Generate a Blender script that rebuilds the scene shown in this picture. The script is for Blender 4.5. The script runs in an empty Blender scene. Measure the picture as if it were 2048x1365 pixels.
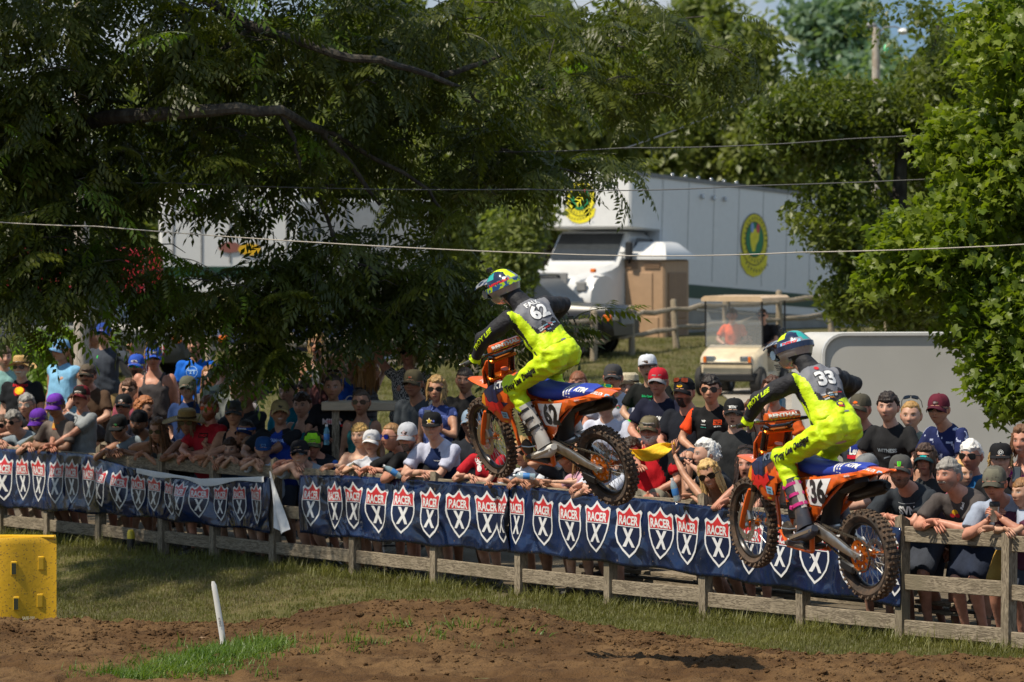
import bpy, bmesh, math, random
import numpy as np
from mathutils import Vector, Matrix, Euler, noise
from mathutils.bvhtree import BVHTree
SC = bpy.context.scene
COL = SC.collection
RND = random.Random(7)
NR = np.random.RandomState(11)
R = math.radians
# ---------------------------------------------------------------- camera, world, sun, exposure
FPX, HZ, CH = 8500.0, 490.0, 3.5          # focal length in photo pixels, horizon row, eye height
cam_data = bpy.data.cameras.new('camera')
cam = bpy.data.objects.new('camera', cam_data); COL.objects.link(cam)
cam.location = (0, 0, CH); cam.rotation_euler = (R(90), 0, 0)
cam_data.sensor_width = 36.0
cam_data.lens = FPX / 2048 * 36.0
cam_data.shift_y = -(682.5 - HZ) / 2048
cam_data.clip_start = 0.5; cam_data.clip_end = 3000
cam_data.dof.use_dof = True; cam_data.dof.focus_distance = 36.5; cam_data.dof.aperture_fstop = 4.5
SC.camera = cam
SUN_EL = R(58)
SUN_H = Vector((-0.86, -0.50)).normalized()
SUNV = Vector((SUN_H.x * math.cos(SUN_EL), SUN_H.y * math.cos(SUN_EL), math.sin(SUN_EL)))
world = bpy.data.worlds.new('World'); SC.world = world; world.use_nodes = True
wn = world.node_tree; wn.nodes.clear()
w_out = wn.nodes.new('ShaderNodeOutputWorld'); w_bg = wn.nodes.new('ShaderNodeBackground')
w_sky = wn.nodes.new('ShaderNodeTexSky'); w_sky.sky_type = 'NISHITA'; w_sky.sun_disc = False
w_sky.sun_elevation = SUN_EL; w_sky.sun_rotation = math.atan2(SUN_H.x, SUN_H.y)
w_sky.air_density = 1.0; w_sky.dust_density = 0.4; w_sky.ozone_density = 2.0
w_tc = wn.nodes.new('ShaderNodeTexCoord'); w_no = wn.nodes.new('ShaderNodeTexNoise')
w_map = wn.nodes.new('ShaderNodeMapping'); w_map.inputs['Scale'].default_value = (3, 3, 9)
w_no.inputs['Scale'].default_value = 2.2; w_no.inputs['Detail'].default_value = 6
w_rmp = wn.nodes.new('ShaderNodeValToRGB')
w_rmp.color_ramp.elements[0].position = 0.44; w_rmp.color_ramp.elements[1].position = 0.62
w_mix = wn.nodes.new('ShaderNodeMixRGB'); w_mix.inputs['Color2'].default_value = (8.0, 8.8, 9.8, 1)
wn.links.new(w_tc.outputs['Generated'], w_map.inputs['Vector']); wn.links.new(w_map.outputs[0], w_no.inputs['Vector'])
wn.links.new(w_no.outputs['Fac'], w_rmp.inputs['Fac']); wn.links.new(w_rmp.outputs['Color'], w_mix.inputs['Fac'])
w_blu = wn.nodes.new('ShaderNodeMixRGB'); w_blu.inputs['Fac'].default_value = 0.65; w_blu.inputs['Color2'].default_value = (2.4, 5.0, 8.6, 1)
wn.links.new(w_sky.outputs[0], w_blu.inputs['Color1']); wn.links.new(w_blu.outputs[0], w_mix.inputs['Color1']); wn.links.new(w_mix.outputs[0], w_bg.inputs['Color'])
w_bg.inputs['Strength'].default_value = 0.058
wn.links.new(w_bg.outputs[0], w_out.inputs['Surface'])
sun_data = bpy.data.lights.new('sun', 'SUN'); sun_data.energy = 4.7; sun_data.angle = R(0.5)
sun_data.color = (1.0, 0.90, 0.74)
sun = bpy.data.objects.new('sun', sun_data); COL.objects.link(sun)
sun.rotation_euler = (-SUNV).to_track_quat('-Z', 'Y').to_euler(); sun.location = (-20, -10, 40)
SC.view_settings.view_transform = 'Standard'; SC.view_settings.look = 'None'
SC.view_settings.exposure = 0.2; SC.view_settings.gamma = 1.0; SC.view_settings.use_curve_mapping = False
SC.render.engine = 'CYCLES'
try:
 SC.cycles.max_bounces = 5; SC.cycles.diffuse_bounces = 2; SC.cycles.glossy_bounces = 2
 SC.cycles.transmission_bounces = 3; SC.cycles.transparent_max_bounces = 6
except Exception: pass
def P(px, py, Y):
 return Vector(((px - 1024) / FPX * Y, Y, CH - (py - HZ) / FPX * Y))
# ---------------------------------------------------------------- materials
MATS = {}
def lin(c):
 return tuple(((v / 12.92) if v <= 0.04045 else ((v + 0.055) / 1.055) ** 2.4) for v in c)
def hexc(h):
 h = h.lstrip('#'); return lin(tuple(int(h[i:i+2], 16) / 255 for i in (0, 2, 4)))
def mat(name, color, rough=0.7, metal=0.0, var=0.12, vscale=6.0, bump=0.0, bscale=30.0, color2=None, mix=(0.4, 0.6),
  spec=0.5, coat=0.0, stretch=None, detail=5.0, coords='Object', sheen=0.0, alpha=1.0):
 key = (name, tuple(color), rough, metal, var, bump, color2)
 if key in MATS: return MATS[key]
 m = bpy.data.materials.new(name); m.use_nodes = True
 nt = m.node_tree; b = nt.nodes['Principled BSDF']
 b.inputs['Roughness'].default_value = rough; b.inputs['Metallic'].default_value = metal
 b.inputs['Specular IOR Level'].default_value = spec; b.inputs['Coat Weight'].default_value = coat
 if coat: b.inputs['Coat Roughness'].default_value = 0.08
 if sheen: b.inputs['Sheen Weight'].default_value = sheen
 tc = nt.nodes.new('ShaderNodeTexCoord'); mp = nt.nodes.new('ShaderNodeMapping')
 if stretch: mp.inputs['Scale'].default_value = stretch
 nt.links.new(tc.outputs[coords], mp.inputs['Vector'])
 n = nt.nodes.new('ShaderNodeTexNoise'); n.inputs['Scale'].default_value = vscale; n.inputs['Detail'].default_value = detail
 nt.links.new(mp.outputs[0], n.inputs['Vector'])
 rp = nt.nodes.new('ShaderNodeValToRGB'); c = tuple(color[:3])
 if color2 is None:
  rp.color_ramp.elements[0].position = 0.3; rp.color_ramp.elements[1].position = 0.7
  rp.color_ramp.elements[0].color = tuple(v * (1 - var) for v in c) + (1,)
  rp.color_ramp.elements[1].color = tuple(min(1, v * (1 + var)) for v in c) + (1,)
 else:
  rp.color_ramp.elements[0].position = mix[0]; rp.color_ramp.elements[1].position = mix[1]
  rp.color_ramp.elements[0].color = c + (1,); rp.color_ramp.elements[1].color = tuple(color2[:3]) + (1,)
 nt.links.new(n.outputs['Fac'], rp.inputs['Fac']); nt.links.new(rp.outputs['Color'], b.inputs['Base Color'])
 if bump:
  n2 = nt.nodes.new('ShaderNodeTexNoise'); n2.inputs['Scale'].default_value = bscale; n2.inputs['Detail'].default_value = 4
  nt.links.new(mp.outputs[0], n2.inputs['Vector'])
  bp = nt.nodes.new('ShaderNodeBump'); bp.inputs['Strength'].default_value = min(1, bump); bp.inputs['Distance'].default_value = 0.02 * max(1, bump)
  nt.links.new(n2.outputs['Fac'], bp.inputs['Height']); nt.links.new(bp.outputs[0], b.inputs['Normal'])
 if alpha < 1: b.inputs['Alpha'].default_value = alpha
 MATS[key] = m
 return m
def cloth(hx, rough=0.85):
 c = hexc(hx) if isinstance(hx, str) else hx
 return mat('cloth_' + (hx.strip('#') if isinstance(hx, str) else 'x'), tuple(min(.8, v) for v in c), rough, var=0.18, vscale=9, bump=1.0, bscale=11, stretch=(1, 1, .45), detail=3, spec=0.25)
def plain(name, hx, rough=0.5, **k):
 return mat(name, hexc(hx) if isinstance(hx, str) else hx, rough, **k)
def leaf_mat(name, c1, c2, trans=0.35, rough=0.42):
 m = bpy.data.materials.new(name); m.use_nodes = True
 nt = m.node_tree; b = nt.nodes['Principled BSDF']; out = nt.nodes['Material Output']
 oi = nt.nodes.new('ShaderNodeObjectInfo'); geo = nt.nodes.new('ShaderNodeNewGeometry')
 n = nt.nodes.new('ShaderNodeTexNoise'); n.inputs['Scale'].default_value = 0.9; n.inputs['Detail'].default_value = 3
 nt.links.new(geo.outputs['Position'], n.inputs['Vector'])
 ad = nt.nodes.new('ShaderNodeMath'); ad.operation = 'ADD'
 mu = nt.nodes.new('ShaderNodeMath'); mu.operation = 'MULTIPLY'; mu.inputs[1].default_value = 0.5
 nt.links.new(oi.outputs['Random'], mu.inputs[0]); nt.links.new(mu.outputs[0], ad.inputs[0]); nt.links.new(n.outputs['Fac'], ad.inputs[1])
 sb = nt.nodes.new('ShaderNodeMath'); sb.operation = 'SUBTRACT'; sb.inputs[1].default_value = 0.28; nt.links.new(ad.outputs[0], sb.inputs[0])
 rp = nt.nodes.new('ShaderNodeValToRGB')
 rp.color_ramp.elements[0].color = tuple(c1) + (1,); rp.color_ramp.elements[1].color = tuple(c2) + (1,)
 rp.color_ramp.elements[0].position = .15; rp.color_ramp.elements[1].position = .85
 nt.links.new(sb.outputs[0], rp.inputs['Fac']); nt.links.new(rp.outputs['Color'], b.inputs['Base Color'])
 b.inputs['Roughness'].default_value = rough; b.inputs['Specular IOR Level'].default_value = 0.4
 tr = nt.nodes.new('ShaderNodeBsdfTranslucent'); br = nt.nodes.new('ShaderNodeMixRGB'); br.blend_type = 'MULTIPLY'
 br.inputs['Fac'].default_value = 1; br.inputs['Color2'].default_value = (1.9, 2.0, .7, 1)
 nt.links.new(rp.outputs['Color'], br.inputs['Color1']); nt.links.new(br.outputs[0], tr.inputs['Color'])
 mx = nt.nodes.new('ShaderNodeMixShader'); mx.inputs[0].default_value = trans
 nt.links.new(b.outputs[0], mx.inputs[1]); nt.links.new(tr.outputs[0], mx.inputs[2]); nt.links.new(mx.outputs[0], out.inputs['Surface'])
 return m
def glass_mat(name, tint=(.9, .95, .95), alpha=0.25, rough=0.03):
 m = bpy.data.materials.new(name); m.use_nodes = True
 nt = m.node_tree; b = nt.nodes['Principled BSDF']
 b.inputs['Base Color'].default_value = tuple(tint) + (1,); b.inputs['Roughness'].default_value = rough
 b.inputs['Alpha'].default_value = alpha
 return m
# ---------------------------------------------------------------- mesh builder
class MB:
 def __init__(s): s.v = []; s.f = []; s.m = []; s.M = Matrix.Identity(4)
 def add(s, verts, faces, mi=0):
  o = len(s.v); M = s.M
  s.v.extend([tuple(M @ Vector(p)) for p in verts])
  s.f.extend([tuple(i + o for i in f) for f in faces]); s.m.extend([mi] * len(faces))
 def box(s, c, size, rot=None, mi=0, bev=0.0):
  hx, hy, hz = size[0] / 2, size[1] / 2, size[2] / 2
  if bev > 0:
   b = min(bev, hx * .9, hy * .9, hz * .9)
   pr = [(-hx + b, -hy), (hx - b, -hy), (hx, -hy + b), (hx, hy - b), (hx - b, hy), (-hx + b, hy), (-hx, hy - b), (-hx, -hy + b)]
   q = [(x * (hx - b) / hx, y * (hy - b) / hy) for x, y in pr]
   vs = [(x, y, -hz) for x, y in q] + [(x, y, -hz + b) for x, y in pr] + [(x, y, hz - b) for x, y in pr] + [(x, y, hz) for x, y in q]
   fs = [tuple(range(7, -1, -1)), tuple(range(24, 32))]
   for k in range(3):
    for i in range(8): fs.append((k*8+i, k*8+(i+1) % 8, k*8+8+(i+1) % 8, k*8+8+i))
  else:
   vs = [(x, y, z) for z in (-hz, hz) for x, y in ((-hx, -hy), (hx, -hy), (hx, hy), (-hx, hy))]
   fs = [(3, 2, 1, 0), (4, 5, 6, 7), (0, 1, 5, 4), (1, 2, 6, 5), (2, 3, 7, 6), (3, 0, 4, 7)]
  T = Matrix.Translation(Vector(c))
  if rot is not None: T = T @ (rot.to_4x4() if isinstance(rot, Matrix) else Euler(rot).to_matrix().to_4x4())
  s.add([T @ Vector(p) for p in vs], fs, mi); return s
 def tube(s, pts, rad, n=8, mi=0, caps=True, flat=1.0, up=None):
  pts = [Vector(p) for p in pts]; k = len(pts)
  if not hasattr(rad, '__len__'): rad = [rad] * k
  vs = []; fs = []; prev = None
  for i in range(k):
   t = (pts[min(i + 1, k - 1)] - pts[max(i - 1, 0)])
   if t.length < 1e-9: t = Vector((0, 0, 1))
   t.normalize()
   if prev is None:
    u = Vector(up) if up is not None else (Vector((0, 0, 1)) if abs(t.z) < .9 else Vector((1, 0, 0)))
    a = t.cross(u).normalized()
   else:
    a = (prev - t * prev.dot(t))
    a = a.normalized() if a.length > 1e-6 else t.orthogonal().normalized()
   prev = a; b = a.cross(t).normalized()
   r = rad[i]; ra, rb = (r if hasattr(r, '__len__') else (r, r * flat))
   for j in range(n):
    an = 2 * math.pi * j / n
    vs.append(pts[i] + a * math.cos(an) * ra + b * math.sin(an) * rb)
  for i in range(k - 1):
   for j in range(n):
    fs.append((i*n+j, i*n+(j+1) % n, (i+1)*n+(j+1) % n, (i+1)*n+j))
  if caps: fs.append(tuple(range(n-1, -1, -1))); fs.append(tuple(range((k-1)*n, k*n)))
  s.add(vs, fs, mi); return s
 def cyl(s, p0, p1, r0, r1=None, n=12, mi=0): return s.tube([p0, p1], [r0, r0 if r1 is None else r1], n, mi)
 def lathe(s, prof, M=None, n=16, mi=0, a0=0.0, a1=2*math.pi):
  M = M or Matrix.Identity(4); full = abs(a1 - a0 - 2*math.pi) < 1e-6
  k = n if full else n + 1; vs = []; fs = []
  for (r, z) in prof:
   for j in range(k):
    a = a0 + (a1 - a0) * j / n
    vs.append(M @ Vector((r * math.cos(a), r * math.sin(a), z)))
  for i in range(len(prof) - 1):
   for j in range(n):
    j2 = (j + 1) % k if full else j + 1
    fs.append((i*k+j, i*k+j2, (i+1)*k+j2, (i+1)*k+j))
  s.add(vs, fs, mi); return s
 def ell(s, c, r, n=12, m=8, mi=0, rot=None):
  M = Matrix.Translation(Vector(c))
  if rot is not None: M = M @ (rot.to_4x4() if isinstance(rot, Matrix) else Euler(rot).to_matrix().to_4x4())
  M = M @ Matrix.Diagonal((r[0], r[1], r[2], 1))
  return s.lathe([(math.sin(math.pi * i / m) + 1e-5, -math.cos(math.pi * i / m)) for i in range(m + 1)], M, n, mi)
 def prism(s, poly, t, M=None, mi=0, mi_side=None):
  M = M or Matrix.Identity(4); n = len(poly)
  vs = [M @ Vector((x, y, -t/2)) for x, y in poly] + [M @ Vector((x, y, t/2)) for x, y in poly]
  s.add(vs, [tuple(range(n-1, -1, -1)), tuple(range(n, 2*n))], mi)
  o = len(s.v) - 2*n
  for i in range(n):
   s.f.append((o+i, o+(i+1) % n, o+n+(i+1) % n, o+n+i)); s.m.append(mi if mi_side is None else mi_side)
  return s
 def loft(s, rings, mi=0, caps=True, closed=True):
  n = len(rings[0]); vs = [p for r in rings for p in r]; fs = []
  for i in range(len(rings) - 1):
   for j in range(n if closed else n - 1):
    fs.append((i*n+j, i*n+(j+1) % n, (i+1)*n+(j+1) % n, (i+1)*n+j))
  if caps and closed: fs.append(tuple(range(n-1, -1, -1))); fs.append(tuple(range((len(rings)-1)*n, len(rings)*n)))
  s.add(vs, fs, mi); return s
 def mesh(s, name, mats, smooth=True, fix=True):
  me = bpy.data.meshes.new(name); me.from_pydata(s.v, [], s.f)
  for m in (mats if isinstance(mats, (list, tuple)) else [mats]): me.materials.append(m)
  if len(me.materials) > 1: me.polygons.foreach_set('material_index', s.m)
  if fix:
   bm = bmesh.new(); bm.from_mesh(me); bmesh.ops.recalc_face_normals(bm, faces=bm.faces); bm.to_mesh(me); bm.free()
  if smooth:
   me.polygons.foreach_set('use_smooth', [True] * len(me.polygons))
   try: me.set_sharp_from_angle(angle=R(38))
   except Exception: pass
  me.update(); return me
 def build(s, name, mats, parent=None, smooth=True, fix=True):
  return link(name, s.mesh(name, mats, smooth, fix), parent)
def link(name, data, parent=None):
 o = bpy.data.objects.new(name, data); COL.objects.link(o)
 if parent is not None: o.parent = parent
 return o
def tag(o, label=None, cat=None, group=None, kind=None):
 if label: o['label'] = label
 if cat: o['category'] = cat
 if group: o['group'] = group
 if kind: o['kind'] = kind
 return o
def empty(name, loc=(0, 0, 0), rot=(0, 0, 0), label=None, cat=None, group=None):
 o = bpy.data.objects.new(name, None); COL.objects.link(o); o.location = loc; o.rotation_euler = rot
 o.empty_display_size = .1
 return tag(o, label, cat, group)
def at(name, loc, parts, **k): pass
def TM(loc=(0, 0, 0), rot=(0, 0, 0), sc=(1, 1, 1)):
 return Matrix.Translation(Vector(loc)) @ Euler(rot).to_matrix().to_4x4() @ Matrix.Diagonal((sc[0], sc[1], sc[2], 1))
def frame(o, x, y, z):
 return Matrix(((x[0], y[0], z[0], o[0]), (x[1], y[1], z[1], o[1]), (x[2], y[2], z[2], o[2]), (0, 0, 0, 1)))
def sst(a, b, x):
 t = np.clip((x - a) / (b - a), 0, 1); return t * t * (3 - 2 * t)
# ---------------------------------------------------------------- flat print: text and shapes as 2-D meshes laid on surfaces
_TXT = {}
def text2d(txt, bold=0.03, shear=0.0, spacing=1.0):
 """verts (n,2), tris; height of capitals = 1, centred."""
 k = (txt, bold, shear, spacing)
 if k in _TXT: return _TXT[k]
 cu = bpy.data.curves.new('t', 'FONT'); cu.body = txt; cu.offset = bold; cu.shear = shear; cu.space_character = spacing
 cu.resolution_u = 3; cu.fill_mode = 'FRONT'
 ob = bpy.data.objects.new('t', cu); COL.objects.link(ob)
 dg = bpy.context.evaluated_depsgraph_get(); me = bpy.data.meshes.new_from_object(ob.evaluated_get(dg))
 COL.objects.unlink(ob); bpy.data.objects.remove(ob)
 bm = bmesh.new(); bm.from_mesh(me); bmesh.ops.triangulate(bm, faces=bm.faces[:])
 v = [(x.co.x, x.co.y) for x in bm.verts]; bm.verts.ensure_lookup_table()
 f = [tuple(q.index for q in t.verts) for t in bm.faces]; bm.free(); bpy.data.meshes.remove(me)
 a = np.array(v) if v else np.zeros((1, 2))
 mn, mx = a.min(0), a.max(0); a = (a - (mn + mx) / 2) / .73
 _TXT[k] = ([tuple(p) for p in a], f); return _TXT[k]
def fill2d(outer, holes=()):
 bm = bmesh.new(); edges = []
 for loop in [outer] + list(holes):
  vs = [bm.verts.new((x, y, 0)) for x, y in loop]
  edges += [bm.edges.new((vs[i], vs[(i+1) % len(vs)])) for i in range(len(vs))]
 bmesh.ops.triangle_fill(bm, use_beauty=True, use_dissolve=False, edges=edges)
 bm.verts.index_update()
 r = ([(v.co.x, v.co.y) for v in bm.verts], [tuple(q.index for q in f.verts) for f in bm.faces]); bm.free(); return r
def cut2d(shape, step):
 bm = bmesh.new(); vs = [bm.verts.new((x, y, 0)) for x, y in shape[0]]
 for f in shape[1]:
  try: bm.faces.new([vs[i] for i in f])
  except ValueError: pass
 a = np.array(shape[0]); mn, mx = a.min(0), a.max(0)
 for ax in (0, 1):
  x = math.ceil(mn[ax] / step) * step
  while x < mx[ax]:
   co = [0, 0, 0]; co[ax] = x; no = [0, 0, 0]; no[ax] = 1
   bmesh.ops.bisect_plane(bm, geom=bm.verts[:] + bm.edges[:] + bm.faces[:], plane_co=co, plane_no=no); x += step
 bm.verts.index_update()
 r = ([(v.co.x, v.co.y) for v in bm.verts], [tuple(q.index for q in f.verts) for f in bm.faces]); bm.free(); return r
def xf2d(shape, sx=1, sy=None, ox=0, oy=0, rot=0):
 sy = sx if sy is None else sy; c, s_ = math.cos(rot), math.sin(rot)
 return ([((x*sx)*c - (y*sy)*s_ + ox, (x*sx)*s_ + (y*sy)*c + oy) for x, y in shape[0]], shape[1])
def rect2d(w, h): return ([(-w/2, -h/2), (w/2, -h/2), (w/2, h/2), (-w/2, h/2)], [(0, 1, 2, 3)])
def disc2d(r, n=16, ry=None):
 ry = ry or r
 return ([(r*math.cos(2*math.pi*i/n), ry*math.sin(2*math.pi*i/n)) for i in range(n)], [tuple(range(n))])
def ring2d(r0, r1, n=20, sy=1.0):
 v = [(r*math.cos(2*math.pi*i/n), sy*r*math.sin(2*math.pi*i/n)) for r in (r0, r1) for i in range(n)]
 return (v, [(i, (i+1) % n, n+(i+1) % n, n+i) for i in range(n)])
def star2d(r, r2=.42, n=5):
 v = [(math.sin(math.pi*i/n) * (r if i % 2 == 0 else r*r2), math.cos(math.pi*i/n) * (r if i % 2 == 0 else r*r2)) for i in range(2*n)]
 return ([(0, 0)] + v, [(0, 1+i, 1+(i+1) % (2*n)) for i in range(2*n)])
def decal(name, shapes, origin, xdir, ydir, parent, bvh=None, off=0.004, reach=0.35, step=0.03, M=None):
 """shapes: [(shape2d, material), ...] laid on a surface; ray-cast along -normal when a bvh is given."""
 xdir = Vector(xdir).normalized(); n = xdir.cross(Vector(ydir)).normalized(); ydir = n.cross(xdir).normalized()
 mb = MB(); mats = []; k = 0
 for sh, m in shapes:
  if m not in mats: mats.append(m)
  if bvh is not None and step: sh = cut2d(sh, step)
  vs = []; ok = True
  for (x, y) in sh[0]:
   p = Vector(origin) + xdir * x + ydir * y
   if bvh is not None:
    h = bvh.ray_cast(p + n * reach * .5, -n, reach)
    if h[0] is None:
     vs.append(None); continue
    p = h[0] + n * (off + .0012 * k)
   else: p = p + n * (off + .0012 * k)
   vs.append(p)
  fs = [f for f in sh[1] if all(vs[i] is not None for i in f)]
  if fs: mb.add([v if v is not None else Vector(origin) for v in vs], fs, mats.index(m))
  k += 1
 if not mb.f: return None
 used = sorted({i for f in mb.f for i in f}); mp = {o: i for i, o in enumerate(used)}
 mb.v = [mb.v[i] for i in used]; mb.f = [tuple(mp[i] for i in f) for f in mb.f]
 return mb.build(name, mats, parent, smooth=False, fix=False)
# ---------------------------------------------------------------- scattering with geometry nodes
def scatter(name, pts, rots, scls, sources, parent=None, idx=None, label=None):
 n = len(pts); me = bpy.data.meshes.new(name); me.vertices.add(n)
 me.vertices.foreach_set('co', np.asarray(pts, dtype=np.float32).ravel())
 a = me.attributes.new('rot', 'FLOAT_VECTOR', 'POINT'); a.data.foreach_set('vector', np.asarray(rots, dtype=np.float32).ravel())
 a = me.attributes.new('scl', 'FLOAT', 'POINT'); a.data.foreach_set('value', np.asarray(scls, dtype=np.float32))
 if idx is None: idx = NR.randint(0, len(sources), n)
 a = me.attributes.new('idx', 'INT', 'POINT'); a.data.foreach_set('value', np.asarray(idx, dtype=np.int32))
 o = link(name, me, parent)
 ng = bpy.data.node_groups.new(name, 'GeometryNodeTree')
 ng.interface.new_socket('Geometry', in_out='INPUT', socket_type='NodeSocketGeometry')
 ng.interface.new_socket('Geometry', in_out='OUTPUT', socket_type='NodeSocketGeometry')
 N = ng.nodes; L = ng.links
 gi = N.new('NodeGroupInput'); go = N.new('NodeGroupOutput'); ip = N.new('GeometryNodeInstanceOnPoints')
 jn = N.new('GeometryNodeJoinGeometry')
 for s_ in reversed(sources):
  oi = N.new('GeometryNodeObjectInfo'); oi.inputs['Object'].default_value = s_; oi.inputs['As Instance'].default_value = True
  L.new(oi.outputs['Geometry'], jn.inputs[0])
 def attr(nm, ty):
  q = N.new('GeometryNodeInputNamedAttribute'); q.data_type = ty; q.inputs['Name'].default_value = nm; return q.outputs['Attribute']
 L.new(gi.outputs[0], ip.inputs['Points']); L.new(jn.outputs[0], ip.inputs['Instance'])
 ip.inputs['Pick Instance'].default_value = True
 L.new(attr('idx', 'INT'), ip.inputs['Instance Index'])
 e2r = N.new('FunctionNodeEulerToRotation'); L.new(attr('rot', 'FLOAT_VECTOR'), e2r.inputs[0]); L.new(e2r.outputs[0], ip.inputs['Rotation'])
 L.new(attr('scl', 'FLOAT'), ip.inputs['Scale']); L.new(ip.outputs[0], go.inputs[0])
 md = o.modifiers.new('scatter', 'NODES'); md.node_group = ng
 o['kind'] = 'stuff'
 return o
def source(name, me):            # a mesh used only as an instance, not linked to the scene
 return bpy.data.objects.new(name, me)
# ================================================================= SETTING
FA = Vector((4.22, 36.2)); FU = Vector((-9.69, 13.8)).normalized(); FN = Vector((-FU.y * -1, -FU.x)) # away from camera
FN = Vector((0.8185, 0.5747))
def FL(px, d=0.0):
 k = (px - 1024) / FPX; a = FA + FN * d
 t = (k * a.y - a.x) / (FU.x - k * FU.y)
 return a + FU * t
def base_h(x, y):
 x = np.asarray(x, float); y = np.asarray(y, float)
 s = (y - 36.2) * FU.y + (x - 4.22) * FU.x                     # along fence
 d = (x - 4.22) * FN.x + (y - 36.2) * FN.y                     # behind fence (+), track side (-)
 h = 0.62 * sst(58, 80, y) + 0.70 * sst(90, 108, y) + 0.5 * sst(112, 140, y) + 5 * sst(150, 420, y)
 dip = -0.30 * sst(0.4, 2.4, -d) * sst(2.5, 8.0, s) * (1 - 0.75 * sst(5.2, 7.5, -d))
 return h + dip
def n2(x, y, sc, seed=0.0, o=3):
 v = 0; a = 1; t = 0
 rs = np.random.RandomState(int(seed * 10) + 5)
 for i in range(o):
  for k in range(4):
   an = rs.uniform(0, 6.28); ph = rs.uniform(0, 6.28); f = sc * (2 ** i) * rs.uniform(.7, 1.4)
   v = v + a * np.sin((x * math.cos(an) + y * math.sin(an)) * f + ph); t += a * .5
  a *= .55
 return v / t
def grid_mesh(name, xs, ys, hfun, mats, keep=None):
 X, Y = np.meshgrid(xs, ys); Z = hfun(X, Y); n, m = X.shape
 v = np.stack([X.ravel(), Y.ravel(), Z.ravel()], 1)
 i = np.arange(n - 1)[:, None] * m + np.arange(m - 1)[None, :]
 f = np.stack([i, i + 1, i + m + 1, i + m], -1).reshape(-1, 4)
 if keep is not None:
  kk = keep(X, Y); kf = kk[:-1, :-1] & kk[1:, :-1] & kk[:-1, 1:] & kk[1:, 1:]; f = f[kf.ravel()]
 me = bpy.data.meshes.new(name); me.vertices.add(len(v)); me.vertices.foreach_set('co', v.ravel())
 me.loops.add(len(f) * 4); me.loops.foreach_set('vertex_index', f.ravel())
 me.polygons.add(len(f)); me.polygons.foreach_set('loop_start', np.arange(len(f)) * 4)
 me.polygons.foreach_set('loop_total', np.full(len(f), 4)); me.update(calc_edges=True)
 me.polygons.foreach_set('use_smooth', [True] * len(f)); me.materials.append(mats)
 o = link(name, me); o['kind'] = 'structure'; return o
def ground_mat(name, c1, c2, c3, s1=1.2, s2=14, bump=.6, bs=60, rough=.95):
 m = bpy.data.materials.new(name); m.use_nodes = True; nt = m.node_tree; b = nt.nodes['Principled BSDF']
 b.inputs['Roughness'].default_value = rough; b.inputs['Specular IOR Level'].default_value = .15
 geo = nt.nodes.new('ShaderNodeNewGeometry')
 n1 = nt.nodes.new('ShaderNodeTexNoise'); n1.inputs['Scale'].default_value = s1; n1.inputs['Detail'].default_value = 6
 nb = nt.nodes.new('ShaderNodeTexNoise'); nb.inputs['Scale'].default_value = s2; nb.inputs['Detail'].default_value = 8
 nc = nt.nodes.new('ShaderNodeTexNoise'); nc.inputs['Scale'].default_value = bs; nc.inputs['Detail'].default_value = 5
 for n in (n1, nb, nc): nt.links.new(geo.outputs['Position'], n.inputs['Vector'])
 r1 = nt.nodes.new('ShaderNodeValToRGB'); r1.color_ramp.elements[0].position = .38; r1.color_ramp.elements[1].position = .62
 r1.color_ramp.elements[0].color = tuple(c1) + (1,); r1.color_ramp.elements[1].color = tuple(c2) + (1,)
 mx = nt.nodes.new('ShaderNodeMixRGB'); r2 = nt.nodes.new('ShaderNodeValToRGB'); r2.color_ramp.elements[0].position = .45; r2.color_ramp.elements[1].position = .75
 nt.links.new(n1.outputs['Fac'], r1.inputs['Fac']); nt.links.new(nb.outputs['Fac'], r2.inputs['Fac'])
 nt.links.new(r2.outputs['Color'], mx.inputs['Fac']); nt.links.new(r1.outputs['Color'], mx.inputs['Color1']); mx.inputs['Color2'].default_value = tuple(c3) + (1,)
 nt.links.new(mx.outputs[0], b.inputs['Base Color'])
 bp = nt.nodes.new('ShaderNodeBump'); bp.inputs['Strength'].default_value = bump; bp.inputs['Distance'].default_value = .03
 nt.links.new(nc.outputs['Fac'], bp.inputs['Height']); nt.links.new(bp.outputs[0], b.inputs['Normal']); return m
M_TURF = ground_mat('turf_ground', (.080, .082, .028), (.125, .11, .045), (.15, .115, .065), 1.1, 9)
M_DIRT = ground_mat('track_dirt', (.090, .048, .020), (.155, .090, .040), (.055, .029, .013), .9, 7, .9, 45)
M_GRAVEL = ground_mat('gravel_lane', (.34, .30, .25), (.42, .38, .32), (.27, .24, .2), .6, 30, .5, 80)
M_PATH = ground_mat('worn_earth', (.11, .085, .055), (.16, .13, .09), (.09, .07, .045), 1.0, 12, .6, 60)
xs = np.concatenate([np.linspace(-160, -14, 24), np.linspace(-13, 13, 105), np.linspace(14, 160, 24)])
ys = np.concatenate([np.linspace(-30, 30, 7), np.linspace(31, 60, 117), np.linspace(61, 140, 80), np.linspace(150, 900, 40)])
grid_mesh('grass_field', xs, ys, lambda X, Y: base_h(X, Y) + .012 * n2(X, Y, 3.0, 1) * (Y < 60), M_TURF)
def strip_h(X, Y):
 d = (X - 4.22) * FN.x + (Y - 36.2) * FN.y
 return base_h(X, Y) + .03 * np.minimum(1, (d + .5 + .12 * n2(X, Y, 3.1, 4)) * 1.5) - .002
grid_mesh('spectator_ground', np.linspace(-9, 13, 120), np.linspace(34, 60, 140), strip_h, M_PATH,
   lambda X, Y: ((X - 4.22) * FN.x + (Y - 36.2) * FN.y > -.7) & ((X - 4.22) * FN.x + (Y - 36.2) * FN.y < 9))
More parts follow.
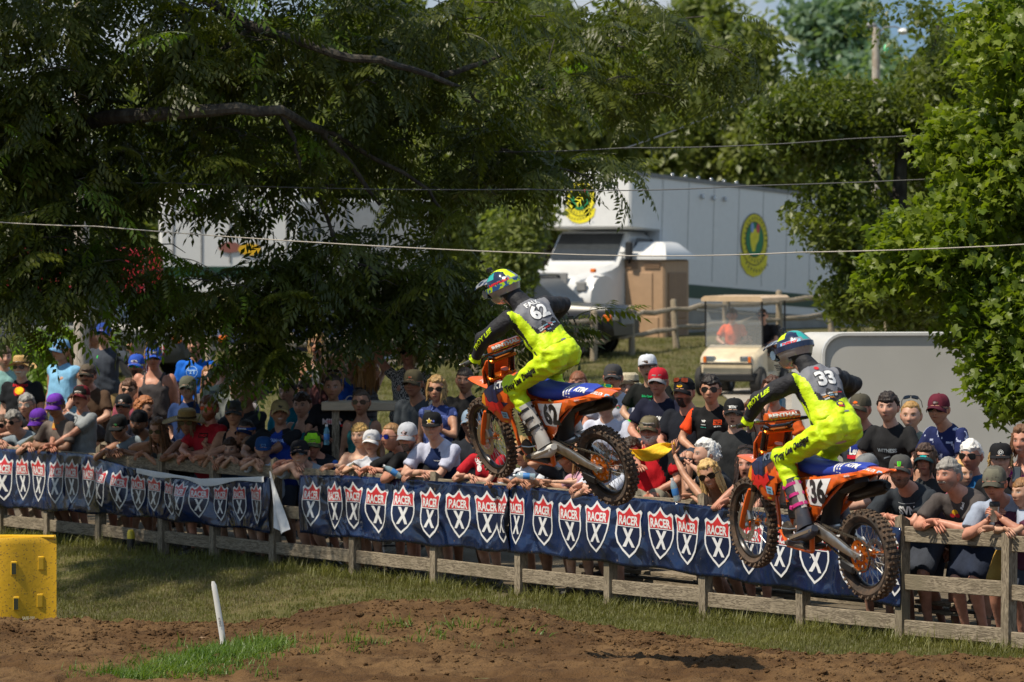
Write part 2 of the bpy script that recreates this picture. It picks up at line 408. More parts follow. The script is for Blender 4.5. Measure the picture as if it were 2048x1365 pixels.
grid_mesh('gravel_road', np.linspace(-45, 60, 106), np.linspace(60, 87, 46),
   lambda X, Y: base_h(X, Y) + .03 - .25 * sst(.0, 1.5, np.abs(Y - 74.5 - (X - 5) * .16) - 10.0), M_GRAVEL,
   lambda X, Y: (X > 3.0))
def edge_y(x):       # far edge of the dirt as seen over the grass
 return np.interp(x, [-12, -5, -3.2, -1.6, .8, 1.6, 2.4, 5, 12], [39.6, 38.9, 38.7, 38.9, 38.6, 37.6, 36.0, 35.3, 34.6])
def dirt_h(X, Y):
 e = edge_y(X) + .10 * n2(X, X * .3, 2.2, 3)
 m = .29 * np.exp(-((X + .75) / 1.25) ** 4 - ((Y - 37.6) / 1.05) ** 2) + .10 * np.exp(-((X + 5) / 2.6) ** 2 - ((Y - 38.0) / .7) ** 2)
 m = m + .020 * np.sin(Y * 11 + X * 1.5 + .5 * n2(X, Y, 1.5, 15)) * sst(36.4, 35.2, Y) + .07 * np.exp(-((X - 2.6) / 2.2) ** 2 - ((Y - 34.6) / .5) ** 2)
 rough = .026 * n2(X, Y * .7, 7.5, 7, 4) + .013 * n2(X, Y, 23, 9, 3)
 lumps = .030 * np.maximum(0, n2(X, Y, 15, 12, 2) - .25)
 return m + .03 + (rough + lumps) * np.clip((e - Y) * 3 + .4, 0, 1) + np.minimum(0, (e - Y)) * .7 + .03 * np.exp(-((Y - 35.2) / .25) ** 2)
grid_mesh('dirt_track', np.concatenate([np.linspace(-30, -6.1, 20), np.linspace(-6, 6, 400), np.linspace(6.1, 30, 20)]),
   np.concatenate([np.linspace(-20, 33, 12), np.linspace(33.2, 40.4, 170)]), dirt_h, M_DIRT)
def clod_mesh(seed):
 mb = MB(); mb.ell((0, 0, .2), (1, .8, .55), 7, 5); rr = random.Random(seed)
 mb.v = [(x * rr.uniform(.75, 1.25), y * rr.uniform(.75, 1.25), z * rr.uniform(.7, 1.3)) for x, y, z in mb.v]
 return mb.mesh('clod', M_DIRT, smooth=False)
clods = [source('clod_source', clod_mesh(i)) for i in range(4)]
n = 9000; X = NR.uniform(-5.6, 5.6, n); Y = edge_y(X) - np.abs(NR.normal(0, 2.0, n)); m_ = Y > 33.3; X, Y = X[m_], Y[m_]
scatter('dirt_clods', np.stack([X, Y, dirt_h(X, Y)], 1), NR.uniform(0, 6.28, (len(X), 3)) * [.1, .1, 1], np.clip(NR.lognormal(-4.45, .45, len(X)), .004, .05), clods)
bpy.data.objects['dirt_clods']['label'] = 'loose brown clods scattered over the dirt track'
bpy.data.objects['dirt_clods']['category'] = 'dirt clods'
G1 = leaf_mat('grass_blade', (.095, .10, .025), (.19, .185, .05), .25, .5)
G2 = leaf_mat('dry_grass_blade', (.11, .095, .045), (.19, .165, .085), .2, .6)
G3 = leaf_mat('bright_grass_blade', (.07, .135, .02), (.14, .20, .04), .35, .45)
def tuft(seed, nb, h, w, m, spread=.05, lean=.6):
 rr = random.Random(seed); mb = MB()
 for _ in range(nb):
  a = rr.uniform(0, 6.28); l = h * rr.uniform(.5, 1.15); le = rr.uniform(.15, lean); x, y = rr.gauss(0, spread), rr.gauss(0, spread)
  dx, dy = math.cos(a), math.sin(a); px_, py_ = -dy * w, dx * w; pts = []
  for t in (0, .4, .75, 1):
   r = le * l * t * t; z = l * t * (1 - .35 * le * t); ww = (1 - t * .95)
   pts.append(((x + dx * r - px_ * ww, y + dy * r - py_ * ww, z), (x + dx * r + px_ * ww, y + dy * r + py_ * ww, z)))
  vs = [p for q in pts for p in q]; mb.add(vs, [(0, 1, 3, 2), (2, 3, 5, 4), (4, 5, 7, 6)])
 return source('grass_source', mb.mesh('grass', m, smooth=False, fix=False))
T_short = [tuft(i, 16, .055, .0035, G1) for i in range(3)]; T_dry = [tuft(10 + i, 14, .045, .003, G2) for i in range(2)]
T_tall = [tuft(20 + i, 12, .16, .005, G1, .05, .9) for i in range(2)]; T_br = [tuft(30 + i, 14, .12, .006, G3, .05, 1.1) for i in range(3)]
n = 52000; t = NR.uniform(-4, 19, n); d = -NR.uniform(0, 1, n) * NR.uniform(.3, 11, n) + NR.uniform(0, .4, n)
X = FA.x + FU.x * t + FN.x * d; Y = FA.y + FU.y * t + FN.y * d
k = (Y > edge_y(X) - .15) & (np.abs(X / Y) < .14); X, Y, t, d = X[k], Y[k], t[k], d[k]
bare = n2(X, Y, 1.3, 21, 2); shade = sst(4.5, 8, t)
sel = NR.uniform(0, 1, len(X)); keep = ~((bare > .2) & (shade > .4) & (sel < .7)); X, Y, d, t, sel, shade = X[keep], Y[keep], d[keep], t[keep], sel[keep], shade[keep]
idx = np.where(sel < .3 + .35 * shade, 3 + NR.randint(0, 2, len(X)), NR.randint(0, 3, len(X)))
edge = (d > -.35) & (NR.uniform(0, 1, len(X)) < .16); idx = np.where(edge, 5 + NR.randint(0, 2, len(X)), idx)
o = scatter('grass', np.stack([X, Y, base_h(X, Y) + .005], 1), np.stack([NR.normal(0, .1, len(X)), NR.normal(0, .1, len(X)), NR.uniform(0, 6.28, len(X))], 1),
  NR.uniform(.6, 1.25, len(X)), T_short + T_dry + T_tall, idx=idx)
tag(o, 'short patchy grass between the wooden fence and the dirt', 'grass')
n = 520; Y = NR.uniform(33.9, 36.6, n); X = NR.normal(-2.65, 1, n) * 0 + -2.45 + (Y - 35.5) * .34 + NR.normal(0, 1, n) * (.34 - .09 * (Y - 34))
X2 = NR.normal(-1.2, .8, 40); Y2 = NR.uniform(36.0, 36.9, 40); X = np.r_[X, X2]; Y = np.r_[Y, Y2]; n = len(X)
o = scatter('weed_patch', np.stack([X, Y, dirt_h(X, Y) - .01], 1), np.stack([NR.normal(0, .2, len(X)), NR.normal(0, .2, len(X)), NR.uniform(0, 6.28, len(X))], 1),
  NR.uniform(.6, 1.3, len(X)), T_br)
tag(o, 'bright green grass patch growing on the dirt around the white stake', 'grass')
n = 26000; X = NR.uniform(-16, 30, n); Y = NR.uniform(58, 103, n); k = ~((X > 3) & (np.abs(Y - 74.5 - (X - 5) * .16) < 10.3)); X, Y = X[k], Y[k]
o = scatter('verge_grass', np.stack([X, Y, base_h(X, Y)], 1), np.stack([X * 0, X * 0, NR.uniform(0, 6.28, len(X))], 1), NR.uniform(1.2, 2.6, len(X)), T_short + T_dry[:1])
tag(o, 'mown grass verge below the split rail fence', 'grass')
# ---------------------------------------------------------------- wood
def wood_mat(name, c1, c2, c3, stretch, coords='Object'):
 m = bpy.data.materials.new(name); m.use_nodes = True; nt = m.node_tree; b = nt.nodes['Principled BSDF']
 b.inputs['Roughness'].default_value = .9; b.inputs['Specular IOR Level'].default_value = .15
 tc = nt.nodes.new('ShaderNodeTexCoord'); oi = nt.nodes.new('ShaderNodeObjectInfo')
 mp = nt.nodes.new('ShaderNodeMapping'); mp.inputs['Scale'].default_value = stretch
 av = nt.nodes.new('ShaderNodeVectorMath'); av.operation = 'ADD'; sc = nt.nodes.new('ShaderNodeVectorMath'); sc.operation = 'SCALE'; sc.inputs['Scale'].default_value = 40
 cb = nt.nodes.new('ShaderNodeCombineXYZ'); [nt.links.new(oi.outputs['Random'], cb.inputs[i]) for i in range(3)]
 nt.links.new(cb.outputs[0], sc.inputs[0]); nt.links.new(tc.outputs[coords], av.inputs[0]); nt.links.new(sc.outputs[0], av.inputs[1]); nt.links.new(av.outputs[0], mp.inputs['Vector'])
 w = nt.nodes.new('ShaderNodeTexNoise'); w.inputs['Scale'].default_value = 4; w.inputs['Detail'].default_value = 3; w.inputs['Distortion'].default_value = .6
 nt.links.new(mp.outputs[0], w.inputs['Vector'])
 ms = nt.nodes.new('ShaderNodeMath'); ms.operation = 'MULTIPLY'; ms.inputs[1].default_value = 26; nt.links.new(w.outputs['Fac'], ms.inputs[0])
 si = nt.nodes.new('ShaderNodeMath'); si.operation = 'SINE'; nt.links.new(ms.outputs[0], si.inputs[0])
 fine = nt.nodes.new('ShaderNodeTexNoise'); fine.inputs['Scale'].default_value = 22; fine.inputs['Detail'].default_value = 6; nt.links.new(mp.outputs[0], fine.inputs['Vector'])
 big = nt.nodes.new('ShaderNodeTexNoise'); big.inputs['Scale'].default_value = 2.5; big.inputs['Detail'].default_value = 4; nt.links.new(av.outputs[0], big.inputs['Vector'])
 ad = nt.nodes.new('ShaderNodeMath'); ad.operation = 'MULTIPLY_ADD'; ad.inputs[1].default_value = .16; nt.links.new(si.outputs[0], ad.inputs[0]); nt.links.new(fine.outputs['Fac'], ad.inputs[2])
 r = nt.nodes.new('ShaderNodeValToRGB'); r.color_ramp.elements[0].position = .3; r.color_ramp.elements[1].position = .68
 r.color_ramp.elements[0].color = tuple(c1) + (1,); r.color_ramp.elements[1].color = tuple(c2) + (1,); nt.links.new(ad.outputs[0], r.inputs['Fac'])
 mx = nt.nodes.new('ShaderNodeMixRGB'); r2 = nt.nodes.new('ShaderNodeValToRGB'); r2.color_ramp.elements[0].position = .5; r2.color_ramp.elements[1].position = .72
 nt.links.new(big.outputs['Fac'], r2.inputs['Fac']); nt.links.new(r2.outputs['Color'], mx.inputs['Fac']); nt.links.new(r.outputs['Color'], mx.inputs['Color1']); mx.inputs['Color2'].default_value = tuple(c3) + (1,)
 nt.links.new(mx.outputs[0], b.inputs['Base Color'])
 bp = nt.nodes.new('ShaderNodeBump'); bp.inputs['Strength'].default_value = .5; bp.inputs['Distance'].default_value = .006
 nt.links.new(ad.outputs[0], bp.inputs['Height']); nt.links.new(bp.outputs[0], b.inputs['Normal']); return m
WD = (.13, .105, .075), (.33, .275, .20), (.19, .16, .11)
M_RAIL = wood_mat('weathered_rail', *WD, (1.2, 9, 9)); M_POST = wood_mat('weathered_post', *WD, (9, 9, 1.2))
M_LOG = wood_mat('split_log', (.20, .16, .11), (.42, .35, .26), (.28, .23, .16), (1.5, 8, 8))
# ---------------------------------------------------------------- rail fence
FPOSTS = [5, 98, 201, 327, 430, 549, 710, 872, 1042, 1221, 1412, 1607, 1805, 2017, 2245]
FANG = math.atan2(FU.y, FU.x)
def topz(px): return float(np.interp(px, [0, 200, 550, 1200, 1412, 1805, 2017], [1.09, 1.09, 1.12, 1.12, 1.10, 1.055, 1.03]))
fence = empty('rail_fence', (FA.x, FA.y, 0), (0, 0, FANG), 'weathered wooden three-rail spectator fence along the grass beside the track', 'fence')
FM = Matrix.Translation((FA.x, FA.y, 0)) @ Euler((0, 0, FANG)).to_matrix().to_4x4(); FMI = FM.inverted()
def fs(px):                                                       # distance along the fence for a photo column
 p = FL(px); return (p - FA).dot(FU)
for i, px in enumerate(FPOSTS):
 rr = random.Random(i); s0 = fs(px); hb = topz(px) + rr.uniform(.05, .12); g = float(base_h(FL(px).x, FL(px).y))
 mb = MB(); w = .048; a, b_ = (rr.uniform(.0, .05), rr.uniform(-.03, .02))
 vs = [(-w, -w, -.3), (w, -w, -.3), (w, w, -.3), (-w, w, -.3), (-w, -w, hb - .06), (w, -w, hb - .06 - a), (w, w, hb - a), (-w, w, hb)]
 mb.add(vs, [(3, 2, 1, 0), (4, 5, 6, 7), (0, 1, 5, 4), (1, 2, 6, 5), (2, 3, 7, 6), (3, 0, 4, 7)])
 o = mb.build('post', M_POST, fence, smooth=False); o.location = (s0, 0, g); o.rotation_euler = (rr.gauss(0, .012), rr.gauss(0, .015), rr.gauss(0, .03))
for i in range(len(FPOSTS) - 1):
 a, b_ = fs(FPOSTS[i]), fs(FPOSTS[i + 1])
 za, zb = topz(FPOSTS[i]), topz(FPOSTS[i + 1])
 for zo in (0, -.42, -.82):
  rr = random.Random(i * 7 + int(zo * 100)); L_ = abs(b_ - a) - .094
  mb = MB(); mb.box((0, 0, 0), (L_, .036, .135), bev=.005)
  o = mb.build('rail', M_RAIL, fence, smooth=False)
  o.location = ((a + b_) / 2, rr.uniform(-.006, .006), (za + zb) / 2 - .068 + zo); o.rotation_euler = (rr.gauss(0, .01), math.atan2(za - zb, abs(b_ - a)) + rr.gauss(0, .004), 0)
a, b_ = fs(2300), fs(-260)
# ---------------------------------------------------------------- banners
def banner_mat():
 m = bpy.data.materials.new('banner_vinyl'); m.use_nodes = True; nt = m.node_tree; b = nt.nodes['Principled BSDF']
 b.inputs['Roughness'].default_value = .14; b.inputs['Specular IOR Level'].default_value = .75
 g = nt.nodes.new('ShaderNodeNewGeometry'); n = nt.nodes.new('ShaderNodeTexNoise'); n.inputs['Scale'].default_value = 2.2; n.inputs['Detail'].default_value = 5
 nt.links.new(g.outputs['Position'], n.inputs['Vector']); r = nt.nodes.new('ShaderNodeValToRGB')
 r.color_ramp.elements[0].color = (.004, .009, .030, 1); r.color_ramp.elements[1].color = (.008, .024, .095, 1); r.color_ramp.elements[0].position = .35; r.color_ramp.elements[1].position = .7
 nt.links.new(n.outputs['Fac'], r.inputs['Fac'])
 sp = nt.nodes.new('ShaderNodeTexNoise'); sp.inputs['Scale'].default_value = 26; sp.inputs['Detail'].default_value = 3; nt.links.new(g.outputs['Position'], sp.inputs['Vector']); sr_ = nt.nodes.new('ShaderNodeValToRGB'); sr_.color_ramp.elements[0].position = .69; sr_.color_ramp.elements[1].position = .74
 nt.links.new(sp.outputs['Fac'], sr_.inputs['Fac']); mm = nt.nodes.new('ShaderNodeMixRGB'); nt.links.new(sr_.outputs['Color'], mm.inputs['Fac']); nt.links.new(r.outputs['Color'], mm.inputs['Color1']); mm.inputs['Color2'].default_value = (.16, .10, .06, 1); nt.links.new(mm.outputs[0], b.inputs['Base Color'])
 n2_ = nt.nodes.new('ShaderNodeTexNoise'); n2_.inputs['Scale'].default_value = 2.3; n2_.inputs['Detail'].default_value = 1.5; n2_.inputs['Distortion'].default_value = 1.3; nt.links.new(g.outputs['Position'], n2_.inputs['Vector'])
 bp = nt.nodes.new('ShaderNodeBump'); bp.inputs['Strength'].default_value = .8; bp.inputs['Distance'].default_value = .11; nt.links.new(n2_.outputs['Fac'], bp.inputs['Height']); nt.links.new(bp.outputs[0], b.inputs['Normal'])
 return m
M_BAN = banner_mat()
M_BWHITE = plain('print_white', (.72, .72, .72), .3, var=.05); M_BRED = plain('print_red', (.55, .03, .035), .3, var=.08); M_BBACK = plain('banner_back', (.68, .69, .70), .5, var=.06, bump=.5, bscale=8)
M_BNAVY = plain('print_navy', (.006, .012, .045), .25, var=.1)
SHO = [(-.5, .34), (-.36, .43), (-.26, .5), (-.2, .44), (-.1, .39), (0, .385), (.1, .39), (.2, .44), (.26, .5), (.36, .43), (.5, .34)]
def shield_outline(k=1.0):
 top = [(-.5, .36), (-.43, .40), (-.36, .38), (-.28, .35), (-.20, .36), (-.10, .42), (0, .5), (.10, .42), (.20, .36), (.28, .35), (.36, .38), (.43, .40), (.5, .36)]
 right = [(.455, .22), (.475, .05), (.46, -.08), (.38, -.24), (.22, -.38), (0, -.5)]
 left = [(-x, y) for x, y in right[:-1]][::-1]
 return [(x * k, y * k) for x, y in (top + right + left)]
SH_O = shield_outline(); SH_I = [(x * .88, y * .88 - .005) for x, y in shield_outline()]
sh_white = fill2d(SH_O); sh_navy = fill2d([(x, y) for x, y in SH_I if y < .13] + [(-.405, .12)][:0])
top_i = [(x, y) for x, y in SH_I if y >= .13]
head = [p for p in SH_I[:13]] + [(.405, .09), (-.405, .09)]
body = [(.41, .07)] + [p for p in SH_I[13:] if p[1] < .06][:] + [(-.41, .07)]
sh_head = fill2d(head); sh_body = fill2d(body)
def banner(px0, px1, emblems, ztop, zbot, seed, label, amp=.018, topfold=None):
 s0, s1 = fs(px0), fs(px1); ea = []
 pr = random.Random(seed); fr = [(pr.uniform(2, 5), pr.uniform(0, 6.28), pr.uniform(-2.5, 2.5), pr.uniform(.5, 1)) for _ in range(5)] + [(pr.uniform(8, 14), pr.uniform(0, 6.28), pr.uniform(-6, 6), pr.uniform(.2, .4)) for _ in range(4)]
 postS = [fs(p) for p in FPOSTS]
 def S(s, v, off=0.0):                                          # v 0 bottom .. 1 top
  f = (s - s0) / (s1 - s0); px = px0 + (px1 - px0) * f
  zt = float(np.interp(px, *ztop)); zb = float(np.interp(px, *zbot))
  y = .062; slack = .35 + .65 * (1 - abs(2 * v - 1) ** 2)
  for (k, ph, kv, a) in fr: y += amp * a * math.sin(k * s + ph + kv * v) * slack
  dmin = min(abs(s - q) for q in postS)
  y = max(y, .056 + .010 * (1 - min(1, dmin / .2)))
  sx = s + .012 * math.sin(9 * v + 5 * s + seed)
  z = zb + (zt - zb) * v + .012 * math.sin(6.5 * s + seed) * (1 - v)
  return Vector((sx, y + off, z))
 ns = max(8, int(abs(s1 - s0) / .035)); nv = 20
 rings = [[S(s0 + (s1 - s0) * i / ns, j / nv) for j in range(nv + 1)] for i in range(ns + 1)]
 mb = MB(); mb.loft(rings, closed=False, caps=False)
 root = empty('banner', FM @ Vector((s0, .05, .4)), (0, 0, FANG), label, 'banner', 'vinyl banners tied along the rail fence')
 def loc(v): return v - Vector((s0, .05, .4))
 mb.v = [tuple(loc(Vector(p))) for p in mb.v]
 sheet = mb.build('vinyl_sheet', M_BAN, root)
 sol = sheet.modifiers.new('thickness', 'SOLIDIFY'); sol.thickness = .002; sol.offset = -1
 for (ep, wpx) in emblems:
  c = fs(ep); zt = float(np.interp(ep, *ztop)); zb = float(np.interp(ep, *zbot)); H = (zt - zb) * .78; vc = .52
  w = abs(fs(ep - wpx / 2) - fs(ep + wpx / 2))
  shp = [(sh_white, 0, 0), (sh_body, 2, 1), (sh_head, 1, 1), (xf2d(text2d('RACER', .035), .172, .165, 0, .190), 0, 2), (xf2d(text2d('X', .045), .34, .33, 0, -.125), 0, 2)]
  mbe = MB()
  for sh, mi, lay in shp:
   sh = cut2d(sh, .12); vs = []
   for x, y in sh[0]:
    ss = c - x * w; v = vc + y * .78                      # to the right in the picture is -s
    lo, hi = min(s0, s1), max(s0, s1); ss = min(max(ss, lo + .004), hi - .004)
    vs.append(loc(S(ss, v, .0045 + .002 * lay)))
   mbe.add(vs, sh[1], mi)
  mbe.build('shield_emblem', [M_BWHITE, M_BRED, M_BNAVY], root, smooth=True, fix=False)
 return root, S, loc
bA, SA, lA = banner(-60, 552, [(p, 28) for p in (-14, 21, 55, 87, 123, 153, 187, 220, 256, 286, 318, 352, 384, 416, 451, 489, 526)],
 ([-60, 205, 290, 430, 552], [1.06, 1.08, .97, .91, 1.0]), ([-60, 0, 300, 552], [.36, .36, .42, .40]), 3,
 'leftmost blue shield banner, crumpled, with its top edge folded over', .036)
bB, SB, lB = banner(608, 1030, [(634, 36), (680, 30), (719, 38), (768, 41), (819, 43), (872, 45), (928, 48), (985, 50), (1021, 40)],
 ([608, 700, 1030], [1.04, 1.08, 1.11]), ([608, 1030], [.42, .45]), 5, 'middle blue shield banner hanging below the shaded spectators', .028)
bC, SC_, lC = banner(1026, 1812, [(1044, 30), (1097, 46), (1155, 48), (1209, 45), (1268, 54), (1332, 52), (1385, 48), (1447, 54), (1513, 52), (1577, 54), (1641, 56), (1712, 56), (1800, 54)],
 ([1026, 1400, 1812], [1.12, 1.08, 1.02]), ([1026, 1400, 1812], [.46, .43, .33]), 8, 'rightmost blue shield banner, taut and sunlit behind the landing motorcycle', .016)
mb = MB(); rings = []
for i in range(60):
 s = fs(285 + (545 - 285) * i / 59); a = SA(s, 1.0, .004); dr = .05 + .03 * math.sin(i * .23) * math.sin(i * .05)
 rings.append([lA(a), lA(a + Vector((0, .018, .006))), lA(a + Vector((0, .026, -.012))), lA(a + Vector((0, .022, -dr)))])
mb.loft(rings, closed=False, caps=False); mb.build('folded_edge', M_BBACK, bA)
mb = MB(); rows = []
c0 = fs(552); c1 = fs(612)
for i in range(9):
 t_ = i / 8; w = .03 + .24 * t_ ; cx = c0 + (c1 - c0) * (.02 + .45 * t_)
 rows.append([lA(Vector((cx + w * .5 * q, .085 + .03 * math.sin(4 * q + 3 * t_) * t_ + .02 * t_, 1.06 - .60 * t_ - .07 * t_ * (1 - abs(q)) ))) for q in np.linspace(-1, 1, 9)])
mb.loft(rows, closed=False, caps=False); mb.build('hanging_corner', M_BBACK, bA)
# ---------------------------------------------------------------- yellow barrier, stake
M_YEL = mat('yellow_plastic', (.72, .42, .008), .42, var=.05, vscale=3, bump=.15, bscale=18)
M_YEL2 = mat('yellow_plastic_muddy', (.66, .38, .01), .5, vscale=60, color2=(.20, .11, .03), mix=(.60, .66), bump=.1, bscale=30)
bar = empty('water_barrier', (-4.90, 39.9, -.12), (0, 0, R(6)), 'yellow plastic crowd barrier speckled with mud, standing behind the dirt at left', 'barrier')
def bprof(x):
 return .055 + .045 * math.sin(x * 7.5 + .6)
mb = MB(); H = .88; ny = 24
xsb = np.linspace(-1.0, .62, 49)
fr = [];
for x in xsb:
 yb = -.16 - bprof(x); fr.append((x, yb))
outl = fr + [(x, -y + .02) for x, y in fr[::-1]]
zr = [(-.1, .97), (.0, 1), (.40, 1), (.82, 1), (.86, .985), (.88, .95)]
rings = []
for z, k in zr:
 rings.append([(x * (1 if abs(k - 1) < 1e-6 else (1 - (1 - k) * .3)), y * k, z) for x, y in outl])
mb.loft(rings); body_b = mb.build('body', M_YEL2, bar)
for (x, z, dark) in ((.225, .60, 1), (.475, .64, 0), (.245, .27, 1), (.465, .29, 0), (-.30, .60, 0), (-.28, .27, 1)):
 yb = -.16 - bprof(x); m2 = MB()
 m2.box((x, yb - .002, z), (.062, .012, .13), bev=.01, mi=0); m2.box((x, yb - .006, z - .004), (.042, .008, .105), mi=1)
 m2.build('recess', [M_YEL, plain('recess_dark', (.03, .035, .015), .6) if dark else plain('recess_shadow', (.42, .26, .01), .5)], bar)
mb = MB(); mb.tube([(-1.0, -.2, .885), (-.6, -.12, .89), (-.2, -.18, .89), (.2, -.08, .885), (.6, -.18, .885)], .018, 8); mb.build('top_rib', M_YEL, bar)
d_ = decal('moulded_mark', [(xf2d(text2d('SAFE-250', .03), .022, .03), plain('mark_white', (.55, .5, .35), .6))], (.36, -.275, .135), (1, 0, 0), (0, 0, 1), bar)
stake = empty('track_stake', P(445, 1302, 36.7), (0, 0, 0), 'thin white plastic track marker stake leaning left in the grass patch', 'marker stake')
M_STK = mat('stake_white', (.72, .71, .68), .5, var=.03, color2=(.28, .2, .14), mix=(.60, .78), vscale=7)
mb = MB(); rings = []
for z, dx, w in ((-.06, .01, .02), (.0, .005, .030), (.04, .0, .022), (.08, .004, .024), (.2, -.012, .027), (.5, -.062, .024), (.57, -.075, .022), (.60, -.082, .012)):
 rings.append([(dx + w * math.cos(a), w * .45 * math.sin(a), z) for a in np.linspace(0, 2 * math.pi, 9)[:-1]])
mb.loft(rings); mb.build('shaft', M_STK, stake)
decal('stake_lettering', [(xf2d(text2d('DUNLOP', .03), .014, .016, 0, 0, R(97)), plain('ink', (.05, .05, .06), .6))], (-.022, -.016, .25), (1, 0, 0), (0, 0, 1), stake)
for k, (px, py, Y, s_) in enumerate(((536, 1258, 38.6, .035), (404, 1281, 37.3, .06))):
 mb = MB(); mb.ell((0, 0, 0), (s_, s_ * .7, s_ * .5), 8, 6); rr = random.Random(k); mb.v = [(x * rr.uniform(.8, 1.2), y, z * rr.uniform(.8, 1.2)) for x, y, z in mb.v]
 o = mb.build('stone', plain('pale_stone', (.42, .37, .30) if k == 0 else (.3, .2, .12), .9), smooth=False); o.location = P(px, py, Y)
 tag(o, ['small pale stone lying on the dirt right of the white stake', 'flat tan stone lying on the dirt left of the white stake'][k], 'stone')
bp_ = FL(262, -.12); r = empty('drink_flask', (bp_.x, bp_.y, .0), (0, 0, 0), 'black flask with yellow top standing in the grass under the rail', 'bottle')
mb = MB(); mb.lathe([(.001, 0), (.045, 0), (.047, .02), (.045, .17), (.001, .17)], None, 14); mb.build('flask_body', plain('flask_black', (.015, .015, .016), .4), r)
mb = MB(); mb.lathe([(.046, .171), (.044, .24), (.030, .27), (.001, .275)], None, 14); mb.build('flask_top', plain('flask_yellow', (.5, .42, .03), .4), r)
# ================================================================= PEOPLE: builders
_Q = []
def queue_remesh(mb, voxel, smooth, cb):
 me = bpy.data.meshes.new('tmp'); me.from_pydata(mb.v, [], mb.f)
 bm = bmesh.new(); bm.from_mesh(me); bmesh.ops.recalc_face_normals(bm, faces=bm.faces); bm.to_mesh(me); bm.free()
 o = bpy.data.objects.new('tmp', me); COL.objects.link(o)
 md = o.modifiers.new('r', 'REMESH'); md.mode = 'VOXEL'; md.voxel_size = voxel; md.adaptivity = 0
 if smooth:
  ms = o.modifiers.new('s', 'SMOOTH'); ms.factor = .5; ms.iterations = smooth
 _Q.append((o, cb))
def flush_remesh():
 if not _Q: return
 dg = bpy.context.evaluated_depsgraph_get(); out = []
 for o, cb in _Q:
  me = o.evaluated_get(dg).to_mesh()
  n = len(me.vertices); v = np.empty(n * 3); me.vertices.foreach_get('co', v); v = v.reshape(-1, 3)
  nl = len(me.loops); li = np.empty(nl, dtype=np.int64); me.loops.foreach_get('vertex_index', li)
  nr = np.empty(n * 3); me.vertices.foreach_get('normal', nr)
  f = li.reshape(-1, 4) if nl == 4 * len(me.polygons) else None
  out.append((v, f, nr.reshape(-1, 3), cb)); o.to_mesh_clear() if False else None
 for o, cb in _Q:
  me = o.data; COL.objects.unlink(o); bpy.data.objects.remove(o); bpy.data.meshes.remove(me)
 _Q.clear()
 for v, f, nr, cb in out: cb(v, f, nr)
def np_mesh(name, v, f, mats, col=None, mi=None, smooth=True):
 """v (n,3); f: (m,4) array or list of tuples"""
 me = bpy.data.meshes.new(name)
 if isinstance(f, np.ndarray):
  me.vertices.add(len(v)); me.vertices.foreach_set('co', np.ascontiguousarray(v, dtype=np.float32).ravel())
  k = f.shape[1]; me.loops.add(len(f) * k); me.loops.foreach_set('vertex_index', f.ravel().astype(np.int32))
  me.polygons.add(len(f)); me.polygons.foreach_set('loop_start', np.arange(len(f), dtype=np.int32) * k); me.polygons.foreach_set('loop_total', np.full(len(f), k, dtype=np.int32))
  me.update(calc_edges=True)
 else: me.from_pydata([tuple(p) for p in v], [], f)
 for m in (mats if isinstance(mats, (list, tuple)) else [mats]): me.materials.append(m)
 if mi is not None: me.polygons.foreach_set('material_index', np.asarray(mi, dtype=np.int32))
 me.polygons.foreach_set('use_smooth', np.full(len(me.polygons), smooth))
 if col is not None:
  a = me.color_attributes.new('col', 'FLOAT_COLOR', 'POINT'); c = np.ones((len(v), 4), dtype=np.float32); c[:, :3] = col
  a.data.foreach_set('color', c.ravel())
 me.update(); return me
def quads(f):   # (m,4) list or tuple faces -> array of quads; tris repeat the last corner are avoided
 return f
def skin_material():
 m = bpy.data.materials.new('skin'); m.use_nodes = True; nt = m.node_tree; b = nt.nodes['Principled BSDF']
 a = nt.nodes.new('ShaderNodeAttribute'); a.attribute_name = 'col'; n = nt.nodes.new('ShaderNodeTexNoise'); n.inputs['Scale'].default_value = 18
 g = nt.nodes.new('ShaderNodeNewGeometry'); nt.links.new(g.outputs['Position'], n.inputs['Vector'])
 mx = nt.nodes.new('ShaderNodeMixRGB'); mx.blend_type = 'MULTIPLY'; r = nt.nodes.new('ShaderNodeValToRGB')
 r.color_ramp.elements[0].color = (.78, .72, .7, 1); r.color_ramp.elements[1].color = (1.0, 1, 1, 1); r.color_ramp.elements[0].position = .3; r.color_ramp.elements[1].position = .65
 nt.links.new(n.outputs['Fac'], r.inputs['Fac']); nt.links.new(a.outputs['Color'], mx.inputs['Color1']); nt.links.new(r.outputs['Color'], mx.inputs['Color2']); mx.inputs['Fac'].default_value = 1
 nt.links.new(mx.outputs[0], b.inputs['Base Color']); b.inputs['Roughness'].default_value = .48; b.inputs['Specular IOR Level'].default_value = .4
 return m
M_SKIN = skin_material()
SKINS = {'fair': (.60, .35, .25), 'tan': (.50, .265, .165), 'red': (.55, .265, .18), 'dark': (.33, .17, .105), 'kid': (.60, .36, .245)}
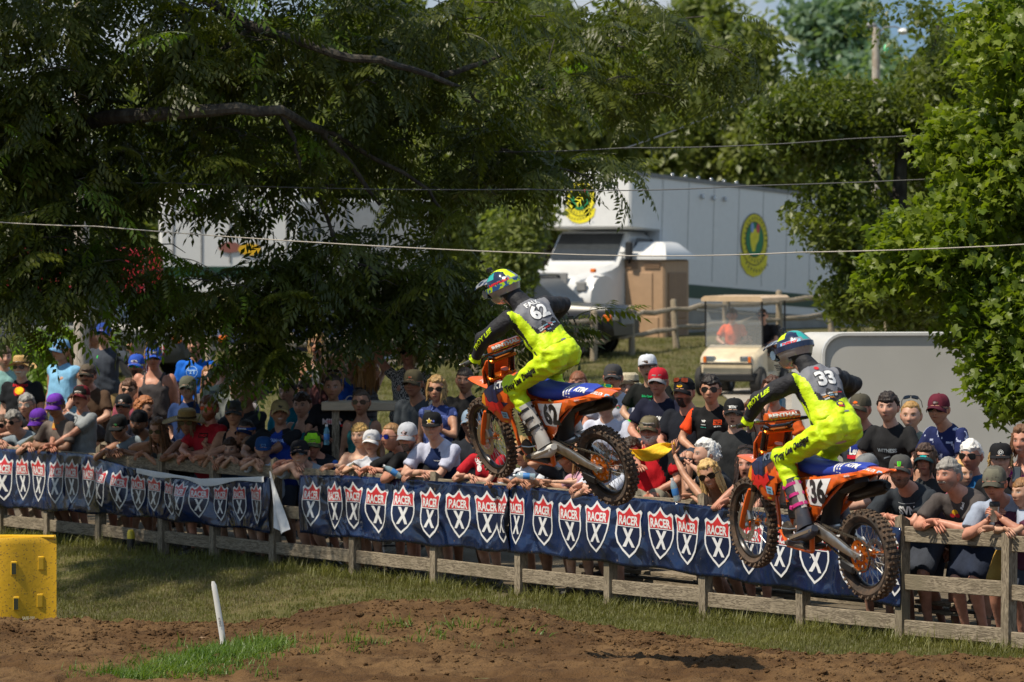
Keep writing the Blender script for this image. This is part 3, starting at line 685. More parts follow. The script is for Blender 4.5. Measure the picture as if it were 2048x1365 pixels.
# ---- head: a sculpted grid in head space (face towards -Y, centre mid-head, metres)
def _head_grid(nu=48, nv=42):
 tu = np.linspace(-1, 1, nu + 1)[:-1]; a = np.pi * (0.52 * tu + 0.48 * tu ** 3)       # 0 = front
 tv = np.linspace(-1, 1, nv); b = (np.pi / 2 - 1e-3) * (0.72 * tv + 0.28 * tv ** 3)
 A, B = np.meshgrid(a, b); dx = np.sin(A) * np.cos(B); dy = -np.cos(A) * np.cos(B); dz = np.sin(B)
 return dx, dy, dz, nu, nv
HDX, HDY, HDZ, HNU, HNV = _head_grid()
_i = np.arange(HNV - 1)[:, None] * HNU; _j = np.arange(HNU)[None, :]
HF = np.stack([_i + _j, _i + (_j + 1) % HNU, _i + HNU + (_j + 1) % HNU, _i + HNU + _j], -1).reshape(-1, 4)
def g_(x, s): return np.exp(-(x / s) ** 2)
def head_points(jaw=1.0, nose=1.0, mouth=0.0, female=False, fat=0.0):
 dx, dy, dz = HDX.ravel(), HDY.ravel(), HDZ.ravel()
 x = .077 * dx; y = .097 * dy; z = .118 * dz
 y = np.where(y > 0, y * 1.02, y)
 t = sst(-.01, -.115, z)
 x = x * (1 - (.26 - .06 * (jaw - 1) - .08 * fat + (.05 if female else 0)) * t) * (1 + .10 * fat * sst(.02, -.05, z))
 y = np.where(y > 0, y * (1 - .50 * t), y * (1 + .10 * t))
 front = np.clip(-dy, 0, 1)
 y = y + .010 * g_(z - .06, .05) * front * 0 - .002 * front
 y = y - .005 * g_(np.abs(x) - .028, .02) * g_(z - .030, .010) * front                 # brow
 y = y + .010 * g_(np.abs(x) - .032, .017) * g_(z - .010, .013) * front                # sockets
 y = y - .0045 * g_(np.abs(x) - .031, .011) * g_(z - .008, .007) * front               # eyeballs
 y = y - .005 * g_(np.abs(x) - .045, .02) * g_(z + .018, .018) * front                 # cheeks
 ramp = np.where(z > -.026, sst(.028, -.024, z), sst(-.040, -.028, z))
 y = y - (.021 * nose) * g_(x, .0095 + .008 * sst(.01, -.026, z)) * ramp * front       # nose
 y = y - .006 * g_(x, .024) * (g_(z + .049, .006) + g_(z + .060, .007)) * front        # lips
 y = y + .005 * g_(x, .02) * g_(z + .072, .007) * front
 y = y - (.007 * jaw) * g_(x, .022) * g_(z + .096, .018) * front                       # chin
 if mouth:
  y = y + .014 * mouth * g_(x, .016) * g_(z + .058, .008 + .004 * mouth) * front
  z = np.where(z < -.06, z - .010 * mouth * front, z)
 return np.stack([x, y, z], 1)
def head_colors(p, skin, brow, lips, stubble=None, eye=(.05, .04, .03), mouth=0.0, smile=False, squint=1.0):
 x, y, z = p.T; front = HDY.ravel() < -.25
 c = np.tile(np.array(skin), (len(x), 1))
 def blend(mask, col, k=1.0):
  nonlocal c
  w = np.clip(mask, 0, 1)[:, None] * k; c = c * (1 - w) + np.array(col) * w
 ruddy = (skin[0] * 1.05, skin[1] * .72, skin[2] * .66)
 blend(g_(x, .014) * g_(z + .018, .014) * front, ruddy, .5); blend(g_(np.abs(x) - .042, .016) * g_(z + .022, .014) * front, ruddy, .45)
 if stubble is not None:
  m = front * sst(-.028, -.045, z) * (1 - g_(x, .016) * g_(z + .055, .006)); blend(m, stubble, .55)
  side = (HDY.ravel() < .2) * sst(-.01, -.05, z) * (np.abs(x) > .045); blend(side, stubble, .5)
 blend(np.clip(1.6 - ((np.abs(x) - .031) / .017) ** 2 - ((z - .009) / .0095) ** 2, 0, 1) * front, (skin[0] * .42, skin[1] * .34, skin[2] * .34), .75)
 blend((((np.abs(x) - .031) / .0125) ** 2 + ((z - .0085) / (.0052 * squint)) ** 2 < 1.2) * front, (.42, .40, .38))
 blend((((np.abs(x) - .0305) / .0058) ** 2 + ((z - .0085) / .0056) ** 2 < 1.2) * front, eye)
 blend(np.clip(1.5 - ((np.abs(x) - .032) / .018) ** 2 - ((z - .0285 + .003 * np.abs(np.abs(x) - .032) / .015) / .0052) ** 2, 0, 1) * front, brow, .9)
 blend(np.clip(1.4 - (x / .023) ** 2 - ((z + .0545) / .0085) ** 2, 0, 1) * front, lips, .85)
 if mouth: blend(np.clip(1.5 - (x / .017) ** 2 - ((z + .058) / (.007 + .006 * mouth)) ** 2, 0, 1) * front, (.05, .012, .012))
 elif smile: blend(np.clip(1.5 - (x / .019) ** 2 - ((z + .0555) / .0048) ** 2, 0, 1) * front, (.62, .58, .52))
 else: blend(g_(x, .02) * (np.abs(z + .0545) < .0022) * front, (lips[0] * .35, lips[1] * .3, lips[2] * .3))
 blend(g_(np.abs(x) - .009, .004) * g_(z + .036, .003) * front, (skin[0] * .3, skin[1] * .2, skin[2] * .2), .9)
 return c
def ears_mb(mb):
 for s in (-1, 1):
  mb.ell((s * .079, .012, -.004), (.011, .019, .032), 8, 6, rot=(0, s * .15, s * -.35))
HP_BASE = head_points()
def scalp_mask(p, style):
 x, y, z = p.T
 if style in ('short', 'crew', 'gray', 'bald'):
  lim = np.where(y < 0, .066 + y * .25, .066 - y * 1.35); lim = np.where(np.abs(x) > .055, np.minimum(lim, .045 - (y + .03) * 1.1), lim)
 else:
  lim = np.where(y < -.03, .068, .060 - (y + .03) * 1.9)
 return z - lim
def hair_shell(style, vol=.012, seed=0, mask_off=0.0, base=None):
 p = HP_BASE if base is None else base; m = scalp_mask(p, style) - mask_off
 m = m + .010 * np.array([noise.noise(Vector(q) * 38 + Vector((0, seed, 3))) for q in p]); w = sst(-.006, .012, m); rs = np.random.RandomState(seed)
 nrm = p / np.array([.077 ** 2, .097 ** 2, .118 ** 2]); nrm /= np.linalg.norm(nrm, axis=1)[:, None]
 no = np.array([noise.noise(Vector(q) * 55 + Vector((seed, 0, 0))) for q in p])
 off = (vol * (.75 + .75 * no) + .003) * w - .004 * (1 - w)
 fz = HF[(w[HF] > 0).any(1)]
 return p + nrm * off[:, None], fz
def strands(mb, n, length, seed, spread=.02, side=None, start=.02, width=.011, wave=.012, ang=(-2.45, 2.45), rootz=.03):
 rr = random.Random(seed)
 for i in range(n):
  a = rr.uniform(*ang) if side is None else side + rr.gauss(0, .25)               # 0 = back of head
  r0x, r0y = .074, .092
  x, y = r0x * math.sin(a), r0y * math.cos(a); z = rr.uniform(rootz - .02, rootz + .05)
  pts = []; L = length * rr.uniform(.75, 1.1); ph = rr.uniform(0, 6)
  for t in (0, .25, .5, .75, 1):
   k = 1.06 + spread * t * 6 * rr.uniform(.8, 1.2)
   pts.append((x * k + wave * math.sin(ph + 5 * t) * t, y * k + .02 * (t if y > 0 else -t * .2) + wave * math.cos(ph + 4 * t) * t * .5, z - L * t))
  w = width * rr.uniform(.7, 1.2)
  mb.tube(pts, [(w, w * .45), (w * 1.1, w * .5), (w, w * .5), (w * .8, w * .4), (w * .25, w * .2)], 5, up=(math.sin(a), math.cos(a), 0))
def cap_mb(kind='cap', backward=False, tilt=0.0):
 """crown (0), brim (1), front panel (2)"""
 mb = MB(); rx, ry, rz = .086, .106, .098; cz = .028; n = 24; rings = []
 for k in range(8):
  ph = (math.pi / 2) * k / 7; kk = 1 if kind != 'flat' else 1.0
  r = math.cos(ph) ** (.62 if kind != 'flat' else .42); h = math.sin(ph) * rz * (1.0 if kind != 'flat' else .98)
  rings.append([(rx * r * math.sin(2*math.pi*j/n), .006 + ry * r * -math.cos(2*math.pi*j/n) * (1 if -math.cos(2*math.pi*j/n) > 0 else .96), cz + h) for j in range(n)])
 mb.loft(rings[:-1] + [[(p[0] * .02, p[1] * .02, rings[-1][0][2]) for p in rings[-2]]])
 mb.ell((0, .006, cz + rz + .001), (.008, .008, .004), 6, 4)
 for f_i, f in enumerate(mb.f):
  c = np.mean([mb.v[q] for q in f], 0)
  if c[1] < -.045 and c[2] < cz + .085: mb.m[f_i] = 2
 top = []; bot = []; m = 13
 droop = .020 if kind != 'flat' else .003
 for i in range(m):
  u = -1 + 2 * i / (m - 1); a = u * 1.12; bx, by = rx * math.sin(a), .006 - ry * math.cos(a)
  ext = .078 * (1 - abs(u) ** 2.6); zz = cz + .008 - droop * u * u * 1.3
  top.append([(bx * (1.0 + .04 * q), by - ext * q, zz - .014 * q - (droop * .9) * abs(u) ** 1.5 * q) for q in (0, .35, .7, 1)])
 mb.loft([[p for p in r] + [(p[0], p[1] + .001, p[2] - .004) for p in reversed(r)] for r in top], mi=1)
 if backward: mb.v = [(-x, -y + .01, z) for x, y, z in mb.v]
 return mb
def straw_mb(wide=.185, crown=.085, flatness=.0):
 mb = MB(); n = 28; R0 = .088
 prof = [(wide, .0), (wide * .93, -.006), (wide * .75, .0), (R0 + .01, .012), (R0, .018), (R0 * .99, .05), (R0 * .93, .085 + flatness), (R0 * .7, .103 + flatness), (R0 * .35, .100 + flatness), (.001, .098 + flatness)]
 vs = []
 for (r, z) in prof:
  for j in range(n):
   a = 2 * math.pi * j / n; k = max(0, (r - R0) / (wide - R0)); zz = z + .028 * k * math.cos(2 * a) + .010 * k * math.sin(3 * a + 1)
   vs.append((r * math.sin(a), .004 - r * 1.12 * math.cos(a), zz + .030))
 fs_ = [(i*n+j, i*n+(j+1) % n, (i+1)*n+(j+1) % n, (i+1)*n+j) for i in range(len(prof) - 1) for j in range(n)]
 mb.add(vs, fs_, 0); return mb
def glasses_mb(big=1.0):
 mb = MB()
 for s in (-1, 1):
  c = Vector((s * .032, -.100, .007)); w, h = .027 * big, .0185 * big
  pts = [(w * math.copysign(abs(math.cos(a)) ** .6, math.cos(a)), h * math.copysign(abs(math.sin(a)) ** .6, math.sin(a)) * (1 + .12 * s * math.cos(a))) for a in np.linspace(0, 2*math.pi, 13)[:-1]]
  f = [(c.x + x, c.y + .35 * (abs(c.x + x)) ** 2 * 12, c.z + z) for x, z in pts]; b = [(q[0], q[1] + .004, q[2]) for q in f]
  mb.loft([f, b], mi=0)
  ri = [(c.x + x * 1.1, c.y + .003 + .35 * (abs(c.x + x)) ** 2 * 12, c.z + z * 1.12) for x, z in pts]
  mb.loft([ri, [(q[0], q[1] + .003, q[2]) for q in ri]], mi=1)
  mb.tube([(s * .057, -.088, .012), (s * .078, -.045, .013), (s * .084, .015, .008)], .0028, 5, mi=1)
 mb.box((0, -.104, .012), (.014, .005, .005), mi=1)
 return mb
# ---- hand: wrist at origin, +X fingers, +Y thumb side, +Z back of the hand
def hand_mb(mb, M, curl=.5, sc=1.0, spread=.06, n=6, thumb=.6, mirror=False, mi=0, thick=1.0):
 S = Matrix.Diagonal((sc, -sc if mirror else sc, sc, 1)); T = mb.M; mb.M = T @ M @ S
 k = thick
 mb.tube([(-.012, 0, 0), (.015, 0, 0), (.045, 0, 0), (.080, -.001, -.002), (.092, -.001, -.004)], [(.018*k, .026*k), (.016*k, .032*k), (.015*k, .039*k), (.013*k, .040*k), (.009*k, .036*k)], 10, mi=mi, up=(0, 0, 1))
 for i, (y, L, r) in enumerate(((.029, .072, .0088), (.010, .080, .0092), (-.010, .074, .0088), (-.028, .058, .0076))):
  a = spread * (1.5 - i); p = Vector((.082, y, -.001)); pts = [p - Vector((.02, 0, 0))]; d = 0.0; pts.append(p.copy())
  for j, (fr, cu) in enumerate(((.44, .55), (.31, 1.0), (.25, .8))):
   d += curl * cu * (1 + .08 * i); p = p + Vector((math.cos(d) * math.cos(a), math.sin(a), -math.sin(d))) * L * fr * 1.0; pts.append(p.copy())
  mb.tube(pts, [r*.9*k, r*1.02*k, r*k, r*.92*k, r*.6*k], n, mi=mi)
 t0 = Vector((.022, .026, -.004)); d1 = Vector((.75, .62 * (1.2 - thumb * .5), -.25 - thumb * .35)).normalized(); d2 = Vector((.93, .10, -.3 - thumb * .5)).normalized()
 mb.tube([t0 - d1 * .018, t0, t0 + d1 * .032, t0 + d1 * .032 + d2 * .026, t0 + d1 * .032 + d2 * .046], [.012*k, .0135*k, .0115*k, .0105*k, .006*k], n, mi=mi)
 mb.M = T
def ik(S, T, a, b, hint):
 d = T - S; L = d.length
 if L > (a + b) * .995: T = S + d * ((a + b) * .995 / L); d = T - S; L = d.length
 L = max(L, abs(a - b) + .02); x = (a * a - b * b + L * L) / (2 * L); h = math.sqrt(max(0, a * a - x * x)); u = d.normalized()
 p = hint - u * hint.dot(u); p = p.normalized() if p.length > 1e-5 else u.orthogonal().normalized()
 return S + u * x + p * h, T
def ring_ell(c, ax, ay, rx, ry, n=14, p=2.3):
 out = []
 for j in range(n):
  a = 2 * math.pi * j / n; ca, sa = math.cos(a), math.sin(a)
  out.append(c + ax * (rx * math.copysign(abs(ca) ** (2 / p), ca)) + ay * (ry * math.copysign(abs(sa) ** (2 / p), sa)))
 return out
TORSO = [(-.13, .09, .085, .0), (-.06, .150, .112, -.005), (.02, .163, .118, .0), (.12, .146, .106, .008), (.22, .152, .112, .010), (.32, .164, .120, .010), (.385, .164, .108, .002), (.43, .130, .084, -.008), (.468, .086, .066, -.012), (.50, .062, .058, -.010)]
def torso_rings(pel, U, Rt, Fw, s, infl=0.0, belly=0.0, female=False, t0=-9, t1=9, wide=1.0):
 out = []
 for (t, w, dp, f) in TORSO:
  if t < t0 or t > t1: continue
  if female:
   w *= (.90 if t > .25 else (.86 if t > .08 else 1.03)); dp *= .92
  b = belly * max(0, 1 - abs(t - .10) / .24)
  w = w * wide + .045 * b; dp = dp * (1 + .15 * (wide - 1)) + .060 * b; f = f + .050 * b
  out.append(ring_ell(pel + U * t * s + Fw * f * s, Rt, Fw, (w + infl) * s, (dp + infl) * s))
 return out
PEOPLE = []
def M_of(o, X, Y, Z): return frame(o, X, Y, Z)
def person(name_label, px, py, d, s=1.0, pose='lean', by=-35, hy=0, hp=0, hr=0, skin='fair', shirt=('tee', '#444444'), pants=('shorts', '#3a3f4a'),
   hair=('short', '#3a2a1c'), hat=None, glasses=None, beard=None, mouth=0, smile=False, female=False, belly=.2, hands=None, seed=None,
   prints=(), wide=1.0, hatprint=None, group='spectators behind the rail fence', floor=None, knees=None, extra=None, H=None, spine=None, shoes='#3c3a38', hsc=1.0, lam=None, fingers=.7):
 seed = len(PEOPLE) if seed is None else seed; rr = random.Random(seed * 13 + 5)
 if H is None:
  d = d - (.20 if pose == 'lean' else 0); q = FL(px, d); H = P(px, py, q.y); H.x = (px - 1024) / FPX * q.y
 Z = Vector((0, 0, 1)); fb = Vector((math.sin(R(by)), -math.cos(R(by)), 0)); Rt = Vector((math.cos(R(by)), math.sin(R(by)), 0))
 s *= 1.05; H0 = H; onrail = d is not None and pose != 'sit'
 hR = Euler((0, 0, R(hy))).to_matrix() @ Euler((R(-hp), R(hr), 0)).to_matrix()
 hs = s ** .45 * hsc * 1.17
 kid = s < .90
 lf = .0
 if lam is not None: lam_ = R(lam)
 elif pose == 'lean': lam_ = None
 elif pose in ('sit',): lam_ = R(14)
 else: lam_ = R(4)
 def nbase(l): return H - Z * (.116 * hs + .012 * s) * math.cos(l * .5) - fb * (.030 + .12 * math.sin(l)) * s
 lam0 = lam_
 for _t in range(3):
  fl = 0.03
  if lam0 is None:
   nb = nbase(R(35)); need = (nb.z - fl - .88 * s) / (.5 * s)
   lam_ = math.acos(min(1, max(.70, need))); nb = nbase(lam_)
  else: nb = nbase(lam_)
  U = (Z * math.cos(lam_) + fb * math.sin(lam_)).normalized(); pel = nb - U * .5 * s
  if not onrail: break
  gap = (pel.x - FA.x) * FN.x + (pel.y - FA.y) * FN.y; g2 = (nb.x - FA.x) * FN.x + (nb.y - FA.y) * FN.y
  sh = max(.24 + .10 * belly - gap, .13 - g2)
  if sh <= .01: break
  d += sh; q = FL(px, d); H = P(px, py, q.y)
 if pose == 'sit': fl = pel.z - .09 * s - .42 * s
 else: fl = pel.z - .93 * s
 if floor is not None: fl = floor
 if d is not None and d < .75 and pose != 'sit': fl = min(max(fl, .03), .5) if pel.z - .03 < 1.0 * s else fl
 root_loc = Vector((pel.x, pel.y, max(fl, 0.0))); Fw = Rt.cross(U).normalized()
 root = empty('person', root_loc, (0, 0, 0), name_label, 'person', group)
 PEOPLE.append(root); O = root_loc
 sw = (.158 if female else .172) * wide
 Sh = {1: nb - U * .075 * s + Rt * sw * s + (Fw * .03 * s if pose == 'lean' else Vector((0, 0, 0))), -1: nb - U * .075 * s - Rt * sw * s + (Fw * .03 * s if pose == 'lean' else Vector((0, 0, 0)))}
 ua, fa = .285 * s, .25 * s
 hands = hands or ({'lean': ('rail', 'rail'), 'sit': ('thigh', 'thigh'), 'stand': ('down', 'down')}[pose])
 El = {}; Wr = {}; Hd = {}
 railz = topz(px) + .035
 for side, hname in ((1, hands[0]), (-1, hands[1])):
  S = Sh[side]; hint = Rt * side * .8 - Z * .8 - fb * .2; hdir = None; nrm = None
  if hname == 'rail':
   off = rr.uniform(.10, .22); c = S.copy(); along = Vector((FU.x, FU.y, 0)); fp = FL(px, -.04)
   base = Vector((fp.x, fp.y, 0)); tt = (Vector((S.x, S.y, 0)) - base).dot(along) ; sgn = 1 if Rt.dot(along) * side > 0 else -1
   tt = tt - sgn * off * 1.2
   T = base + along * tt + Z * (railz + .02); T = T + Vector((FN.x, FN.y, 0)) * rr.uniform(-.03, .03); hint = Rt * side * .9 - Z * .5
   hdir = (-Rt * side * .8 + fb * .5 - Z * rr.uniform(.1, .7)).normalized(); nrm = (Z * .8 + fb * .6)
  elif hname == 'down': T = S - Z * .52 * s + Rt * side * .06 * s + fb * .04 * s; hint = -fb + Rt * side * .4; nrm = Rt * side
  elif hname == 'hips': T = pel + Rt * side * .17 * s + U * .06 * s + Fw * .05; hint = Rt * side - fb * .4; nrm = Rt * side
  elif hname == 'thigh': T = pel + fb * (.30 * s) + Rt * side * .10 * s + Z * .06 * s; hint = Rt * side * .8 - Z * .6; hdir = (fb - Z * .3 - Rt * side * .4).normalized(); nrm = Z
  elif hname == 'clasp': T = pel + fb * (.38 * s) + Rt * side * .02 * s + Z * .12 * s; hint = Rt * side * .8 - Z * .6; hdir = (fb * .6 - Rt * side * .8 - Z * .2).normalized(); nrm = Z
  elif hname == 'cross': T = nb - U * .26 * s + Fw * .19 * s - Rt * side * .10 * s; hint = Rt * side * .6 - Z; hdir = -Rt * side; nrm = Fw
  elif hname == 'face': T = H + hR @ Vector((side * .02, -.12, -.085)); hint = Rt * side * .5 - Z; hdir = (Z * .8 - Rt * side * .4).normalized(); nrm = fb
  elif hname == 'cup': T = nb - U * .20 * s + Fw * .26 * s + Rt * side * .05 * s; hint = Rt * side * .7 - Z; hdir = (Fw * .3 - Rt * side * .4 + Z * .6).normalized(); nrm = Rt * side
  elif hname == 'up': T = S + Z * .42 * s + Rt * side * .12 * s; hint = Rt * side; nrm = -fb
  elif hname == 'head': T = H + Vector((0, 0, .03)) + Rt * side * .12; hint = Rt * side + Z * .4; hdir = (-Rt * side + Z * .5).normalized(); nrm = Z
  else:
   q = FL(hname[0], hname[2]); T = P(hname[0], hname[1], q.y); hint = Rt * side * .8 - Z * .6
   if len(hname) > 3: hint = Vector(hname[3])
   nrm = Z * .6 + fb * .5
   if len(hname) > 4: hdir = Vector(hname[4]).normalized()
  E, W = ik(S, T, ua, fa, hint); El[side] = E; Wr[side] = W; Hd[side] = (hdir or (W - E).normalized(), nrm)
 Hi = {1: pel + Rt * .085 * s - U * .04 * s, -1: pel - Rt * .085 * s - U * .04 * s}; Kn = {}; An = {}
 for side in (1, -1):
  if pose == 'sit':
   kn = pel + fb * .40 * s + Rt * side * (.12 + .04 * rr.random()) * s + Z * .02; an = Vector((kn.x, kn.y, fl + .07 * s)) + fb * rr.uniform(-.05, .1) * s
  else:
   ax = pel + Rt * side * rr.uniform(.07, .14) * s; an0 = Vector((ax.x, ax.y, fl + .08 * s)) + fb * (rr.uniform(-.08, .12) * s + .12 * s * math.sin(lam_))
   kn, an = ik(Hi[side], an0, .435 * s, .425 * s, fb)
  Kn[side] = kn; An[side] = an
 # ---------------- body mesh
 sk = np.array(SKINS[skin]) * rr.uniform(.9, 1.1); am = (1 + .18 * (wide - 1) / .15 * .5) * (.84 if female else 1) * (.92 if kid else 1)
 hc = hexc(hair[1]) if hair else (.1, .07, .05)
 hm = Matrix.Translation(H) @ hR.to_4x4() @ Matrix.Scale(hs, 4)
 mb = MB(); mb.loft(torso_rings(pel, U, Rt, Fw, s, 0, belly, female, wide=wide))
 nk0 = nb - U * .03 * s; nk1 = H + hR @ Vector((0, .012, -.06)) * hs; mb.tube([nk0, (nk0 + nk1) / 2, nk1], [.072 * s * wide * (.88 if female else 1), .062 * s * (.88 if female else 1), .060 * s * (.9 if female else 1)], 12)
 for side in (1, -1):
  S, E, W = Sh[side], El[side], Wr[side]
  mb.ell(S - Rt * side * .006 * s, (.053 * s * am, .053 * s * am, .050 * s * am), 10, 6)
  mb.tube([S, S.lerp(E, .35), S.lerp(E, .7), E, E.lerp(W, .25), E.lerp(W, .65), W], [.052*s*am, .053*s*am, .045*s*am, .040*s*am, .043*s*am, .034*s*am, .027*s*am], 10)
  A, K, N = Hi[side], Kn[side], An[side]
  mb.tube([A, A.lerp(K, .4), K, K.lerp(N, .28), K.lerp(N, .7), N], [.086*s, .078*s, .056*s, .060*s, .042*s, .036*s], 10)
 if female and not kid:
  for side in (1, -1): mb.ell(pel + U * .30 * s + Rt * .070 * side * s + Fw * .095 * s, (.055*s, .052*s, .055*s), 10, 6)
 hp_pts = head_points(jaw=.85 if (female or kid) else rr.uniform(.9, 1.2), nose=(.75 if (female or kid) else rr.uniform(.9, 1.25)), mouth=mouth, female=female or kid, fat=max(0, belly - .3))
 brow = tuple(c * .55 for c in hc) if not (hair and hair[1].lower() in ('#d8d6d2', '#bdbab4')) else (.35, .32, .3)
 lips = (sk[0] * .82, sk[1] * (.45 if female else .58), sk[2] * (.5 if female else .62))
 stub = None
 if beard: stub = tuple(np.array(hexc(beard[1])) * .9)
 elif not (female or kid) and rr.random() < .5: stub = tuple(sk * .68)
 cols = head_colors(hp_pts, tuple(sk), brow, lips, stub, mouth=mouth, smile=smile, squint=.8 if not kid else 1.1)
 ex = MB(); ears_mb(ex)
 hmn = np.array(hm); Hv = hp_pts @ hmn[:3, :3].T + hmn[:3, 3]
 Ev = np.array([tuple(hm @ Vector(p)) for p in ex.v])
 hb = MB()
 for side in (1, -1):
  hd, nr = Hd[side]; zz = (nr - hd * nr.dot(hd)).normalized(); yy = zz.cross(hd).normalized()   # thumb side
  want = Rt * -side if hands[0] != 'up' else Z
  hand_mb(hb, frame(Wr[side], hd, yy, zz), curl=rr.uniform(.25, .6) if fingers == .7 else fingers, sc=s ** .6 * (.9 if female else 1.02), mirror=(yy.dot(-Rt * side) + yy.dot(Z) * .6) < 0, n=5)
 def body_cb(v, f, nr):
  n0 = len(v); fl_ = f; V = np.concatenate([v, Hv, Ev, np.array(hb.v)]) - np.array(O)
  allf = [tuple(q) for q in (ex.f)]; off = n0 + len(Hv)
  F = f.tolist() + (HF + n0).tolist() + [tuple(i + off for i in q) for q in ex.f]; off += len(Ev); F += [tuple(i + off for i in q) for q in hb.f]
  C = np.concatenate([np.tile(sk, (n0, 1)), cols, np.tile(sk * [1.0, .82, .8], (len(Ev), 1)), np.tile(sk * [1.02, .92, .9], (len(hb.v), 1))])
  me = np_mesh('body', V, F, M_SKIN, col=C); link('body', me, root)
 queue_remesh(mb, .0225 if s > .8 else .0175, 2, body_cb)
 # ---------------- shirt
 if shirt and shirt[0] != 'none':
  ty = shirt[0]; sm = MB()
  if ty in ('tank',):
   sm.loft(torso_rings(pel, U, Rt, Fw, s, .010, belly, female, t0=-.10, t1=.33, wide=wide))
   top = pel + U * .36 * s; sm.loft([ring_ell(pel + U * .33 * s + Fw * .01 * s, Rt, Fw, .165*s*wide*(.9 if female else 1), .124*s), ring_ell(pel + U * .375 * s, Rt, Fw, .128*s*wide, .122*s)])
   for side in (1, -1):
    sm.tube([pel + U*.34*s + Rt*.085*side*s + Fw*.115*s, pel + U*.43*s + Rt*.098*side*s + Fw*.072*s, pel + U*.470*s + Rt*.105*side*s - Fw*.01*s, pel + U*.42*s + Rt*.10*side*s - Fw*.09*s, pel + U*.33*s + Rt*.09*side*s - Fw*.115*s], [(.024*s, .016*s)]*5 if not female else [(.017*s, .014*s)]*5, 8, up=tuple(U))
  else:
   sm.loft(torso_rings(pel, U, Rt, Fw, s, .013, belly, female, t0=-.09, t1=.45, wide=wide) + [ring_ell(pel + U*.478*s - Fw*.012*s, Rt, Fw, .098*s, .074*s), ring_ell(pel + U*.497*s - Fw*.008*s, Rt, Fw, .074*s, .068*s)])
   hem = torso_rings(pel, U, Rt, Fw, s, .022, belly, female, t0=-.07, t1=.03, wide=wide)
   sm.loft([[p - U * .06 * s for p in hem[0]]] + hem)
   for side in (1, -1):
    S, E, W = Sh[side], El[side], Wr[side]; sm.ell(S - Rt * side * .008 * s, (.064*s*am, .064*s*am, .060*s*am), 10, 6)
    if ty in ('tee', 'polo'): sm.tube([S, S.lerp(E, .35), S.lerp(E, .72)], [.062*s*am, .066*s*am, .070*s*am], 12)
    elif ty == 'cap_sleeve': sm.tube([S, S.lerp(E, .25)], [.066*s*am, .062*s*am], 12)
    elif ty == 'long': sm.tube([S, S.lerp(E, .5), E, E.lerp(W, .5), W], [.066*s, .062*s, .054*s, .048*s, .04*s], 12)
  if ty in ('polo',):
   cc = [pel + U*.487*s + Rt * (.070*math.sin(a)*s) + Fw * (-.008 - .066*math.cos(a)) * s for a in np.linspace(-2.7, 2.7, 12)]
   sm.tube(cc, .014 * s, 6)
  if female and not kid:
   for side in (1, -1): sm.ell(pel + U*.295*s + Rt*.072*side*s + Fw*.080*s, (.070*s, .066*s, .070*s), 10, 6)
  ph = rr.uniform(0, 50); c1 = cloth(shirt[1]); mats = [c1] + [cloth(x) for x in shirt[2:]]
  def shirt_cb(v, f, nr):
   q = (v - np.array(pel)); a = q @ np.array(Rt) / s; b = q @ np.array(U) / s; c = q @ np.array(Fw) / s
   w_ = .0045 * (np.sin(a * 31 + 9 * np.sin(b * 8 + ph) + ph) * np.clip(.5 - b, 0, .5) * 2 + np.sin(b * 38 + a * 24 + 4 * np.sin(c * 17 + ph)) * .7 + np.sin(b * 21 - a * 33 + ph) * .6)
   V = v + nr * w_[:, None] - np.array(O); mi = None
   fc = v[f].mean(1) - np.array(pel); fa_ = fc @ np.array(Rt) / s; fb_ = fc @ np.array(U) / s; ff_ = fc @ np.array(Fw) / s
   if len(mats) > 1:
    mode = extra or 'sleeves'
    if mode == 'sleeves': mi = (np.abs(fa_) > .19).astype(int)
    elif mode == 'side': mi = ((fa_ > .10) & (ff_ < .12)).astype(int)
    elif mode == 'yoke': mi = ((fb_ > .36)).astype(int)
    elif mode == 'shoulder': mi = ((np.abs(fa_) + .7 * (fb_ - .25) > .185) | (fb_ > .47)).astype(int)
    elif mode == 'stripes': mi = (np.mod(fb_ * s + .35 * np.abs(fa_) * 0, .052) < .020).astype(int);
    elif mode == 'tie': nn = np.sin(fa_ * 37 + 3 * np.sin(fb_ * 31)) + np.sin(fb_ * 43 + 3 * np.sin(fa_ * 29 + ff_ * 20)) + np.sin(ff_ * 35 + fb_ * 18); mi = (nn > .75).astype(int)
    elif mode == 'pattern': mi = ((np.mod(fb_ * s, .03) < .015) ^ (np.mod(fa_ * s, .026) < .013)).astype(int)
   me = np_mesh('shirt', V, f, mats, mi=mi); ob = link('shirt', me, root)
   if prints:
    bvh = BVHTree.FromPolygons([tuple(x) for x in V], f.tolist())
    for (where, shapes) in prints:
     ox, oz = (0, .30)
     if isinstance(where, tuple): where, ox, oz = where
     oz += .145 if pose == 'lean' else .07
     if where == 'back': og = pel + U * oz * s - Fw * .30 * s + Rt * ox * s; xd = -Rt
     else: og = pel + U * oz * s + Fw * .30 * s + Rt * ox * s; xd = Rt
     og = og - O
     sh2 = [(xf2d(sh, s), cloth(mm)) for sh, mm in shapes]
     n_ = Vector(xd).cross(U);
     decal('shirt_print', sh2, og, xd, U, root, bvh, off=.004, reach=1.1, step=.03)
  queue_remesh(sm, .0195 if s > .8 else .016, 2, shirt_cb)
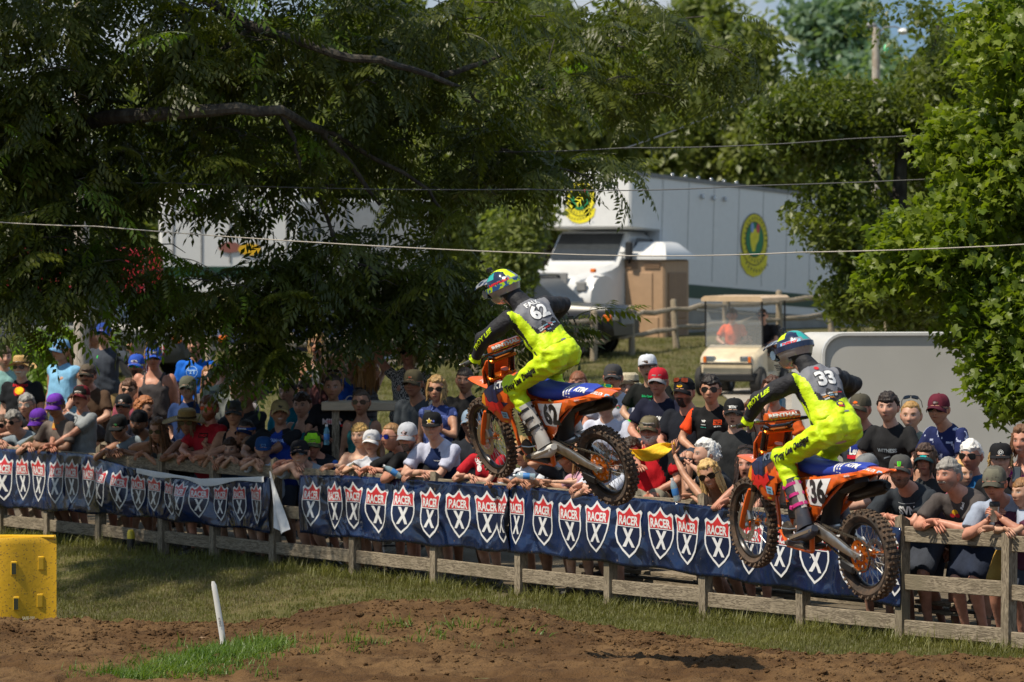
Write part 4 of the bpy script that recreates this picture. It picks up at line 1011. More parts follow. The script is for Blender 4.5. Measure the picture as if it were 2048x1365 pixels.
 # ---------------- trousers
 if pants:
  pm = MB(); pm.loft(torso_rings(pel, U, Rt, Fw, s, .008, belly * .6, female, t0=-.14, t1=.05))
  for side in (1, -1):
   A, K, N = Hi[side], Kn[side], An[side]
   if pants[0] == 'shorts': pm.tube([A, A.lerp(K, .5), A.lerp(K, .95)], [.102*s, .098*s, .095*s], 12)
   elif pants[0] == 'briefs': pm.tube([A, A.lerp(K, .35)], [.10*s, .09*s], 12)
   else: pm.tube([A, A.lerp(K, .5), K, K.lerp(N, .5), N], [.100*s, .090*s, .074*s, .070*s, .062*s], 12)
  pmat = cloth(pants[1])
  def pants_cb(v, f, nr):
   link('trousers' if pants[0] != 'shorts' else 'shorts', np_mesh('trousers', v - np.array(O), f, pmat), root)
  queue_remesh(pm, .038, 2, pants_cb)
 # ---------------- shoes
 fm = MB()
 for side in (1, -1):
  N = An[side]; t = (fb + Rt * side * .25).normalized(); g = Vector((N.x, N.y, N.z - .07 * s)); lat = Z.cross(t)
  pts = []
  rings = []
  for (x, w, h) in ((-.075, .028, .035), (-.05, .036, .07), (0, .038, .085), (.06, .040, .062), (.12, .045, .045), (.165, .040, .034), (.195, .020, .02)):
   c = g + t * x * s + Z * h * .5 * s; rings.append([c + lat * (w * s * math.cos(a)) + Z * (h * .5 * s * math.sin(a)) for a in np.linspace(0, 2*math.pi, 9)[:-1]])
  fm.loft(rings)
 fm.v = [tuple(Vector(p) - O) for p in fm.v]
 fm.build('shoes', plain('shoe', shoes, .7), root, fix=True)
 # ---------------- head gear
 hmL = Matrix.Translation(-O) @ hm
 def place(mb_): mb_.v = [tuple(hmL @ Vector(p)) for p in mb_.v]; return mb_
 if hair and hair[0] != 'none':
  st = hair[0]; hmat = mat('hair_' + hair[1].strip('#'), hc, .55, var=.35, vscale=30, bump=.6, bscale=70, stretch=(1, 1, .25))
  hv, hf = hair_shell(st, {'crew': .006, 'short': .017, 'gray': .016, 'bob': .020, 'long': .016, 'tied': .008, 'puffy': .020, 'ponytail': .008, 'bald': .003}.get(st, .012), seed, mask_off=(.012 if st == 'bald' else 0), base=hp_pts)
  if hat and hat[0] != 'visor':
   keep = hv[hf].mean(1)[:, 2] < .07; hf = hf[keep]
  hx = MB(); hx.v = [tuple(p) for p in hv]; hx.f = [tuple(q) for q in hf.tolist()]; hx.m = [0] * len(hx.f)
  if st == 'long': strands(hx, 46, .27 * (.8 if kid else 1), seed)
  elif st == 'bob': strands(hx, 42, .13, seed, width=.014)
  elif st == 'ponytail': strands(hx, 14, .26, seed, side=.35, width=.012, rootz=.0)
  elif st == 'braids': strands(hx, 5, .30, seed, side=1.5, width=.012); strands(hx, 5, .30, seed + 1, side=-1.5, width=.012)
  elif st == 'puffy': strands(hx, 30, .06, seed, width=.013, ang=(-1.9, 1.9), rootz=.045)
  elif st == 'sideburn': strands(hx, 14, .07, seed, side=1.5, width=.012, rootz=.01); strands(hx, 14, .07, seed + 1, side=-1.5, width=.012, rootz=.01)
  place(hx); hx.build('hair', hmat, root, fix=False)
 if beard:
  kind, bh = beard; p = hp_pts; x, y, z = p.T; fr = HDY.ravel() < .15
  if kind == 'full': w = sst(-.030, -.056, z) * fr * (1 - 1.3 * g_(x, .024) * g_(z + .053, .011))
  elif kind == 'goatee': w = sst(-.034, -.040, z) * (np.abs(x) < .030) * fr * (1 - g_(x, .016) * g_(z + .054, .006))
  else: w = (np.abs(x) < .034) * g_(z + .042, .009) * fr
  w = np.asarray(w, float); no = np.array([noise.noise(Vector(q) * 90) for q in p]); nd = np.stack([HDX.ravel(), HDY.ravel(), HDZ.ravel() * .6], 1)
  V = p + nd * ((.005 + .005 * no) * w - .004 * (1 - w))[:, None]; hf = HF[(w[HF] > .15).any(1)]
  bx = MB(); bx.v = [tuple(q) for q in V]; bx.f = [tuple(q) for q in hf.tolist()]; bx.m = [0] * len(bx.f); place(bx)
  bx.build('beard', mat('beard_' + bh.strip('#'), tuple(v * 1.25 + .012 for v in hexc(bh)), .7, var=.4, vscale=60, bump=.6, bscale=90), root, fix=False)
 if hat:
  kind = hat[0]
  if kind in ('cap', 'flat', 'backcap'):
   cm = cap_mb('flat' if kind == 'flat' else 'cap', kind == 'backcap'); place(cm); cap = cm.build('cap', [cloth(hat[1]), cloth(hat[2] if len(hat) > 2 else hat[1]), cloth(hat[3] if len(hat) > 3 else hat[1])], root)
   if hatprint:
    bvh = BVHTree.FromPolygons([tuple(v.co) for v in cap.data.vertices], [tuple(f_.vertices) for f_ in cap.data.polygons])
    og = hmL @ Vector((0, -.16, .075)); xd = (hmL.to_3x3() @ Vector((1, 0, 0))); yd = hmL.to_3x3() @ Vector((0, .25, 1))
    decal('cap_print', [(sh, cloth(mm)) for sh, mm in hatprint], og, xd, yd, root, bvh, off=.0025, reach=.4, step=.02)
  elif kind == 'straw':
   sm_ = straw_mb(hat[2] if len(hat) > 2 else .17, flatness=.0); place(sm_)
   sm_.build('straw_hat', mat('straw' + hat[1].strip('#'), hexc(hat[1]), .8, var=.3, vscale=60, bump=.8, bscale=120, stretch=(1, 1, 3)), root)
   b2 = MB(); b2.lathe([(.0905, .050), (.0915, .050), (.0905, .068), (.0895, .068)], TM(sc=(1, 1.12, 1)), 24); place(b2); b2.build('hat_band', cloth('#4a3a28'), root)
  elif kind == 'visor':
   cm = cap_mb('cap'); vm = MB(); keep = [i for i, f in enumerate(cm.f) if cm.m[i] == 1 or (np.mean([cm.v[q][2] for q in f]) < .060)]
   cm.f = [cm.f[i] for i in keep]; cm.m = [1 if cm.m[i] == 1 else 0 for i in keep]; place(cm)
   cap = cm.build('visor', [cloth(hat[1]), cloth(hat[2] if len(hat) > 2 else hat[1])], root)
   if hatprint:
    bvh = BVHTree.FromPolygons([tuple(v.co) for v in cap.data.vertices], [tuple(f_.vertices) for f_ in cap.data.polygons])
    og = hmL @ Vector((0, -.16, .046)); xd = (hmL.to_3x3() @ Vector((1, 0, 0))); yd = hmL.to_3x3() @ Vector((0, .1, 1))
    decal('cap_print', [(sh, cloth(mm)) for sh, mm in hatprint], og, xd, yd, root, bvh, off=.0025, reach=.4, step=.02)
 if glasses:
  gm = glasses_mb(1.0 if len(glasses) < 4 else glasses[3]); where = glasses[2] if len(glasses) > 2 else 'eyes'
  if where == 'top': gm.v = [tuple(TM((0, .045, .075), (R(-52), 0, 0)) @ Vector(p)) for p in gm.v]
  if where == 'cap': gm.v = [tuple(TM((0, .018, .062), (R(-22), 0, 0), (1.08, 1.08, 1)) @ Vector(p)) for p in gm.v]
  place(gm)
  lens = {'dark': plain('lens_dark', (.006, .006, .007), .08, spec=.8, var=.05), 'green': plain('lens_green', (.01, .30, .16), .12, metal=.7, var=.3, vscale=40), 'blue': plain('lens_blue', (.02, .04, .5), .1, metal=.7, var=.3, vscale=40),
    'orange': plain('lens_orange', (.35, .06, .02), .12, metal=.6, var=.5, vscale=40), 'clear': glass_mat('lens_clear', alpha=.18) if 'lens_clear' not in bpy.data.materials else bpy.data.materials['lens_clear'], 'brown': plain('lens_brown', (.03, .018, .01), .1, var=.1)}[glasses[0]]
  gm.build('sunglasses' if glasses[0] != 'clear' else 'spectacles', [lens, plain('frame' + glasses[1].strip('#'), glasses[1], .35)], root)
 return dict(root=root, H=H, Wr=Wr, Hd=Hd, O=O, pel=pel, U=U, Rt=Rt, Fw=Fw, s=s, El=El, Sh=Sh)
# ================================================================= MOTORCYCLES AND RIDERS (bike space: X forward, Y left, Z up, origin at the rear axle)
M_ORG = mat('bike_orange', (.75, .12, .012), .30, color2=(.36, .13, .04), mix=(.58, .78), coat=.4, vscale=11, detail=8)
M_ORGM = mat('anodised_orange', (.80, .20, .02), .25, metal=.85, var=.05)
M_NVY = mat('bike_navy', (.010, .016, .07), .28, var=.1, coat=.4)
M_SEAT = mat('seat_blue', (.018, .045, .36), .55, var=.1, bump=.1, bscale=60)
M_BLK = mat('black_plastic', (.012, .012, .013), .5, var=.2)
M_BLKG = mat('black_gloss', (.008, .008, .009), .2, var=.2, coat=.5)
M_RUB = mat('muddy_rubber', (.030, .022, .016), .85, color2=(.115, .070, .042), mix=(.40, .68), vscale=14, bump=.3, bscale=80)
M_TREAD = mat('muddy_knob', (.045, .032, .022), .9, color2=(.16, .10, .06), mix=(.35, .65), vscale=25)
M_ALU = mat('brushed_alloy', (.55, .53, .50), .32, metal=.9, color2=(.30, .24, .18), mix=(.45, .75), vscale=9)
M_STEEL = mat('steel', (.45, .43, .40), .3, metal=.9, var=.2)
M_RIM = mat('black_rim', (.02, .02, .022), .3, metal=.6, color2=(.10, .07, .05), mix=(.5, .8), vscale=8)
M_ENG = mat('engine_grey', (.06, .055, .05), .5, metal=.5, color2=(.14, .10, .07), mix=(.45, .75), vscale=10)
M_MUF = mat('muffler_black', (.02, .018, .016), .42, metal=.3, var=.3, vscale=8)
M_WHT = plain('graphic_white', (.78, .78, .78), .35, var=.02); M_INK = plain('graphic_black', (.012, .012, .014), .35, var=.05); M_RDG = plain('graphic_red', (.65, .02, .02), .3, var=.05)
M_YLG = plain('graphic_yellow', (.80, .55, .02), .3, var=.05); M_SKY = plain('graphic_sky', (.25, .5, .68), .35, var=.05); M_ORL = plain('graphic_amber', (.85, .32, .02), .3, var=.04)
def wheel_tree(parent, name, R0, tw, rimr, front, rot):
 w = empty(name, (0, 0, 0), rot); w.parent = parent
 W = Euler((R(-90), 0, 0)).to_matrix().to_4x4()                   # lathe axis z -> Y
 mb = MB(); k = tw / 2; d = R0 - .014
 prof = [(rimr + .004, -k * .55), (rimr + .03, -k * .85), (d - .035, -k * .98), (d - .012, -k * .80), (d, -k * .4), (d + .002, 0), (d, k * .4), (d - .012, k * .80), (d - .035, k * .98), (rimr + .03, k * .85), (rimr + .004, k * .55)]
 mb.lathe(prof, W, 64)
 nk = 54 if front else 50
 for j in range(nk):
  a = 2 * math.pi * j / nk
  for q, (y, ra, hh, wx, wy) in enumerate((((-.30, 1.0, .017, .013, .016), (.30, 1.0, .017, .013, .016), (-.86, .965, .018, .012, .012), (.86, .965, .018, .012, .012)) if j % 2 == 0 else ((0, 1.0, .017, .013, .020), (-.62, .985, .017, .012, .013), (.62, .985, .017, .012, .013)))):
   tilt = -y * .75; rr_ = d * (1 - .055 * abs(y) ** 3)
   c = Vector((math.cos(a) * rr_, y * k, math.sin(a) * rr_))
   Rm = Matrix.Rotation(-a, 3, 'Y') @ Matrix.Rotation(-tilt * .0 + (math.copysign(abs(y) ** 2 * .8, y)), 3, 'Z')
   mb.box(c, (hh * 1.5, wy * 1.25 * 1.15, wx * 1.5), Rm, mi=1, bev=.002)
 tyre = mb.build('tyre', [M_RUB, M_TREAD], w)
 mb = MB(); kk = k * .52
 mb.lathe([(rimr - .010, -kk), (rimr + .008, -kk), (rimr + .009, -kk * .8), (rimr - .006, -kk * .5), (rimr - .012, 0), (rimr - .006, kk * .5), (rimr + .009, kk * .8), (rimr + .008, kk), (rimr - .010, kk), (rimr - .020, kk * .5), (rimr - .024, 0), (rimr - .020, -kk * .5), (rimr - .010, -kk)], W, 56)
 rim = mb.build('rim', M_RIM, w)
 hw = .045 if front else .055
 mb = MB(); mb.lathe([(.001, -hw - .02), (.013, -hw - .02), (.013, -hw), (.032, -hw), (.034, -hw + .008), (.020, -hw + .016), (.018, 0), (.020, hw - .016), (.034, hw - .008), (.032, hw), (.014, hw), (.014, hw + .03), (.001, hw + .03)], W, 20)
 mb.build('hub', M_ORGM, w)
 mb = MB()
 for j in range(36):
  a = 2 * math.pi * j / 36; s_ = 1 if j % 2 else -1; a2 = a + (.42 if (j // 2) % 2 else -.42)
  mb.tube([(math.cos(a2) * .031, s_ * (hw - .01), math.sin(a2) * .031), (math.cos(a) * (rimr - .012), s_ * .006, math.sin(a) * (rimr - .012))], .0022, 4)
 mb.build('spokes', M_STEEL, w)
 def plate(rad, inner, teeth, holes, t, y, nm, m, hr, hrad, depth=.006):
  out = []
  nt = teeth * 2 if teeth else 40
  for j in range(nt):
   a = 2 * math.pi * j / nt; r_ = rad * (1 + (depth / rad if (teeth and j % 2) else 0)); out.append((r_ * math.cos(a), r_ * math.sin(a)))
  hl = [[(inner * math.cos(a), inner * math.sin(a)) for a in np.linspace(0, -2 * math.pi, 17)[:-1]]]
  for h in range(holes):
   a = 2 * math.pi * h / holes; cx, cy = hrad * math.cos(a), hrad * math.sin(a)
   hl.append([(cx + hr * math.cos(b) * (1 if h % 2 else .8), cy + hr * math.sin(b) * (1 if h % 2 else .8)) for b in np.linspace(0, -2 * math.pi, 13)[:-1]])
  sh = fill2d(out, hl); mb = MB()
  mb.add([W @ Vector((x, y_, y)) for x, y_ in sh[0]], sh[1]); o = mb.build(nm, m, w, smooth=False)
  so = o.modifiers.new('thickness', 'SOLIDIFY'); so.thickness = t; so.offset = 0; return o
 if front: plate(.130, .085, 20, 18, .004, .062, 'brake_disc', M_STEEL, .006, .108, .006)
 else:
  plate(.118, .040, 48, 10, .007, .070, 'sprocket', M_ORGM, .017, .082, .006); plate(.110, .070, 16, 12, .004, -.062, 'brake_disc', M_STEEL, .006, .09, .006)
 return w
def bike(M, number, label, steer):
 root = empty('motorcycle', (0, 0, 0), (0, 0, 0), label, 'motorcycle', 'racing motorcycles in the air')
 root.matrix_world = M; root.location = M.translation; root.rotation_euler = M.to_euler()
 rw = wheel_tree(root, 'rear_wheel', .338, .108, .243, False, (0, 0, 0))
 fw = wheel_tree(root, 'front_wheel', .350, .086, .268, True, (0, 0, R(steer))); fw.location = (1.485, 0, 0)
 mb = MB()
 for s in (1, -1):
  rings = []
  for (x, z, w, h) in ((-.05, 0, .012, .020), (.02, 0, .016, .026), (.12, .015, .016, .030), (.34, .075, .018, .045), (.50, .125, .020, .040), (.60, .145, .022, .030)):
   y = s * (.088 + (.02 if x > .4 else 0)); rings.append([Vector((x, y + a * w, z + b * h)) for a, b in ((-1, -.8), (-.7, -1), (.7, -1), (1, -.8), (1, .8), (.7, 1), (-.7, 1), (-1, .8))])
  mb.loft(rings)
 mb.box((.48, 0, .12), (.06, .18, .05), bev=.01)
 mb.build('swingarm', M_ALU, root)
 mb = MB(); mb.cyl((0, -.12, 0), (0, .125, 0), .012); mb.cyl((0, .100, 0), (0, .128, 0), .022, n=6); mb.box((-.02, .108, 0), (.07, .012, .045), bev=.005); mb.build('axle_block', M_STEEL, root)
 mb = MB(); n = 46; pts = []
 top0, top1 = Vector((0, .074, .121)), Vector((.64, .074, .185)); bot0, bot1 = Vector((.02, .074, -.119)), Vector((.63, .074, .118))
 for a_, b_ in ((top0, top1), (bot0, bot1), (top1, Vector((.655, .074, .15))), (Vector((.655, .074, .15)), bot1), (top0, Vector((-.085, .074, .085))), (Vector((-.085, .074, .085)), Vector((-.12, .074, 0))), (Vector((-.12, .074, 0)), Vector((-.085, .074, -.085))), (Vector((-.085, .074, -.085)), bot0)):
  n = max(3, int((b_ - a_).length / .0145))
  for i in range(n):
   p = a_.lerp(b_, (i + .5) / n); p.z -= (.012 if n > 20 else 0) * math.sin(math.pi * (i + .5) / n); L_ = (b_ - a_).length / n
   mb.box(p, (L_ * 1.04, .016 if i % 2 else .011, .013), rot=(0, -math.atan2(b_.z - a_.z, b_.x - a_.x), 0))
 mb.build('chain', mat('chain', (.10, .085, .065), .5, metal=.6, var=.4, vscale=60), root)
 mb = MB(); mb.box((.16, .074, -.105), (.17, .030, .075), rot=(0, R(-10), 0), bev=.015); mb.build('chain_guide', M_BLK, root)
 mb = MB()
 mb.cyl((1.135, 0, .66), (1.185, 0, .50), .034)
 for s in (1, -1):
  mb.tube([(1.13, s * .03, .60), (1.02, s * .085, .52), (.80, s * .115, .36), (.62, s * .105, .20), (.575, s * .095, .10), (.60, s * .08, -.06)], [(.018, .030)] * 6, 8)
  mb.tube([(1.16, s * .02, .52), (1.10, s * .045, .25), (1.04, s * .06, .03), (.92, s * .07, -.075), (.60, s * .08, -.07)], .016, 8)
  mb.tube([(.66, s * .09, .34), (.40, s * .08, .47), (.12, s * .07, .58), (-.02, s * .05, .60)], .011, 6)
  mb.tube([(.58, s * .09, .17), (.36, s * .085, .38), (.16, s * .07, .55)], .011, 6)
 mb.build('frame', M_ORG, root)
 mb = MB()
 mb.ell((.73, 0, .085), (.175, .105, .125), 16, 10); mb.lathe([(.001, 0), (.078, 0), (.085, .012), (.085, .03)], frame((.66, .135, .10), (1, 0, 0), (0, 0, 1), (0, -1, 0)), 20)
 mb.lathe([(.001, 0), (.060, 0), (.066, .02)], frame((.86, .13, .06), (1, 0, 0), (0, 0, 1), (0, -1, 0)), 18)
 mb.box((.87, 0, .20), (.13, .15, .14), rot=(0, R(12), 0), bev=.015); mb.box((.895, 0, .33), (.14, .13, .13), rot=(0, R(12), 0), bev=.02)
 for k in range(5): mb.box((.875 + k * .003, 0, .17 + k * .022), (.155, .17, .006), rot=(0, R(12), 0))
 mb.box((.80, .0, -.055), (.30, .19, .04), bev=.012)
 mb.cyl((.64, .11, .15), (.64, .135, .15), .035, n=14); mb.tube([(.52, .10, .30), (.60, .115, .24), (.66, .11, .19)], .014, 6)
 mb.build('engine', M_ENG, root)
 mb = MB(); mb.tube([(.96, -.03, .33), (1.05, -.06, .22), (1.03, -.13, .08), (.90, -.15, .05), (.70, -.15, .16), (.52, -.13, .32), (.40, -.13, .38)], .020, 10); mb.build('exhaust_pipe', M_STEEL, root)
 mb = MB(); a_, b_ = Vector((.46, -.125, .36)), Vector((-.05, -.135, .505)); dd = (b_ - a_).normalized()
 mb.tube([a_, a_ + dd * .05, a_ + dd * .10, b_ - dd * .06, b_], [(.025, .025), (.045, .055), (.052, .062), (.050, .058), (.034, .038)], 14)
 mb.tube([b_ - dd * .01, b_ + dd * .022, b_ + dd * .022, b_ - dd * .02], [.026, .026, .019, .016], 14, caps=False); mb.build('muffler', M_MUF, root)
 def skin_loft(name, secs, m, n=12, p=2.6):
  mb = MB(); rings = []
  for (x, z0, z1, w) in secs:
   c = Vector((x, 0, (z0 + z1) / 2)); rings.append(ring_ell(c, Vector((0, 1, 0)), Vector((0, 0, 1)), w, (z1 - z0) / 2, n, p))
  mb.loft(rings); return mb.build(name, m, root)
 skin_loft('tank', [(1.10, .54, .63, .05), (1.0, .46, .645, .11), (.88, .44, .635, .13), (.76, .46, .60, .11)], M_ORG)
 sb = skin_loft('seat', [(.96, .57, .655, .045), (.90, .54, .665, .075), (.76, .50, .635, .090), (.58, .50, .615, .105), (.40, .515, .625, .11), (.20, .555, .655, .108), (.04, .59, .675, .095), (-.06, .61, .675, .06)], M_SEAT, 16, 3.0)
 bseat = BVHTree.FromPolygons([tuple(v.co) for v in sb.data.vertices], [tuple(f.vertices) for f in sb.data.polygons])
 for k in range(3): decal('seat_stripe', [(xf2d(rect2d(.018, .34), 1, 1, 0, 0), M_WHT)], (.27 - k * .034, .06, .72), (-1, 0, 0), (0, -.75, .6), sb, bseat, off=.0025, reach=.5, step=.02)
 decal('seat_lettering', [(xf2d(text2d('KTM', .06, .25), .048, .044), M_WHT)], (.08, .07, .66), (-1, 0, 0), (0, -.55, .8), sb, bseat, off=.003, reach=.5, step=.02)
 mb = MB(); rings = []
 for (x, z, w, dr) in ((.30, .585, .135, .06), (.10, .635, .125, .055), (-.06, .665, .105, .045), (-.20, .672, .075, .030), (-.27, .668, .045, .012)):
  rings.append([Vector((x, y * w, z - dr * abs(y) ** 2.2 - .008 * 0)) for y in np.linspace(-1, 1, 11)] + [Vector((x, y * w * .96, z - .006 - dr * abs(y) ** 2.2)) for y in np.linspace(1, -1, 11)])
 mb.loft(rings); rf = mb.build('rear_fender', M_ORG, root)
 decal('fender_lettering', [(xf2d(text2d('RED BULL KTM', .03, .15), .016, .028), M_WHT), (xf2d(rect2d(.05, .022), 1, 1, .13, 0), M_SKY)], (-.10, .075, .665), (-1, 0, 0), (0, -.6, .8), rf,
   BVHTree.FromPolygons([tuple(v.co) for v in rf.data.vertices], [tuple(f.vertices) for f in rf.data.polygons]), off=.003, reach=.4, step=.03)
 mb = MB(); rings = []
 for (x, z) in ((.0, .62), (.16, .54), (.30, .46), (.40, .34), (.455, .22), (.48, .08)):
  t = Vector((.55, 0, -.83)) if x > .3 else Vector((.85, 0, -.5)); nn = Vector((t.z, 0, -t.x)) * -1
  rings.append([Vector((x, y * .085, z)) + nn * (.02 * y * y) for y in np.linspace(-1, 1, 7)] + [Vector((x - .008, y * .085, z - .006)) + nn * (.02 * y * y) for y in np.linspace(1, -1, 7)])
 mb.loft(rings); mb.box((.22, -.02, .50), (.30, .13, .12), rot=(0, R(22), 0), bev=.03); mb.build('mudguard', M_BLK, root)
 def panel(name, poly, y, bulge, m, t=.006, s=1, roll=0.0):
  """polygon in X,Z bulging outwards; side s"""
  P2 = [(x, z) for x, z in poly]; sh = cut2d(fill2d(P2), .06); c = np.mean(P2, 0); mb = MB()
  def yy(x, z): return s * (y + bulge * (1 - min(1, ((x - c[0]) / .30) ** 2)) * (1 - min(1, ((z - c[1]) / .22) ** 2)) + roll * (z - c[1]))
  mb.add([(x, yy(x, z), z) for x, z in sh[0]], sh[1]); o = mb.build(name, m, root, fix=True)
  so = o.modifiers.new('thickness', 'SOLIDIFY'); so.thickness = t; so.offset = 0; return o, yy
 def ondecal(parent, shapes, yy, s=1, off=.006, step=.05, name='panel_graphic'):
  mb = MB(); mats = []
  for k, (sh, m) in enumerate(shapes):
   if m not in mats: mats.append(m)
   sh = cut2d(sh, step); mb.add([(x, yy(x, z) + s * (off + .0012 * k), z) for x, z in sh[0]], sh[1], mats.index(m))
  return mb.build(name, mats, parent, smooth=False, fix=False)
 SP = [(.80, .455), (.60, .50), (.42, .53), (.20, .58), (.0, .625), (-.20, .655), (-.215, .640), (.05, .565), (.20, .50), (.335, .40), (.375, .32), (.43, .26), (.53, .175), (.60, .23), (.65, .32), (.72, .40)]
 WP = [(.62, .475), (.26, .545), (.33, .40), (.39, .315), (.555, .30), (.60, .37)]
 SHR = [(1.30, .40), (1.26, .47), (1.17, .545), (1.05, .60), (.94, .645), (.80, .655), (.76, .62), (.88, .52), (.78, .46), (.86, .42), (.90, .33), (.95, .27), (1.06, .265), (1.12, .33), (1.24, .375)]
 NV = [(1.22, .515), (1.10, .585), (.95, .645), (.80, .66), (.78, .62), (.92, .585), (1.02, .52), (1.00, .47), (.88, .47), (.96, .42), (1.16, .44)]
 for s in (1, -1):
  sp, yy = panel('side_panel', SP, .105, .045, M_ORG, s=s)
  fl = (lambda sh: sh) if s == 1 else (lambda sh: sh)
  def tx(sh, ox, oz, rot=0): return xf2d(([(-x, y) for x, y in sh[0]] if s == 1 else sh[0], [tuple(reversed(f)) for f in sh[1]] if s == 1 else sh[1]), 1, 1, ox, oz, rot)
  nb_ = xf2d(text2d(number, .05), .155, .165)
  ondecal(sp, [(fill2d(WP), M_WHT), (tx(nb_, .43, .42, R(-8) * s), M_INK), (tx(xf2d(text2d('adidas', .03), .024, .022), .60, .265, R(-10) * s), M_WHT),
      (tx(xf2d(star2d(.030, .5, 3), 1, 1), .60, .315), M_WHT), (tx(xf2d(text2d('dunlop', .02, .2), .016, .018), .09, .585, R(-14) * s), M_WHT), (tx(xf2d(text2d('transpart', .02, .2), .018, .020), .70, .44, R(-12) * s), M_WHT)] +
     [(xf2d(rect2d(.018, .018), 1, 1, .60 - .026 * (i % 2) + .01 * j, .345 + .026 * i), M_ORG) for i in range(4) for j in range(1)], yy, s)
  sr, yy2 = panel('radiator_shroud', SHR, .165, .05, M_ORG, s=s)
  bull = [(1.20, .36), (1.15, .41), (1.17, .45), (1.13, .44), (1.09, .455), (1.03, .45), (.98, .48), (.955, .52), (.965, .47), (.94, .43), (.97, .41), (1.0, .38), (.96, .345), (1.02, .36), (1.05, .385), (1.09, .37), (1.12, .33), (1.13, .365)]
  ondecal(sr, [(fill2d(NV), M_NVY), (fill2d([(1.29, .405), (1.25, .475), (1.21, .505), (1.19, .42), (1.22, .385)]), M_ORL), (fill2d([(1.22, .385), (1.20, .48), (1.17, .47), (1.16, .40)]), M_RDG), (fill2d(bull), M_RDG),
      (tx(xf2d(text2d('KTM', .05, .25), .060, .048), .96, .615, R(-16) * s), M_WHT), (xf2d(rect2d(.075, .06), 1, 1, .955, .355), M_SKY), (tx(xf2d(text2d('factory', .02), .012, .018), .955, .365), M_INK), (tx(xf2d(text2d('racing', .02), .012, .018), .955, .342), M_INK),
      (tx(xf2d(text2d('motul', .04), .014, .018), .97, .295), M_YLG)], yy2, s)
  mb = MB(); mb.box((1.04, s * .115, .40), (.035, .09, .24), rot=(0, R(-14), 0), bev=.008)
  for k in range(9): mb.box((1.018, s * .115, .30 + k * .024), (.008, .085, .006), rot=(0, R(-14), 0))
  mb.build('radiator', M_BLK, root)
  mb = MB(); mb.box((.67, s * .17, .045), (.055, .11, .022), bev=.004)
  for k in range(5): mb.box((.648 + .011 * k, s * .185, .060), (.004, .075, .012))
  mb.build('footpeg', M_STEEL, root)
 mb = MB(); mb.tube([(.70, .13, .10), (.80, .14, .075), (.90, .15, .07)], .008, 6); mb.cyl((.90, .14, .07), (.90, .185, .07), .010); mb.build('gear_lever', M_STEEL, root)
 fk = empty('fork', (1.20, 0, .45), (0, 0, 0)); fk.parent = root; fk.rotation_euler = (0, 0, R(steer) * .6)
 T = Vector((1.20, 0, .45))
 def L(x, y, z): return (x - T.x, y - T.y, z - T.z)
 for s in (1, -1):
  mb = MB(); mb.tube([L(1.135, s * .100, .80), L(1.185, s * .100, .62), L(1.30, s * .100, .36), L(1.335, s * .100, .28)], [.027, .028, .028, .027], 12); mb.build('fork_tube', M_BLKG, fk)
  mb = MB(); mb.tube([L(1.33, s * .100, .29), L(1.445, s * .100, .03)], .024, 10); mb.box(L(1.475, s * .098, .0), (.08, .034, .065), rot=(0, R(20), 0), bev=.012); mb.build('fork_foot', M_STEEL, fk)
  mb = MB(); mb.tube([L(1.345, s * .118, .29), L(1.375, s * .120, .22), L(1.44, s * .118, .08), L(1.475, s * .112, -.01), L(1.485, s * .106, -.035)], [(.014, .026), (.024, .034), (.022, .034), (.020, .036), (.01, .02)], 10, up=(0, 1, 0)); mb.build('fork_guard', M_ORG, fk)
 mb = MB(); mb.box(L(1.135, 0, .765), (.07, .25, .028), rot=(0, R(-24), 0), bev=.008); mb.box(L(1.185, 0, .60), (.075, .26, .035), rot=(0, R(-24), 0), bev=.008); mb.build('triple_clamp', M_ORGM, fk)
 mb = MB(); mb.box(L(1.40, .100, .085), (.05, .05, .10), rot=(0, R(20), 0), bev=.012); mb.build('brake_caliper', M_STEEL, fk)
 mb = MB(); rings = []
 for (x, z, w, dr) in ((1.06, .545, .055, .03), (1.16, .525, .080, .035), (1.30, .520, .095, .035), (1.44, .520, .090, .03), (1.58, .510, .070, .02), (1.69, .490, .035, .008)):
  rings.append([Vector(L(x, y * w, z - dr * abs(y) ** 2)) for y in np.linspace(-1, 1, 11)] + [Vector(L(x, y * w * .96, z - .006 - dr * abs(y) ** 2)) for y in np.linspace(1, -1, 11)])
 mb.loft(rings); ff = mb.build('front_fender', M_ORG, fk)
 decal('fender_lettering', [(xf2d(text2d('Troy Lee', .02, .2), .030, .045), M_WHT)], L(1.40, .055, .53), (-1, 0, 0), (0, -.6, .8), ff, BVHTree.FromPolygons([tuple(v.co) for v in ff.data.vertices], [tuple(f.vertices) for f in ff.data.polygons]), off=.003, reach=.3, step=.04)
 mb = MB(); mb.prism([(-.11, -.11), (.11, -.11), (.135, .03), (.10, .12), (-.10, .12), (-.135, .03)], .010, frame(L(1.275, 0, .63), (0, 1, 0), (-.36, 0, .93), (.93, 0, .36))); mb.build('front_number_plate', M_ORG, fk)
 bar = MB(); bp = [(1.085, -.40, .845), (1.10, -.26, .855), (1.145, -.14, .835), (1.16, -.08, .80), (1.16, .08, .80), (1.145, .14, .835), (1.10, .26, .855), (1.035 + .05, .40, .845)]
 bp = [L(x - .05, y, z) for x, y, z in bp]; bar.tube(bp, .013, 8); bar.tube([bp[1], bp[6]], .009, 6); hb = bar.build('handlebar', M_BLKG, fk)
